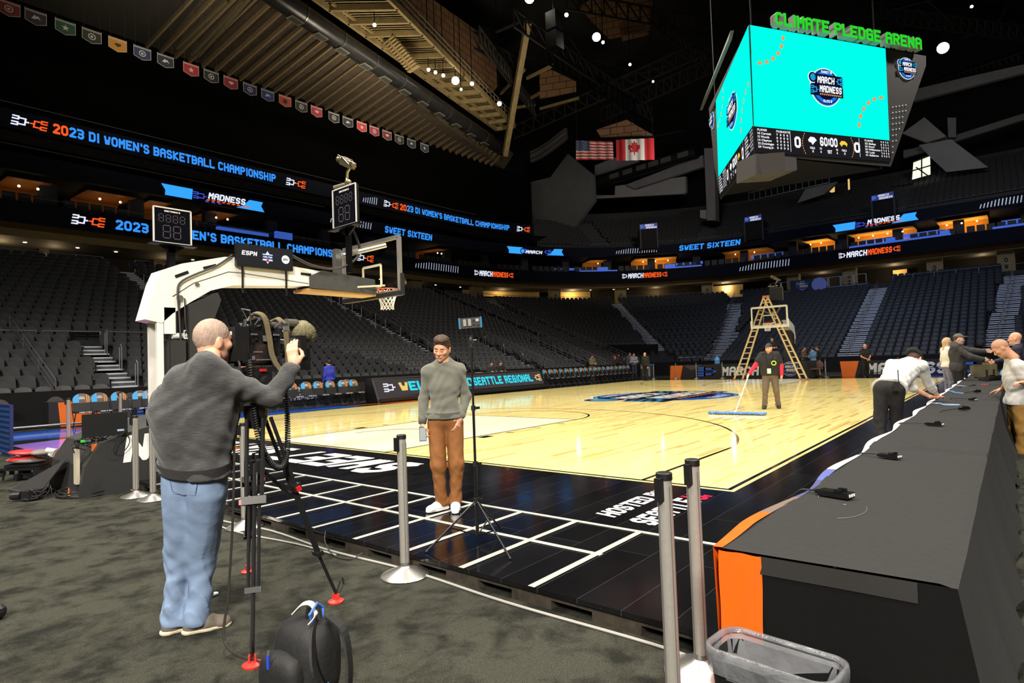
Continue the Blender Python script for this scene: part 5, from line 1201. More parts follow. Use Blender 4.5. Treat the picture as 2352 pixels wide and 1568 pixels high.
    for i in range(len(rows)-1):
        (r0, z0), (r1, z1) = rows[i], rows[i+1]
        for k in range(K):
            t0 = 2*math.pi*(k+.5*(i % 2))/K
            for s in (-.5, .5):
                t1 = t0+2*math.pi*s/K; n.tube([rc+Vector((r0*math.cos(t0), r0*math.sin(t0), z0)), rc+Vector((r1*math.cos(t1), r1*math.sin(t1), z1))], .0065, 4)
    n.build('net', pm('white_net', (240, 240, 236), .8), o)
    return o
g1 = basket('near white basketball goal with its long arm over the left of the court'); g1.location = (0, 7.62, 0)
g2 = basket('far basketball goal behind the tall wooden ladder', near=False); g2.location = (28.65, 7.62, 0); g2.rotation_euler = (0, 0, math.pi)
# shot clocks
dotm = pm('unlit_digit', (120, 112, 116), .6); dg = pm('clock_glass', (14, 14, 20), .06)
SEG7 = {'8': [((0, 0), (1, 0)), ((0, 1), (1, 1)), ((0, 2), (1, 2)), ((0, 0), (0, 2)), ((1, 0), (1, 2))]}
def digits8(mb, fn, u0, v0, w, h, step):
    for (a, b) in SEG7['8']:
        A, B = np.array(a, float)*[w, h/2]+[u0, v0], np.array(b, float)*[w, h/2]+[u0, v0]; n = max(2, int(np.hypot(*(B-A))/step))
        for i in range(n+1):
            c = A+(B-A)*i/n; s = step*.3; mb.add([fn(c[0]-s, c[1]-s), fn(c[0]+s, c[1]-s), fn(c[0]+s, c[1]+s), fn(c[0]-s, c[1]+s)], [(0, 1, 2, 3)])
def shot_clock(lab, loc, rz, s=1., tilt=0., post=(0, .5), arms=True):
    o = thing('shot_clock', lab, 'shot clock', loc, rz); h = .27*s
    MB().bbox((-.06, -h, -h), (.0, h, h)).build('case', BLK, o)
    m = MB()
    for a, b in (((-h, -h), (h, -h)), ((h, -h), (h, h)), ((h, h), (-h, h)), ((-h, h), (-h, -h))): m.beam((-.07, a[0], a[1]), (-.07, b[0], b[1]), .02, .02)
    m.build('frame', pm('clock_frame', (205, 205, 200), .4), o)
    MB().bbox((-.066, -h*.93, -h*.93), (-.061, h*.93, h*.93)).build('glass', dg, o)
    m = MB(); f = lambda u, v: (-.068, -u, v)
    for i in range(2): digits8(m, f, (-.5+i*.55)*h, -.72*h, .38*h, .72*h, .016*s)
    for i in range(4): digits8(m, f, (-.72+i*.38)*h, .2*h, .24*h, .42*h, .013*s)
    m.build('digit', dotm, o)
    m = MB(); put_text(m, 'DAKTRONICS', f, .09*h, .85*h, 0, 0, .02, v0=.78*h, center=True); m.build('maker_name', pm('clock_white', (225, 225, 225), .5), o)
    if arms:
        m = MB(); m.bbox((-.14, -h*1.25, -h*1.12), (.02, h*1.25, -h*1.05)); m.prism([(-.03, -h*.7, -h*1.12), (-.03, h*.7, -h*1.12), (-.03, .06, -h*1.5), (-.03, -.06, -h*1.5)], (.03, 0, 0)); m.build('bracket', BLKM, o)
    m = MB(); m.bbox((-.03, -.05, -h-post[1]), (.05, .05, -h)); m.build('post', BLKM, o); return o
shot_clock('dark shot clock with unlit dotted digits on the rear of the near goal', (-2.6, 7.6, 3.73), R(90), 1.0, post=(0, .48))
c2 = shot_clock('tall dark shot clock above the near backboard, camera rig on top', (.45, 7.3, 4.53), 0, 1.38, post=(0, .9))
c3 = shot_clock('small far shot clock above the far backboard', (28.25, 7.45, 4.7), R(180), 1.28, post=(0, 1.0))
def robo_cam(lab, loc, rz):
    o = thing('remote_camera', lab, 'camera', loc, rz); sm_ = pm('rig_metal', (150, 138, 112), .35, .8)
    m = MB(); m.tube([(0, 0, 0), (0, .02, .12), (.03, .08, .2), (0, .02, .3), (0, -.05, .36)], .03, 6); m.ell((0, 0, .1), (.07, .07, .05)); m.build('bracket', sm_, o)
    m = MB(); Mx = Matrix.Rotation(R(28), 3, 'X'); m.box((0, .0, .46), (.14, .34, .13), M=Mx); m.cyl((0, .18, .56), (0, .30, .62), .06, 12); m.cyl((0, -.15, .4), (0, -.2, .36), .05, 10); m.ell((0, .04, .54), (.06, .16, .04), M=Mx); m.build('camera_body', pm('rig_body', (92, 84, 66), .4, .5), o)
    m = MB(); m.tube([(.07, -.14, .4), (.1, 0, .55), (.08, .2, .66), (0, .3, .68), (-.08, .2, .66), (-.1, 0, .55), (-.07, -.14, .4)], .012, 5); m.tube([(0, 0, .1), (.05, .16, .12), (.0, .3, .08), (-.05, .18, 0), (0, 0, -.04)], .012, 5); m.build('cage', sm_, o)
    m = MB(); m.cyl((0, .08, .08), (0, .46, .1), .035, 10); m.build('microphone', pm('mic_grey', (120, 112, 96), .5), o); return o
robo_cam('small remote camera rig clamped on top of the near shot clock', (.45, 7.25, 4.9), R(0)); robo_cam('small remote camera rig on top of the far shot clock', (28.35, 7.4, 5.05), R(10))
# sponsor sign on the arm
o = thing('sponsor_sign', 'slim black sponsor screen reading ESPN and abc strapped over the near goal arm', 'sign', (-1.21, 7.34, 3.37), R(0))
MB().bbox((-.5, -.03, -.19), (.5, .05, .19)).build('case', BLK, o)
m = MB(); f = lambda u, v, l=0: (u, -.032-.001*l, v); m.add([f(-.47, -.165), f(.47, -.165), f(.47, .165), f(-.47, .165)], [(0, 1, 2, 3)], 0)
put_text(m, 'ESPN', lambda u, v: f(u, v, 1), .075, .27, 1, .15, .05, u0=-.42, v0=-.0)
m.add([f(.36+.075*math.cos(t), .0+.075*math.sin(t), 1) for t in np.linspace(0, 6.283, 25)[:-1]], [tuple(range(24))], 1); put_text(m, 'abc', lambda u, v: f(u, v, 2), .045, .095, 0, 0, .02, u0=.36, v0=-.015, center=True)
st_ = [(.115*(1 if i % 2 == 0 else .62)*math.sin(t), .115*(1 if i % 2 == 0 else .62)*math.cos(t)) for i, t in enumerate(np.linspace(0, 6.283, 13)[:-1])]
m.add([f(.03+a, b, 1) for a, b in st_], [tuple(range(12))], 2); m.add([f(.03+a*.9, b*.9, 2) for a, b in st_], [tuple(range(12))], 1)
m.add([f(-.07, -.03, 3), f(.13, -.03, 3), f(.12, .04, 3), f(-.06, .04, 3)], [(0, 1, 2, 3)], 3); put_text(m, 'FINAL FOUR', lambda u, v: f(u, v, 4), .03, .16, 1, 0, .03, u0=.03, v0=-.01, center=True); m.add([f(.0, -.075, 4), f(.06, -.075, 4), f(.05, -.035, 4), f(.01, -.035, 4)], [(0, 1, 2, 3)], 4)
m.build('screen', [glow('sign_charcoal', (44, 42, 42), 1.), glow('sign_white2', (240, 240, 240), 1.), glow('sign_bluegrey', (90, 150, 190), 1.), glow('sign_navy2', (40, 60, 110), 1.), glow('sign_red2', (200, 60, 50), 1.)], o)
m = MB()
for x in (-.38, .4): m.bbox((x-.012, -.16*0+.02, -.62), (x+.012, .05, -.19)); 
m.build('strap', BLK, o)
# cables along the near arm
def cable(name, pts, r, mat, lab, cat='cable', sub=4, parent=None, group=None):
    P = [Vector(p) for p in pts]; out = []
    for i in range(len(P)-1):
        p0, p1, p2, p3 = P[max(i-1, 0)], P[i], P[i+1], P[min(i+2, len(P)-1)]
        for k in range(sub):
            t = k/sub; out.append(.5*((2*p1)+(p2-p0)*t+(2*p0-5*p1+4*p2-p3)*t*t+(3*p1-p0-3*p2+p3)*t**3))
    out.append(P[-1]); m = MB(); m.tube(out, r, 6); ob = m.build(name, mat, parent)
    if parent is None: tag(ob, lab, cat, group)
    return ob
CBL = pm('cable_black', (26, 26, 27), .5)
y_ = 7.38
cable('cable', [(-1.75, y_, 3.36), (-2.0, y_, 3.16), (-2.35, y_, 2.98), (-2.55, y_, 2.85), (-2.6, y_, 2.7), (-2.58, y_, 2.3), (-2.56, y_, 1.7)], .016, CBL, 'thick black cable draped down the near goal arm')
cable('cable', [(-.7, y_, 3.48), (-.35, 7.32, 3.33), (.1, 7.3, 3.3), (.5, 7.32, 3.45), (.75, 7.35, 3.75), (.6, 7.4, 4.2)], .025, CBL, 'black cable loom sagging from the sponsor screen to the backboard')
cable('cable', [(-2.5, y_, 2.6), (-2.48, y_, 2.1), (-2.3, y_, 1.75)], .01, CBL, 'thin black cable hanging beside the thick one')
# ================================================================ ladder
LW_ = pm('ladder_yellow_wood', (214, 190, 142), .6, var=.1, scale=6)
lt = thing('step_ladder', 'very tall pale wooden A-shaped ladder standing in front of the far goal', 'ladder')
top = Vector((27.5, 7.75, 4.5))
for nm, fa, fb in (('climbing_leg', Vector((27.9, 9.85, 0)), Vector((27.9, 9.38, 0))), ('support_leg', Vector((27.3, 6.15, 0)), Vector((27.3, 5.84, 0)))):
    m = MB(); ta, tb = top+Vector((0, .13, 0)), top+Vector((0, -.09, 0))
    m.beam(fa, ta, .05, .08); m.beam(fb, tb, .05, .08); m.build(nm, LW_, lt)
    for i in range(1, 15):
        t = i/15; MB().beam(fa.lerp(ta, t), fb.lerp(tb, t), .05, .05).build('rung', LW_, lt)
    m = MB(); m.box(fa+Vector((0, 0, .05)), (.09, .09, .1)); m.box(fb+Vector((0, 0, .05)), (.09, .09, .1)); m.build('foot', pm('ladder_shoe', (178, 84, 40), .6), lt)
MB().box(top+Vector((0, 0, .03)), (.16, .34, .1)).build('top_cap', pm('ladder_cap', (206, 120, 90), .6), lt)
# ================================================================ scorer's table
stt_ = thing('scorer_table', "long sloped black scorer's table with a lit screen reading WELCOME TO SEATTLE REGIONAL", 'table')
ys0, xa_, xb_ = 17.0, 8.5, 19.75
m = MB(); m.prism([(xa_, ys0, 0), (xa_, ys0+.1, .22), (xa_, ys0+.42, .96), (xa_, ys0+.85, .98), (xa_, ys0+.85, 0)], (xb_-xa_, 0, 0)); m.build('cabinet', pm('scorer_black', (20, 20, 21), .4, var=.1), stt_)
scf = lambda u, v, l=0: (xa_+.12+u, ys0+.115+v*.40-.003*l-.012, .25+v*.92+.002*l)
for i in range(4):
    w_ = (xb_-xa_-.24)/4; m = MB(); m.add([scf(i*w_+.01, 0), scf((i+1)*w_-.01, 0), scf((i+1)*w_-.01, .73), scf(i*w_+.01, .73)], [(0, 1, 2, 3)]); m.build('screen_panel', glow('scorer_screen', (66, 60, 62), 1.), stt_)
m = MB(); g_ = lambda u, v: scf(u, v, 2); sl = [glow('sc_white', (225, 225, 235), 1.), glow('sc_gold', (232, 196, 110), 1.), glow('sc_cyan', (50, 214, 232), 1.)]
bracket(m, g_, .35, .17, .55, .4, 0, t=.14, shear=.1); put_text(m, 'W', g_, .42, .5, 1, 0, .04, u0=1.15, v0=.17); put_text(m, 'ELCOME TO', g_, .42, 3.9, 2, 0, .04, u0=1.68, v0=.17)
put_text(m, 'SEATTLE REGIONAL', g_, .42, 4.55, 2, 0, .04, u0=5.6, v0=.17); bracket(m, g_, 10.35, .17, .5, .4, 1, flip=True, t=.14, shear=.1); m.build('screen_lettering', sl, stt_)
m = MB(); m.bbox((xa_+.1, ys0-.04, .05), (xb_-.1, ys0+.02, .2)); m.build('kick_panel', pm('scorer_kick', (34, 34, 36), .35), stt_)
MB().bbox((xa_, ys0+.40, .96), (xb_, ys0+.50, 1.01)).build('top_rail', pm('scorer_rail', (70, 70, 72), .3, .4), stt_)
tag(MB().box((15.2, 17.75, 1.0), (.35, .28, .02), rz=.2).build('paper_sheet', pm('paper', (235, 235, 235), .7)), "white papers lying on the scorer's table beside the seated officials", 'paper')
# ================================================================ folding bench chairs with printed round-topped backs
fcb = pm('chair_black', (24, 23, 24), .5, var=.08); fcm = pm('chair_leg_metal', (70, 70, 72), .35, .7); fb1 = pm('ball_blue', (62, 160, 222), .5); fb2 = pm('ball_brown', (104, 90, 84), .5); fb3 = pm('ball_orange', (214, 140, 70), .5); fwt = pm('chair_print_white', (225, 225, 225), .5)
fc = thing('folding_chair', 'x', 'chair')
m = MB(); m.prism([(-.24, -.24, .45), (.2, -.24, .45), (.2, .24, .45), (-.24, .24, .45)], (0, 0, .05)); sq = m.build('seat', fcb, fc)
m = MB(); put_text(m, 'FOUR IT ALL', lambda u, v: (.204, u, v+.457), .032, .3, 0, .15, .03, u0=0, center=True); m.build('seat_print', fwt, sq)
m = MB(); m.prism([(-.2, -.22, .5), (-.2, .22, .5), (-.27, .22, .78), (-.27, -.22, .78)], (-.03, 0, .0)); m.build('backrest', fcb, fc)
m = MB(); nseg = 20; 
def bk(y, z, l=0): return (-.27-(z-.78)*.25+.012*l, y, z)
outl = [(.225*math.cos(t), .79+.20*math.sin(t)) for t in np.linspace(math.pi, 0, nseg)]+[(.2, .72), (-.2, .72)]
m.prism([bk(y, z) for y, z in outl], (-.04, 0, 0), 1)
def clipy(lo, hi): 
    P = []
    for k in range(9): y = lo+(hi-lo)*k/8; P.append((y, .79+.2*math.sqrt(max(0, 1-(y/.225)**2))))
    return P+[(hi, .73), (lo, .73)]
m.add([bk(y, z, 1) for y, z in clipy(-.215, -.07)], [tuple(range(11))], 0)
for a_, b_ in ((.105, .13), (.15, .175)): m.add([bk(y, z, 1) for y, z in clipy(a_, b_)], [tuple(range(11))], 2)
put_text(m, 'MARCH', lambda u, v: bk(u, v, 1.4), .028, .12, 3, 0, .03, v0=.87, center=True); put_text(m, 'MADNESS', lambda u, v: bk(u, v, 1.4), .028, .14, 3, 0, .03, v0=.83, center=True)
m.build('round_cover', [fb1, fb2, fb3, fwt], fc)
for s in (-1, 1):
    m = MB(); m.tube([(.16, s*.22, .46), (-.24, s*.22, 0)], .013, 6); m.build('leg', fcm, fc); m = MB(); m.tube([(-.26, s*.24, .72), (-.2, s*.24, .48), (.2, s*.24, 0)], .013, 6); m.build('leg', fcm, fc)
m = MB(); m.tube([(.2, -.24, .04), (.2, .24, .04)], .01, 6); m.build('cross_bar', fcm, fc)
bench = []
for i, px in enumerate((625, 658, 688, 722, 753, 781, 806, 832)): x = GY(px-6, 945-.1*(px-625), 17.6)[0]; bench.append((4.35+i*.535, 17.75, 'printed folding chair in the short bench row left of the scorer\'s table', 'folding chairs left of the scorer\'s table'))
for i in range(19): bench.append((20.7+i*.53, 17.55+.02*i*0, 'printed folding chair in the long far bench row', 'folding chairs of the far bench'))
for i in range(5): bench.append((.55+i*.66*0+GY((197, 242, 287, 333, 358)[i], 925, 17.6)[0]-.55, 17.75, 'printed folding chair in the row behind the near goal base', 'folding chairs behind the near goal base'))
for i, (x, y, lab, grp) in enumerate(bench):
    c = fc if i == 0 else clone(fc); c.location = (x, y, 0); c.rotation_euler = (0, 0, R(-90+(4 if i % 3 else -4))); c['label'] = lab; c['group'] = grp
c = clone(fc, loc=(8.3, 18.5, 0), rz=R(-90)); c['label'] = 'single printed folding chair behind the left end of the scorer\'s table'; c.pop('group', None) if hasattr(c, 'pop') else None
if 'group' in c.keys(): del c['group']
# plain grey chairs along the black rink wall
gc = None
for i, x in enumerate([-2.6, -1.3, -.3, .7, 1.7, 5.6, 6.9, 8.1, 9.3]+[20.4+.95*k for k in range(12)]):
    if gc is None:
        gc = thing('stacking_chair', 'rounded grey-brown chair back showing above the bench row, against the black wall', 'chair', group='grey chairs against the black wall')
        gm = pm('grey_chair_shell', (82, 76, 74), .5); m = MB(); m.prism([(-.2, .24*math.cos(t), .62+.28*math.sin(t)) for t in np.linspace(0, math.pi, 12)], (-.03, 0, 0)); m.build('backrest', gm, gc); MB().bbox((-.2, -.23, .42), (.22, .23, .46)).build('seat', gm, gc)
        for s in (-1, 1):
            for a in (-.18, .2): m = MB(); m.tube([(a, s*.2, .43), (a*1.1, s*.22, 0)], .012, 5); m.build('leg', fcm, gc)
        gc.location = (x, 19.6, 0); gc.rotation_euler = (0, 0, R(-90))
    else: clone(gc, loc=(x, 19.6, 0))
# white printed boards behind the benches
def board(name, lab, x0, x1, y, z0, z1, mats, fn, lean=0.):
    o = thing(name, lab, 'banner', (x0, y, z0)); MB().bbox((0, 0, 0), (x1-x0, .04, z1-z0)).build('panel', mats[0], o)
    m = MB(); fn(m, lambda u, v, l=0: (u, -.004-.003*l, v)); m.build('print', mats, o); return o
PB = [pm('print_black', (30, 27, 27), .7), pm('print_white', (228, 228, 228), .7), pm('print_orange', (238, 112, 24), .6), pm('print_blue', (48, 104, 214), .6), pm('print_grey', (76, 70, 68), .7)]
def f1(m, f): 
    put_text(m, 'MARCH', lambda u, v: f(u, v, 1), .2, .85, 1, .12, .05, u0=1.0, v0=.34); put_text(m, 'MADNESS', lambda u, v: f(u, v, 1), .24, 1.15, 1, .12, .05, u0=1.1, v0=.06); bracket(m, lambda u, v: f(u, v, 1), .45, .02, .5, .4, 3, t=.14, shear=0)
board('printed_board', 'black MARCH MADNESS board behind the short bench, right of the cameraman', 4.4, 9.0, 18.35, .25, .85, PB, f1)
# trestle table with orange print at the far left
o = thing('trestle_table', 'cloth-covered table with an orange and black MARCH MADNESS front at the far left', 'table', (-1.55, 19.0, 0))
MB().bbox((-.1, 0, 0), (4.6, .7, .76)).build('cloth', pm('print_black', (30, 27, 27), .7), o); m = MB(); f = lambda u, v, l=0: (u, -.005-.003*l, v)
m.add([f(.18, .02), f(1.05, .02), f(1.2, .35), f(1.12, .4), f(1.35, .74), f(.12, .74)], [tuple(range(6))], 2); m.add([f(1.4, .74), f(2.3, .74), f(1.9, .4), f(2.2, .02), f(1.12, .02), f(1.2, .4)], [tuple(range(6))], 4)
put_text(m, 'MARCH', lambda u, v: f(u, v, 1), .24, 1.1, 1, .12, .05, u0=2.7, v0=.42); put_text(m, 'MADNESS', lambda u, v: f(u, v, 1), .26, 1.5, 1, .12, .05, u0=2.8, v0=.12); bracket(m, lambda u, v: f(u, v, 1), 2.2, .06, .5, .36, 3, t=.14, shear=0); m.build('print', PB, o)
m = MB(); m.tube([(-3.2, 18.7, .12), (1.6, 18.7, .12)], .035, 6); m.bbox((-3.2, 18.66, 0), (-3.1, 18.74, .12)); m.bbox((1.5, 18.66, 0), (1.6, 18.74, .12)); tag(m.build('low_rail', RAIL), 'low grey rail on the floor in front of the orange-printed table', 'rail')
# end boards under the far stand
def f2(m, f):
    m.add([f(.02, 0), f(.75, 0), f(.95, .85), f(.1, .85)], [(0, 1, 2, 3)], 2); m.add([f(1.0, .85), f(2.2, .85), f(1.55, .5)], [(0, 1, 2)], 4)
    bracket(m, lambda u, v: f(u, v, 1), 2.0, .12, 1.1, .6, 3, t=.17, shear=.06); put_text(m, 'MARCH', lambda u, v: f(u, v, 1), .56, 2.3, 1, .1, .06, u0=3.5, v0=.14)
    pass
ob = thing('printed_board', 'long black end board with orange flap, blue bracket and the word MARCH', 'banner', (31, 15.2, .0), R(-90)); MB().bbox((0, 0, 0), (6.6, .05, .88)).build('panel', PB[0], ob); m = MB(); f2(m, lambda u, v, l=0: (u, -.004-.004*l, v)); m.build('print', PB, ob)
m = MB(); m.box((7.35, -.28, .42), (1.3, .5, .84)); 
ob2 = thing('printed_pad', 'black padded base of the far goal with a round MARCH MADNESS emblem', 'pad', (30.45, 7.2, 0), R(-90)); MB().bbox((-1.1, -.05, 0), (1.1, .5, .95)).build('pad', pm('print_black', (30, 27, 27)), ob2); m = MB(); emblem(m, lambda u, v, l: (-.3+u, -.06-.004*l, .5+v), .42); m.build('emblem', [pm('navy_banner2', (20, 26, 60), .7), PB[3], PB[1], PB[2], pm('print_cyan', (80, 160, 220), .6)], ob2)
def f3(m, f):
    m.add([f(.0, 0), f(.62, 0), f(.85, .85), f(-.08, .85)], [(0, 1, 2, 3)], 2); put_text(m, 'MADNESS', lambda u, v: f(u, v, 1), .6, 3.6, 1, .08, .06, u0=1.2, v0=.12)
    bracket(m, lambda u, v: f(u, v, 1), 5.0, .05, 1.1, .7, 3, t=.18, shear=.0); m.beam(f(.7, .12, 3), f(5, .5, 3), .02, .03, 0)
ob = thing('printed_board', 'black end board with orange flap and the word MADNESS behind the bald guard', 'banner', (31, 4.95, .0), R(-90)); MB().bbox((0, 0, 0), (6.5, .05, .86)).build('panel', PB[0], ob); m = MB(); f3(m, lambda u, v, l=0: (u, -.004-.004*l, v)); m.build('print', PB, ob)
# left-edge blue mesh board
ob = thing('printed_board', 'blue honeycomb-patterned board cut by the left edge', 'banner', (-3.5, 13.4, FZ), R(90)); MB().bbox((0, -.03, 0), (1.2, .03, 1.05)).build('panel', pm('print_navy', (20, 40, 90), .6), ob); m = MB()
for i in range(10):
    for j in range(9): 
        c = (.06+i*.115, .08+j*.11); m.add([(c[0]+.035*math.cos(t), -.035, c[1]+.035*math.sin(t)) for t in np.linspace(0, 6.283, 7)[:-1]], [tuple(range(6))])
        m.add([(c[0]+.035*math.cos(t), .035, c[1]+.035*math.sin(t)) for t in np.linspace(0, 6.283, 7)[:-1]], [tuple(range(6))])
m.build('honeycomb', pm('print_hex', (60, 120, 200), .5), ob)
# bins and things at the far left corner of the court
o = thing('recycling_bin', 'blue-rimmed dark bin at the end of the far bench', 'bin', (30.6, 16.6, 0)); MB().bbox((-.3, -.35, 0), (.3, .35, .95)).build('body', pm('bin_dark', (50, 58, 64), .5), o); MB().bbox((-.32, -.37, .9), (.32, .37, 1.0)).build('lid', pm('bin_blue', (60, 110, 190), .4), o); MB().bbox((-.31, -.36, .2), (-.305, .2, .85)).build('label_panel', pm('bin_label', (120, 140, 150), .5), o)
o = thing('office_chair', 'empty reddish-grey swivel chair beside the man in tan trousers', 'chair', (30.2, GX(1877, 865, 30.2)[1], 0), R(170)); cm_ = pm('swivel_red_grey', (112, 80, 80), .6)
MB().bbox((-.22, -.24, .45), (.24, .24, .53)).build('seat', cm_, o); MB().prism([(-.24, .26*math.cos(t)*(1 if math.sin(t) < .8 else .95), .68+.24*math.sin(t)) for t in np.linspace(-.6, math.pi+.6, 14)], (-.06, 0, 0)).build('backrest', cm_, o)
m = MB(); m.cyl((0, 0, .08), (0, 0, .45), .03, 8); 
for k in range(5): m.beam((0, 0, .1), (.28*math.cos(k*1.256), .28*math.sin(k*1.256), .05), .04, .03)
m.build('swivel_base', BLK, o)
o = thing('water_cooler', 'blue water jug standing on top of the end board left of the ladder', 'cooler', (31.4, 12.1, .9)); m = MB(); m.lathe([(0, 0), (.16, 0), (.17, .25), (.12, .36), (.05, .42), (.05, .5), (0, .5)]); m.build('jug', pm('jug_blue', (90, 150, 220), .2), o)
MB().bbox((30.9+.35, 11.8, 0), (31.7, 12.4, .9)).build('stand', BLK).name = 'jug_stand'
tag(bpy.data.objects['jug_stand'], 'black box carrying the blue water jug', 'box')
# ================================================================ belt posts
def stanchion_proto(h=1.03, base=True):
    o = thing('crowd_post', 'x', 'post')
    if base:
        m = MB(); m.lathe([(0, .0), (.175, 0), (.18, .008), (.172, .016), (.05, .06), (.034, .075), (.034, .1), (0, .1)], n=40); m.build('base', CHR, o, smooth=30)
    else:
        m = MB(); m.lathe([(0, 0), (.1, 0), (.1, .01), (.03, .03), (0, .03)], n=16); m.build('base', CHR, o)
    m = MB(); 
    for k in range(4): pass
    m.lathe([(0, .05), (.033, .05), (.033, h-.03), (0, h-.03)], n=20); m.build('tube', ALU, o, smooth=40)
    m = MB()
    for k in range(4):
        a = k*math.pi/2+.4; m.beam((.034*math.cos(a), .034*math.sin(a), .1), (.034*math.cos(a), .034*math.sin(a), h-.06), .004, .004)
    m.build('groove', pm('groove_dark', (90, 88, 84), .5), o)
    m = MB(); m.lathe([(0, h-.032), (.036, h-.032), (.036, h-.004), (.03, h), (0, h)], n=20); m.build('cap', BLK, o)
    m = MB(); m.box((-.032, .032, h-.07), (.03, .03, .1), rz=R(-45)); m.build('belt_clip', BLK, o); return o
sp0 = stanchion_proto(1.04); first = True
for (x, y, lab) in ((-3.45, 1.16, 'steel crowd post on the carpet between the tripod and the man in the grey sweater'), (-3.53, 6.37, 'steel crowd post left of the cameraman, farther of the close pair'), (-3.48, 5.94, 'steel crowd post left of the cameraman, nearer of the close pair'),
                    (-3.46, 3.60, 'steel crowd post half hidden behind the camera tripod'), (*GZ(1549, 1636, FZ)[:2], 'steel crowd post right of centre, left one of the foreground pair'), (*GZ(1612, 1546, FZ)[:2], 'steel crowd post touching the orange table end, right one of the foreground pair'),
                    (-3.43, 14.28, 'steel crowd post at the left edge beside the blue honeycomb board'), (-2.9, 11.9, 'steel crowd post in front of the orange-printed table'), (-1.0, 15.2, 'steel crowd post behind the black monitor on the goal base')):
    c = sp0 if first else clone(sp0); first = False; z = FZ if x < -3.3 else 0.; c['label'] = lab; c.location = (x, y, z); c.rotation_euler = (0, 0, R(40))
bpy.context.view_layer.update()
p5 = GZ(1545, 1600, FZ); p6 = GZ(1605, 1540, FZ)
for i, (px, py) in enumerate(((1502, 872), (1553, 870), (1600, 869), (1660, 870), (1897, 866), (2065, 867))):
    p = GZ(px, py, 0); x = 30.2; q = GX(px, py, x)
    c = clone(sp0, loc=(x, q[1], 0)); c['label'] = 'thin steel post standing along the far end of the court'; c['group'] = 'steel posts along the far baseline'
# ================================================================ floor tape
TP = pm('white_floor_tape', (160, 158, 151), .6, var=.05)
def tape(x0, y0, x1, y1, lab, w=.05, grp=None):
    m = MB(); zt0 = .0035+(.0022 if grp else 0)+(.001 if x0 < -2 else 0); m.beam((x0, y0, zt0), (x1, y1, zt0), w, .002); tag(m.build('floor_tape', TP), lab, 'tape', grp)
tape(-1.9, -1.6, -1.9, 9.2, 'long white tape line on the black apron, the one nearer the court'); tape(-2.58, -.0, -2.58, 9.2, 'long white tape line on the black apron, the one nearer the carpet')
for i in range(13):
    y = .04+.625*i; tape(-1.9, y, -3.36, y, 'white tape strip running across the apron to the carpet edge', .052, 'cross tapes on the apron')
# cable lying along the apron edge
cable('floor_cable', [(-3.42, 14, FZ+.01), (-3.45, 9, FZ+.01), (-3.42, 5.6, FZ+.01), (-3.5, 4.2, FZ+.01), (-3.4, 3.2, FZ+.01), (-3.44, 2.2, FZ+.01), (-3.38, 1.2, FZ+.01), (-3.42, .2, FZ+.01), (-3.40, -.8, FZ+.01), (-3.44, -1.2, FZ+.01)], .009, pm('cable_white', (150, 148, 143), .6), 'long white cable lying on the carpet along the apron edge', sub=6)
cable('floor_cable', [(-3.5, 4.6, FZ+.01), (-3.62, 3.6, FZ+.01), (-3.5, 2.6, FZ+.01), (-3.48, 2.0, FZ+.01)], .008, pm('cable_white', (196, 194, 188), .5), 'second white cable crossing behind the camera tripod')
cable('floor_cable', [(-3.35, 2.35, .0), (-3.42, 2.25, FZ+.06), (-3.5, 2.0, FZ+.01), (-3.48, 1.8, FZ+.01), (-3.40, 1.75, FZ+.05)], .005, CBL, 'thin black cable loop at the apron edge left of the crowd post')
# ================================================================ press table at the right
TY0, TY1, TXA, TXB, TZ = -1.40, -2.20, -3.93, 16.5, .64
tt = thing('press_table', 'very long black-draped press table running down the right side of the court', 'table', (0, 0, 0))
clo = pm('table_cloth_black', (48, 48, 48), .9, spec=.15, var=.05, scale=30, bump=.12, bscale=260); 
def top_z(x, y):
    k = .004*math.sin(x*3.1+y*2)+.003*math.sin(x*7.7)
    for xr, a in ((-.75, .055), (.55, .05), (2.1, .05), (3.7, .045), (5.6, .045), (8, .045)):
        dx = x-xr-(y+1.4)*.2; k += a*math.exp(-(dx/.038)**2)*min(1, max(0, (-1.42-y)*3)); 
    return TZ+k
def edge_y(x):   # the court-side edge sags in scallops between the clips
    return TY0-.02-.014*math.cos((x+2.67)*2*math.pi/1.55)*(1 if x > -3.5 else max(0, (x+3.93)/.43))*(1 if x < 3 else .35)-.025*max(0, min(1, (x+3.5)))
m = MB(); NX = 700
def topf(u, v):
    x = TXA+(TXB-TXA)*(u**1.7); y0 = edge_y(x); y = y0+(TY1-y0)*v; return (x, y, top_z(x, y)-(.012 if v == 1 else 0))
m.grid(topf, NX, 16); 
def backf(u, v):
    x = TXA+(TXB-TXA)*(u**1.7); o_ = .02+.05*v*(.5+.5*math.sin(x*7+1.5*math.sin(x*2.3)))+.10*v; return (x, TY1-o_*(v**.6), top_z(x, TY1)-.012-v*(TZ-FZ-.05-.1*max(0, math.sin(x*2.1))))
m.grid(backf, NX, 12)
m.build('cloth', clo, tt, smooth=True)
m = MB()
def endf(u, v):
    y = edge_y(TXA)+(TY1-edge_y(TXA))*u; x = TXA-.012-.05*v*u*(.5+.5*math.sin(u*9))-.03*v; yy = y-(.12*v if u > .9 else 0)*(u-.9)*10; return (x, yy, top_z(TXA, y)-.004-v*(TZ-FZ-.01))
m.grid(lambda u, v: endf(.20+u*.80, v), 26, 14); m.build('cloth_end', pm('table_cloth_end_shaded', (15, 15, 15), .9, spec=.1, var=.05, scale=30, bump=.12, bscale=260), tt, smooth=True)  # same cloth in a darker copy, shade on the end put into colour
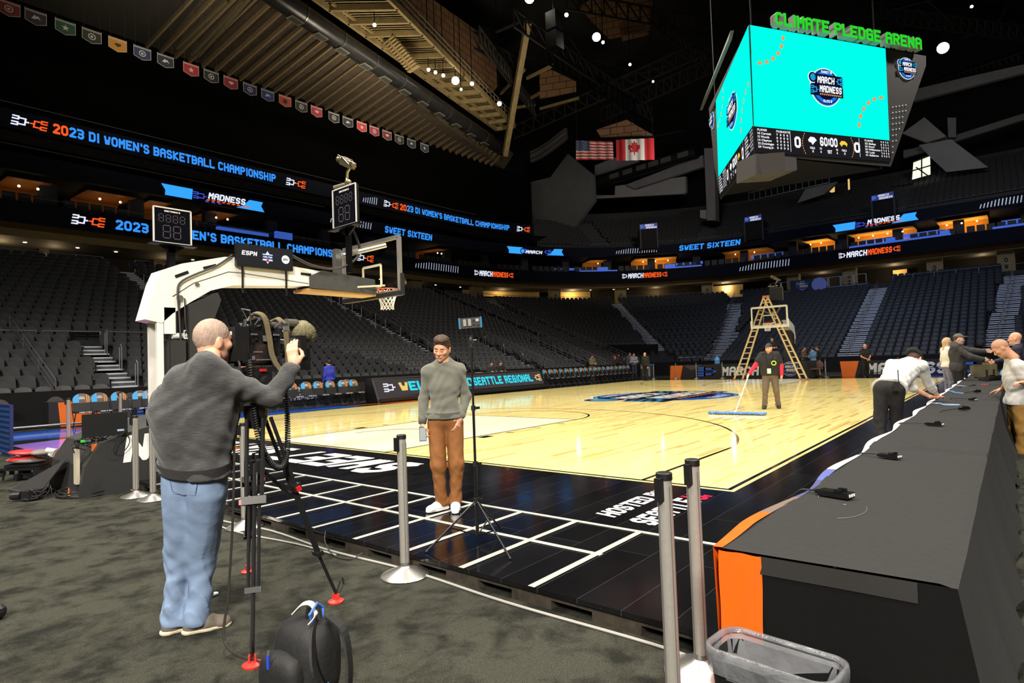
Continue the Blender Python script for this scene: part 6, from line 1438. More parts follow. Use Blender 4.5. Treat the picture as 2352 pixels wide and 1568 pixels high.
m = MB(); m.grid(lambda u, v: endf(.20+u*.66, v*.09), 20, 2); ob = m.build('hem', pm('cloth_hem', (26, 25, 25), .8, var=.05), tt); ob.location = (-.004, 0, 0)
m = MB(); m.grid(lambda u, v: (endf(u*.215, v)[0]-.006-.006*math.sin(v*14+u*9), endf(u*.215, v)[1]+.003, endf(u*.215, v)[2]), 10, 26); m.build('orange_print', pm('orange_vinyl', (240, 92, 10), .45, var=.04, scale=3), tt, smooth=True)
# printed vinyl skirt on the court side, its top edge folded over
m = MB()
def skirt(x): return 0 if x < -3.3 else (3 if x < -2.9 else (2 if x < -2.35 else (4 if x < -1.95 else 1)))
xs = np.linspace(TXA, TXB, 500)
for a, b in zip(xs, xs[1:]):
    mi = skirt(a); ya, yb = edge_y(a), edge_y(b); wa = .012+.038*abs(math.sin((a+2.67)*math.pi/1.55)); wb = .012+.038*abs(math.sin((b+2.67)*math.pi/1.55))
    m.add([(a, ya-wa*.2, TZ+.004), (b, yb-wb*.2, TZ+.004), (b, yb+wb, TZ+.001), (a, ya+wa, TZ+.001)], [(0, 1, 2, 3)], mi)
    m.add([(a, ya+wa, TZ+.001), (b, yb+wb, TZ+.001), (b, yb+wb*.6, .01), (a, ya+wa*.6, .01)], [(0, 1, 2, 3)], 5 if a > -1.9 else mi)
m.build('vinyl_skirt', [pm('orange_vinyl', (240, 92, 10)), pm('skirt_white', (236, 236, 238), .4), pm('skirt_violet', (84, 84, 130), .35), pm('skirt_brown', (120, 100, 90), .4), pm('skirt_lilac', (96, 104, 170), .35), pm('skirt_dark', (20, 20, 24), .4)], tt)
m = MB()
for i in range(9):
    x = 3.2+i*.22; m.add([(x, TY0+.05, .5), (x+.06, TY0+.05, .5), (x+.14, TY0+.34, .5), (x+.09, TY0+.34, .5)], [(0, 1, 2, 3)])
m = MB()
for x in np.arange(TXA+.4, TXB, 1.8):
    for y in (-1.5, -2.05): m.cyl((x, y, FZ), (x, y, TZ-.03), .02, 8)
m.build('leg', BLKM, tt)
# chalk marks left on the cloth
m = MB(); P = [(-3.02+.22*math.cos(t), -1.66+.13*math.sin(t)*1, TZ+.004) for t in np.linspace(3.5, 5.2, 14)]; m.tube(P, .0011, 4); m.tube([(-2.72+.2*math.cos(t), -1.62+.1*math.sin(t), TZ+.006) for t in np.linspace(.9, 2.2, 10)], .0018, 4); m.ell((-2.93, -1.68, TZ+.005), (.008, .008, .002), 8)
m.build('chalk_mark', pm('chalk_grey', (112, 112, 108), .9), tt)
# sockets with cords out of the skirt
SKM = pm('socket_black', (16, 16, 18), .2, spec=.6)
def socket_block(px, py, ex, ey, lab, s=1.0, white=True):
    c = GZ(px, py, TZ+.012); e = GZ(ex, ey, TZ+.01); c = Vector(c); e = Vector(e); d = (e-c); rz = math.atan2(d.y, d.x)
    o = thing('power_socket', lab, 'power socket', c, rz); m = MB(); m.box((0, 0, .012), (.13*s, .06*s, .028)); m.box((.075*s, 0, .01), (.03, .025, .018)); m.box((-.02*s, .02*s, .03), (.03*s, .02*s, .02)); m.box((-.02*s, -.02*s, .03), (.03*s, .02*s, .02)); m.build('body', SKM, o)
    if white:
        m = MB()
        for k in (-.018, .0, .018): m.box((-.067*s, k*s, .014), (.004, .008*s, .014))
        m.build('plug_face', pm('plug_white', (225, 225, 225), .5), o)
    L = d.length; cable('cord', [(.08*s, 0, .012), (L*.4, .01, .016), (L*.75, -.01, .008), (L, 0, .0), (L+.06, 0, -.06)], .005, CBL, '', parent=o)
socket_block(1920, 1138, 1838, 1126, 'shiny black power socket nearest on the press table, cord to the skirt', 1.25); socket_block(2045, 1050, 1975, 1042, 'black power socket second from the near end of the press table')
socket_block(2148, 976, 2066, 972, 'black power socket third from the near end, before the leaning man'); socket_block(2215, 940, 2160, 945, 'black power socket beside the leaning man\'s hands'); socket_block(2235, 919, 2185, 915, 'small black socket on the press table just beyond the leaning man\'s hands', .9)
socket_block(2245, 900, 2215, 903, 'small black socket on the press table in front of the bald man\'s hand', .9, False); socket_block(2235, 888, 2200, 890, 'farthest small black socket on the press table', .9, False)
for px, py, qx, qy, lab, col in ((2120, 925, 2200, 930, 'blue-white cable bundle on the press table by the leaning man', (150, 180, 225)), (2150, 897, 2210, 903, 'blue cable coil on the press table beyond the leaning man', (90, 150, 225)), (2185, 885, 2235, 888, 'pale cable bundle on the press table near the man in the cap', (140, 160, 200))):
    a, b = Vector(GZ(px, py, TZ+.02)), Vector(GZ(qx, qy, TZ+.02)); a.y = min(a.y, -1.46); b.y = min(b.y, -1.5)
    cable('cable_bundle', [a, a.lerp(b, .3)+Vector((.1, -.02, 0)), a.lerp(b, .6)+Vector((-.1, .03, 0)), b, b+Vector((.1, 0, 0)), a.lerp(b, .5), a.lerp(b, .2)], .005, pm('bundle_%d' % px, col, .5), lab)
tag(MB().box(Vector(GZ(2262, 884, TZ+.02)), (.3, .12, .03)).build('red_case', pm('dark_red_case', (110, 50, 40), .5)), 'small dark red case on the press table in front of the bald man', 'case')
def monitor(px, py, w, h, lab, rz, tilt=.0, z=TZ):
    c = Vector(GZ(px, py, z)); o = thing('small_monitor', lab, 'monitor', c, rz); MB().box((0, 0, h/2+.03), (.05, w, h), M=Matrix.Rotation(tilt, 3, 'Y')).build('screen', pm('olive_case', (92, 86, 60), .5, var=.1), o); m = MB(); m.box((0, 0, .012), (.2, w*.7, .024)); m.box((.0, w*.3, .1), (.05, .05, .2)); m.build('stand', BLK, o); return o
monitor(2255, 868, .34, .3, 'olive-cased monitor on the press table, beside the man in the cap', R(200)); monitor(2275, 866, .3, .34, 'dark upright monitor behind the olive one on the press table', R(160)); monitor(2243, 862, .26, .24, 'small screen nearest the man in the cap on the press table', R(190))
for i, (px, py, sx, sy, sz, lab) in enumerate(((2272, 874, .5, .3, .1, 'tangle of black adapters on the press table'), (2290, 872, .3, .25, .16, 'black box with a handle on the press table'), (2213, 868, .12, .1, .45, 'black upright handle stand at the table edge beside the man in the cap'))):
    c = Vector(GZ(px, py, TZ)); m = MB(); rr = random.Random(i)
    for k in range(10): m.box(c+Vector((rr.uniform(-sx, sx)/2, rr.uniform(-sy, sy)/2, rr.uniform(.1, 1)*sz/2)), (rr.uniform(.05, .14), rr.uniform(.04, .1), rr.uniform(.03, sz*.9)), rz=rr.uniform(0, 3))
    tag(m.build('table_gear', BLK), lab, 'equipment')
m = MB(); c = Vector(GZ(2302, 868, TZ)); m.lathe([(0, 0), (.035, 0), (.035, .13), (.012, .18), (.012, .2), (0, .2)], c, 12); tag(m.build('water_bottle', pm('bottle_blue', (110, 170, 225), .15)), 'small blue water bottle on the far part of the press table', 'bottle')
# ================================================================ waste bin
wb = thing('waste_bin', 'black rectangular waste bin with a clear plastic liner, in front of the orange table end', 'bin')
def rrect(cx, cy, hx, hy, r, z, rz, n=6):
    P = []
    for (sx, sy, a0) in ((1, 1, 0), (-1, 1, 90), (-1, -1, 180), (1, -1, 270)):
        for k in range(n+1):
            a = R(a0+90*k/n); P.append(Vector((sx*(hx-r)+r*math.cos(a), sy*(hy-r)+r*math.sin(a), 0)))
    Rm = Matrix.Rotation(rz, 3, 'Z'); return [Rm @ p+Vector((cx, cy, z)) for p in P]
def loft(mb, rings, mi=0, cap0=False, cap1=False):
    o = len(mb.v); n = len(rings[0])
    for r in rings: mb.v += [tuple(p) for p in r]
    for i in range(len(rings)-1):
        for k in range(n): mb.f.append((o+i*n+k, o+i*n+(k+1) % n, o+(i+1)*n+(k+1) % n, o+(i+1)*n+k)); mb.m.append(mi)
    if cap0: mb.f.append(tuple(o+k for k in range(n))[::-1]); mb.m.append(mi)
    if cap1: mb.f.append(tuple(o+(len(rings)-1)*n+k for k in range(n))); mb.m.append(mi)
BZ = .36
q = [Vector(GZ(*p, BZ)) for p in ((1632, 1480), (1682, 1440), (1930, 1520), (1900, 1562))]
bc = (q[0]+q[1]+q[2]+q[3])/4; ax = ((q[2]+q[3])-(q[0]+q[1])); brz = math.atan2(ax.y, ax.x); bcx, bcy = bc.x, bc.y
HX, HY = .215, .112
m = MB(); loft(m, [rrect(bcx, bcy, HX*.78, HY*.78, .04, FZ+.005, brz), rrect(bcx, bcy, HX*.97, HY*.96, .05, BZ-.04, brz), rrect(bcx, bcy, HX*.95, HY*.94, .05, BZ-.04, brz), rrect(bcx, bcy, HX*.76, HY*.76, .04, FZ+.02, brz)], cap0=True, cap1=True); m.build('body', pm('bin_black_plastic', (16, 16, 18), .4), wb)
lin = pm('clear_liner', (205, 208, 214), .25, alpha=.22, var=.15, scale=7, bump=.8, bscale=12); lip = pm('liner_rim', (120, 122, 126), .22, var=.25, scale=16, bump=.6, bscale=26, alpha=.6)
m = MB(); loft(m, [rrect(bcx, bcy, HX*1.02, HY*1.03, .06, BZ-.09, brz), rrect(bcx, bcy, HX*1.05, HY*1.06, .065, BZ-.05, brz), rrect(bcx, bcy, HX*1.06, HY*1.07, .065, BZ-.02, brz), rrect(bcx, bcy, HX*1.05, HY*1.06, .065, BZ, brz), rrect(bcx, bcy, HX, HY, .06, BZ+.002, brz), rrect(bcx, bcy, HX*.97, HY*.95, .06, BZ-.015, brz)]); m.build('liner_rim', lip, wb, smooth=True)
m = MB(); rr = random.Random(4); loft(m, [[p+Vector((rr.uniform(-.008, .008), rr.uniform(-.008, .008), 0)) for p in rrect(bcx, bcy, HX*k, HY*k, .06*k, BZ-.02-z, brz)] for k, z in ((.96, 0), (.9, .07), (.84, .15), (.8, .24), (.72, .33))], cap1=True); m.build('liner', lin, wb, smooth=True)
# ================================================================ light stand
lp = Vector((-2.83, 1.0, 0)); ls = thing('light_stand', 'tall thin black tripod stand with a small blue-edged light panel, beside the standing man', 'stand', lp)
BS = pm('stand_black', (14, 14, 15), .3, spec=.6)
m = MB(); m.tube([(0, 0, .03), (0, 0, .62)], .014, 10); m.tube([(0, 0, .6), (0, 0, 1.08)], .011, 10); m.tube([(0, 0, 1.05), (0, 0, 1.58)], .009, 10); m.build('pole', BS, ls)
for z, r in ((.33, .024), (.62, .02), (1.07, .018)):
    m = MB(); m.cyl((0, 0, z-.02), (0, 0, z+.02), r, 10); m.box((.03, -.02, z), (.035, .015, .02)); m.build('clamp_collar', BLK, ls)
for tx, ty in ((980, 1266), (1172, 1282), (1150, 1213)):
    e = Vector(GZ(tx, ty, .01))-lp; m = MB(); m.tube([(0, 0, .33), e], .009, 8); m.build('leg', BS, ls); m = MB(); mid = Vector((0, 0, .33)).lerp(e, .55); m.tube([(0, 0, .05), mid], .006, 6); m.build('brace', BS, ls); m = MB(); m.ell(e, (.014, .014, .012), 8); m.build('rubber_foot', BLK, ls)
m = MB(); m.tube([(0, 0, 1.56), (.0, 0, 1.66)], .012, 8); m.ell((0, 0, 1.62), (.02, .02, .03), 10); m.tube([(0, 0, 1.62), (.03, -.03, 1.62)], .008, 6); m.tube([(0, .01, 1.60), (.03, .04, 1.56)], .006, 5); m.build('ball_head', pm('head_grey', (70, 70, 72), .3, .6), ls)
pc = Vector(GX(1080, 741, lp.x))-lp; pn = math.atan2(CAM[1]-lp.y, CAM[0]-lp.x)
pane = empty('light_panel', (pc.x, pc.y, pc.z), pn); pane.parent = ls
Mr = Matrix.Rotation(R(3), 3, 'X')
ob = MB().box((0, 0, 0), (.022, .165, .082), M=Mr).build('panel_body', pm('panel_dark', (26, 27, 29), .35), ls)
ob.location = pc; ob.rotation_euler = (0, 0, pn); bpy.data.objects.remove(pane)
m = MB()
for s in (-1, 1): m.box(Mr @ Vector((-.002, s*.088, 0)), (.028, .014, .086), M=Mr)
e_ = m.build('edge_glow', pm('panel_blue_edge', (40, 170, 225), .3, emit=.5), ob)
m = MB()
for y in (-.045, -.005): m.box(Mr @ Vector((.014, y, .002)), (.012, .024, .056), M=Mr)
m.build('battery', pm('battery_grey', (128, 126, 120), .35), ob)
m = MB()
for y, z in ((.028, .02), (.028, -.012), (.062, -.018)): m.cyl(Mr @ Vector((.011, y, z)), Mr @ Vector((.022, y, z)), .008, 10)
m.build('dial', pm('dial_dark', (50, 50, 52), .3), ob); MB().box(Mr @ Vector((.012, .058, .018)), (.002, .026, .022), M=Mr).build('display', pm('display_grey', (150, 152, 150), .3), ob)
# ================================================================ video camera and tripod
RM = pm('red_clamp', (176, 30, 36), .35); th = Vector((-4.55, 1.19, 1.225)); CYW = R(10)
tp = thing('camera_tripod', 'black two-stage video tripod with red clamps and red foot pads under the video camera', 'tripod')
TM = pm('tripod_tube', (40, 40, 42), .35, .5, var=.1)
feet = [Vector((*GZ(580, 1528, FZ)[:2], FZ)), Vector((*GZ(772, 1382, FZ)[:2], FZ)), Vector((-4.1, 2.25, FZ))]
crown = th+Vector((0, 0, -.08))
for i, ft in enumerate(feet):
    out = (ft-crown); out.z = 0; out.normalize(); lat = Vector((-out.y, out.x, 0)); c0 = crown+out*.07
    t1 = c0.lerp(ft, .36); t2 = c0.lerp(ft, .72); 
    lg = MB(); lg.tube([c0+lat*.045, t1+lat*.04], .012, 8); lg.tube([c0-lat*.045, t1-lat*.04], .012, 8); L = lg.build('leg', TM, tp)
    m = MB(); m.tube([c0.lerp(ft, .2), t2], .011, 8); m.tube([t1+lat*.028, t2+lat*.026], .009, 8); m.tube([t1-lat*.028, t2-lat*.026], .009, 8); m.build('middle_stage', TM, L)
    m = MB(); m.tube([t2, ft+Vector((0, 0, .06))], .011, 8); m.build('lower_stage', TM, L)
    m = MB(); d_ = (ft-c0).normalized(); q_ = d_.to_track_quat('Z', 'Y').to_matrix(); m.box(t1, (.13, .05, .045), M=q_); m.build('clamp_block', BLK, L); MB().box(t2, (.085, .04, .03), M=q_).build('lower_clamp', BLK, L)
    m = MB(); m.box(t1+out*.0-lat*.05+Vector((0, 0, -.005)), (.06, .03, .03), M=q_); m.build('clamp_lever', RM, L)
    m = MB(); m.lathe([(0, 0), (.05, 0), (.052, .01), (.02, .02), (0, .02)], ft, 16); m.box(ft+lat*.015+Vector((0, 0, .035)), (.03, .008, .04), rz=math.atan2(out.y, out.x)); m.box(ft-lat*.015+Vector((0, 0, .035)), (.03, .008, .04), rz=math.atan2(out.y, out.x)); F_ = m.build('foot_pad', RED, L)
    m = MB(); m.tube([ft+Vector((0, 0, .05)), ft+out*.035+Vector((0, 0, .13)), ft+out*.05+Vector((0, 0, .15)), ft+out*.06+Vector((0, 0, .10)), ft+out*.02+Vector((0, 0, .05))], .006, 6); m.build('rubber_strap', BLK, F_)
ms = Vector((crown.x+.0, crown.y+.0, .86))
m = MB(); m.cyl(ms-Vector((0, 0, .05)), ms+Vector((0, 0, .03)), .045, 14); m.build('spreader_hub', BLK, tp)
for ft in feet:
    m = MB(); m.tube([ms, (crown+Vector((0, 0, 0))).lerp(ft, .40)], .012, 6); m.build('spreader_arm', TM, tp)
m = MB(); m.lathe([(0, -.14), (.05, -.14), (.07, -.06), (.075, 0), (.05, .02), (.05, .1), (0, .1)], th, 20); m.build('bowl', BLK, tp)
m = MB(); m.box(th+Vector((0, 0, .14)), (.16, .11, .12), rz=CYW); m.cyl(th+Vector((.02, -.07, .14)), th+Vector((.03, -.10, .14)), .035, 14); m.box(th+Vector((.03, 0, .215)), (.24, .08, .03), rz=CYW); H_ = m.build('fluid_head', BLK, tp)
m = MB(); m.box(th+Vector((.02, -.06, .21)), (.04, .015, .015), rz=CYW); m.build('quick_release', RM, H_)
m = MB(); m.tube([th+Vector((-.02, .08, .14)), th+Vector((-.18, .18, .02)), th+Vector((-.36, .28, -.12))], .01, 8); m.tube([th+Vector((-.3, .25, -.08)), th+Vector((-.38, .29, -.14))], .018, 8); m.build('pan_bar', TM, H_)
# camera: local +X towards the lens
cbase = Vector((-4.52, 1.25, 1.475)); vc = thing('video_camera', 'black shoulder broadcast video camera with furry microphone cover on the tripod', 'video camera', cbase, CYW)
GB = pm('camera_gloss_black', (24, 24, 26), .28, var=.3, scale=30, spec=.7)
m = MB(); m.box((-.01, 0, .09), (.22, .10, .16)); m.box((.02, 0, .005), (.30, .08, .03)); m.box((-.06, 0, .03), (.2, .12, .05)); m.box((.0, -.055, .06), (.12, .012, .08)); m.box((.13, 0, .10), (.07, .11, .13)); 
for k in range(8): m.box((-.08+.028*k, -.056, .115+(.012 if k % 2 else 0)), (.014, .012, .014))
B_ = m.build('body', GB, vc)
m = MB()
for x_, z_, w_, h_ in ((-.07, .15, .05, .008), (.02, .13, .03, .03), (.06, .06, .012, .012), (.09, .06, .012, .012), (-.04, .06, .07, .006), (.12, .15, .05, .01), (.0, .02, .12, .006), (-.08, .03, .02, .02)): m.box((x_, -.062, z_), (w_, .008, h_))
m.build('control', pm('control_grey', (120, 120, 122), .3, .5), B_)
m = MB(); m.box((-.17, 0, .10), (.10, .115, .17)); m.box((-.115, 0, .10), (.012, .12, .18)); bt = m.build('battery', pm('battery_black', (22, 23, 23), .4), vc)
m = MB(); m.box((-.222, 0, .155), (.002, .07, .018)); m.box((-.222, .0, .13), (.002, .035, .012)); m.build('white_label', pm('label_white', (200, 200, 198), .5), bt)
m = MB(); f_ = lambda u, v: (-.2225, -u, v); put_text(m, 'T 90', f_, .022, .045, 0, 0, .03, u0=-.02, v0=.085); m.build('battery_mark', pm('label_green_white', (170, 205, 190), .5), bt)
m = MB(); m.tube([(-.09, 0, .17), (-.08, 0, .215), (.0, 0, .235), (.12, 0, .225), (.16, 0, .18)], .014, 8); m.build('top_handle', BLK, vc)
m = MB(); m.cyl((.15, 0, .09), (.27, 0, .09), .046, 20, .042); m.cyl((.27, 0, .09), (.33, 0, .09), .055, 20, .062); m.build('lens', GB, vc)
m = MB(); m.box((.40, 0, .02), (.09, .12, .12)); m.box((.36, .0, .09), (.06, .15, .12)); m.build('lens_hood', BLK, vc)
m = MB(); m.cyl((.12, -.02, .205), (.28, -.02, .215), .016, 10); m.cyl((.26, -.02, .215), (.36, -.02, .215), .028, 12); m.build('gun_microphone', pm('mic_foam', (70, 66, 56), .95, bump=.4, bscale=60), vc)
m = MB(); fur = pm('fur_olive_grey', (118, 112, 84), 1., var=.3, scale=60, bump=.8, bscale=140)
Mf = Matrix.Rotation(R(8), 3, 'Y'); m.ell((.42, -.02, .175), (.105, .062, .062), 22, M=Mf); rr = random.Random(2)
for i, v_ in enumerate(m.v): m.v[i] = (v_[0]+rr.uniform(-.002, .002), v_[1]+rr.uniform(-.003, .003), v_[2]+rr.uniform(-.003, .003))
fo = m.build('furry_windshield', fur, vc, smooth=True)
m = MB()
for k in range(500):
    a, b = rr.uniform(0, 6.28), math.acos(rr.uniform(-1, 1)); d_ = Mf @ Vector((math.cos(b)*.105, math.sin(b)*math.cos(a)*.062, math.sin(b)*math.sin(a)*.062)); c = Vector((.42, -.02, .175)); n_ = d_.normalized(); t_ = n_.orthogonal().normalized()*.0012
    tip = c+d_*1.12+Vector((rr.uniform(-.006, .006), rr.uniform(-.006, .006), rr.uniform(-.008, .002))); m.add([c+d_*.98-t_, c+d_*.98+t_, tip], [(0, 1, 2)])
m.build('fur', fur, fo)['kind'] = 'stuff'
m = MB(); m.box((.10, .09, .19), (.12, .05, .05)); m.cyl((.03, .09, .19), (-.03, .10, .19), .03, 14); m.tube([(.1, .03, .2), (.1, .09, .2)], .01, 6); m.build('viewfinder', BLK, vc)
m = MB(); m.tube([(.14, -.03, .19), (.17, -.06, .22), (.21, -.06, .2), (.19, -.05, .17)], .007, 6); m.box((.18, -.055, .2), (.05, .03, .025)); m.tube([(-.05, -.02, .2), (-.1, -.06, .27), (-.13, -.02, .28)], .004, 5); m.tube([(-.03, .0, .2), (-.06, .04, .29)], .003, 5); m.tube([(-.02, -.02, .2), (.02, -.04, .25), (-.01, -.05, .22)], .004, 5); m.build('cable_bits', pm('chrome_bits', (120, 120, 120), .3, .8), vc)
SM = pm('strap_khaki', (98, 86, 62), .85, var=.08, scale=30, bump=.2, bscale=200)
def ribbon_strap(pts, w, name, parent, mat, wdir, t=.004):
    P = [Vector(p) for p in pts]; out = []
    for i in range(len(P)-1):
        p0, p1, p2, p3 = P[max(i-1, 0)], P[i], P[i+1], P[min(i+2, len(P)-1)]
        for k in range(5): q = k/5; out.append(.5*((2*p1)+(p2-p0)*q+(2*p0-5*p1+4*p2-p3)*q*q+(3*p1-p0-3*p2+p3)*q**3))
    out.append(P[-1]); m = MB(); wv = Vector(wdir).normalized()*w/2; n = len(out); vs = []
    for i, p in enumerate(out):
        tg = (out[min(i+1, n-1)]-out[max(i-1, 0)]).normalized(); nn = tg.cross(wv).normalized()*t; vs += [p-wv-nn, p+wv-nn, p+wv+nn, p-wv+nn]
    fs = []
    for i in range(n-1):
        for k in range(4): fs.append((i*4+k, i*4+(k+1) % 4, (i+1)*4+(k+1) % 4, (i+1)*4+k))
    fs += [(0, 1, 2, 3), tuple(range(4*n-4, 4*n))[::-1]]; m.add(vs, fs); return m.build(name, mat, parent)
ribbon_strap([(-.06, -.02, .225), (-.03, -.03, .262), (.02, -.06, .24), (.05, -.068, .14), (.07, -.072, .04), (.13, -.078, -.035), (.19, -.078, -.05), (.205, -.076, .0), (.2, -.074, .1), (.195, -.066, .19), (.175, -.03, .24), (.14, .0, .225)], .038, 'shoulder_strap', vc, SM, (1, .0, .25))
m = MB(); m.box((.2, -.072, .185), (.05, .008, .022)); m.build('strap_buckle', pm('buckle_steel', (200, 200, 196), .25, .8), vc)
vc.scale = (.84, 1.25, 1.2)
# coiled cord from the camera back down and up again
P = [(-.13, -.075, .02), (-.135, -.09, -.12), (-.12, -.1, -.28), (-.09, -.11, -.40), (-.02, -.12, -.50), (.06, -.12, -.535), (.13, -.11, -.49), (.17, -.09, -.38), (.18, -.08, -.22), (.175, -.07, -.06), (.16, -.06, .02)]
pp = [Vector(p) for p in P]; out = []
for i in range(len(pp)-1):
    p0, p1, p2, p3 = pp[max(i-1, 0)], pp[i], pp[i+1], pp[min(i+2, len(pp)-1)]
    for k in range(60): q = k/60; out.append(.5*((2*p1)+(p2-p0)*q+(2*p0-5*p1+4*p2-p3)*q*q+(3*p1-p0-3*p2+p3)*q**3))
hel = []; prev = None; dist = 0
for i, p in enumerate(out):
    tg = (out[min(i+1, len(out)-1)]-out[max(i-1, 0)]).normalized(); a = tg.cross(Vector((0, 1, .2))).normalized() if prev is None else (prev-tg*prev.dot(tg)).normalized(); prev = a; b = tg.cross(a); dist += (p-out[i-1]).length if i else 0
    th_ = dist/.0125*2*math.pi; hel.append((p, a, b, dist))
H2 = []
for i in range(len(hel)-1):
    n_ = max(1, int((hel[i+1][3]-hel[i][3])/.0125*8)+1)
    for k in range(n_):
        t = k/n_; p = hel[i][0].lerp(hel[i+1][0], t); d_ = hel[i][3]+(hel[i+1][3]-hel[i][3])*t; th_ = d_/.0125*2*math.pi; H2.append(p+(hel[i][1]*math.cos(th_)+hel[i][2]*math.sin(th_))*.014)
m = MB(); m.tube(H2, .0042, 5); m.build('coiled_cord', CBL, vc, smooth=True)
cable('power_cable', [(cbase.x-.16, cbase.y-.12, 1.49), (cbase.x-.17, cbase.y-.15, 1.43), (cbase.x-.19, cbase.y-.12, 1.1), (cbase.x-.22, cbase.y-.14, .6), (cbase.x-.27, cbase.y-.18, .2), (cbase.x-.33, cbase.y-.28, FZ+.06), (-4.73, .60, FZ+.01), (-4.76, .42, FZ+.01), (-4.80, .34, FZ+.02)], .007, pm('cable_dark_grey', (44, 40, 38), .4), 'dark cable hanging from the video camera down to the backpack', sub=7)
# ================================================================ backpack
bp = thing('backpack', 'black backpack with blue zip pull and white tags standing on the carpet at the bottom', 'backpack', (-4.83, .22, FZ), R(10)); BPM = pm('backpack_nylon', (17, 17, 18), .7, var=.2, scale=20, bump=.3, bscale=30)
def blob(mb, sx, sy, sz, z0, lean=0., n=20, mz=12, p=2.6, dx=0, dy=0):
    vs = []
    for j in range(mz+1):
        v = j/mz; zz = z0+sz*v; s = (1-abs(2*v-1)**3.2)**.5 if 0 < v < 1 else 0.02; s = .25+.75*s if 0 < v < 1 else .6*(.3 if v else 1)
        for k in range(n):
            a = 2*math.pi*k/n; c, q = math.cos(a), math.sin(a); vs.append((dx+lean*v+sx*s*math.copysign(abs(c)**(2/p), c), dy+sy*s*math.copysign(abs(q)**(2/p), q), zz))
    fs = [(j*n+k, j*n+(k+1) % n, (j+1)*n+(k+1) % n, (j+1)*n+k) for j in range(mz) for k in range(n)]+[tuple(range(n))[::-1], tuple(range(mz*n, mz*n+n))]
    mb.add(vs, fs)
m = MB(); blob(m, .12, .16, .40, 0, .02); m.build('main_bag', BPM, bp, smooth=True)
m = MB(); blob(m, .07, .13, .26, .02, .0, dx=-.10, dy=.03); pk_ = m.build('front_pocket', BPM, bp, smooth=True)
m = MB(); m.box((-.165, .05, .25), (.006, .012, .06)); m.build('zip_pull', pm('zip_blue', (40, 70, 200), .4), pk_)
m = MB(); m.tube([(-.16, .05, .30), (-.165, .05, .28)], .005, 6); m.build('zip_slider', CHR, pk_)
ribbon_strap([(.02, -.06, .40), (-.06, -.12, .36), (-.10, -.17, .24), (-.06, -.19, .12), (.0, -.18, .03)], .055, 'shoulder_strap', bp, BPM, (.7, .4, 0), .006)
ribbon_strap([(.05, -.10, .40), (.03, -.22, .36), (.0, -.28, .24), (-.02, -.29, .12), (.0, -.26, .03)], .05, 'shoulder_strap', bp, BPM, (.8, .3, 0), .006)
m = MB(); m.tube([(.0, -.02, .40), (.0, -.03, .45), (.01, -.08, .45), (.01, -.09, .40)], .012, 8); m.build('carry_handle', BPM, bp)
ribbon_strap([(-.03, .04, .42), (-.01, .0, .46), (.0, -.05, .465), (-.01, -.09, .43), (-.04, -.08, .40)], .03, 'white_tag', bp, pm('tag_white', (225, 225, 225), .5), (1, .3, .2), .002)
m = MB(); m.tube([(-.03, -.085, .40), (-.05, -.09, .44), (0, -.085, .475), (.04, -.08, .44), (.03, -.085, .40)], .006, 6); m.build('blue_tie', pm('tie_blue', (60, 110, 215), .5), bp)
m = MB(); m.tube([(-.04, -.19, .16), (-.06, -.2, .1), (-.07, -.2, .05)], .003, 5); m.build('blue_cord', pm('tie_blue', (60, 110, 215), .5), bp)
m = MB(); m.prism([(-.02, -.2, .1), (-.04, -.28, .05), (-.0, -.26, .0), (.02, -.2, .0)], (.01, 0, .0)); m.prism([(-.03, -.1, .14), (-.08, -.18, .02), (-.02, -.14, .0)], (.02, 0, .0)); m.build('side_flap', BPM, bp)
# small white dropped item
m = MB(); m.ell(Vector(GZ(492, 1364, FZ+.015)), (.03, .016, .014), 12); tag(m.build('white_earpiece_case', pm('case_white', (232, 232, 228), .4)), 'small white oval item lying on the carpet behind the cameraman\'s leg', 'small item')
# ================================================================ gear round the goal base
o = thing('display_monitor', 'black flat monitor standing on the near goal base, seen from the front', 'monitor', GY(242, 1001, 6.85), R(84))
MB().bbox((-.02, -.25, 0), (.03, .25, .30)).build('panel', pm('monitor_black', (8, 8, 9), .5), o); MB().bbox((-.022, -.21, .05), (-.02, -.13, .075)).build('sticker', pm('sticker_blue_grey', (160, 180, 205), .5), o)
base_ = Vector(GZ(65, 1100, FZ)); 
o = thing('folded_seat_pads', 'red and grey folded seat pads piled on gear at the left', 'pads', base_)
rg = pm('pad_grey', (110, 104, 98), .6, bump=.1, bscale=20); rd = pm('pad_red', (196, 40, 46), .45, bump=.1, bscale=20)
u_ = Vector((CR[0], CR[1], 0)).normalized(); v_ = Vector((-u_.y, u_.x, 0)); rzu = math.atan2(u_.y, u_.x)
def lpad(z, w, mat, name, sx=1., dx=0, tilt=0.):
    m = MB(); M_ = Matrix.Rotation(rzu, 3, 'Z') @ Matrix.Rotation(tilt, 3, 'Y'); m.ell(u_*dx+Vector((0, 0, z)), (.27*sx, .2, w), 18, M=M_); m.build(name, mat, o, smooth=True)
lpad(.30, .05, rg, 'grey_pad', 1.05, -.03, R(3)); lpad(.32, .045, rd, 'red_pad', .75, -.08, R(-4)); lpad(.42, .035, rd, 'red_pad', .8, -.05, R(5)); lpad(.41, .045, rg, 'grey_pad', .45, .22, R(8))
m = MB(); m.tube([base_*0+u_*.3+Vector((0, 0, .43)), u_*.42+Vector((0, 0, .42)), u_*.36+Vector((0, 0, .36))], .05, 8); m.build('white_roll', pm('roll_white', (214, 210, 200), .6), o)
o = thing('equipment_cart', 'low cart of black camera gear under the red and grey pads', 'equipment', base_); rr = random.Random(9); m = MB()
m.box((0, 0, .18), (.62, .34, .04), rz=rzu); m.box((0, 0, .23), (.5, .3, .04), rz=rzu+.1)
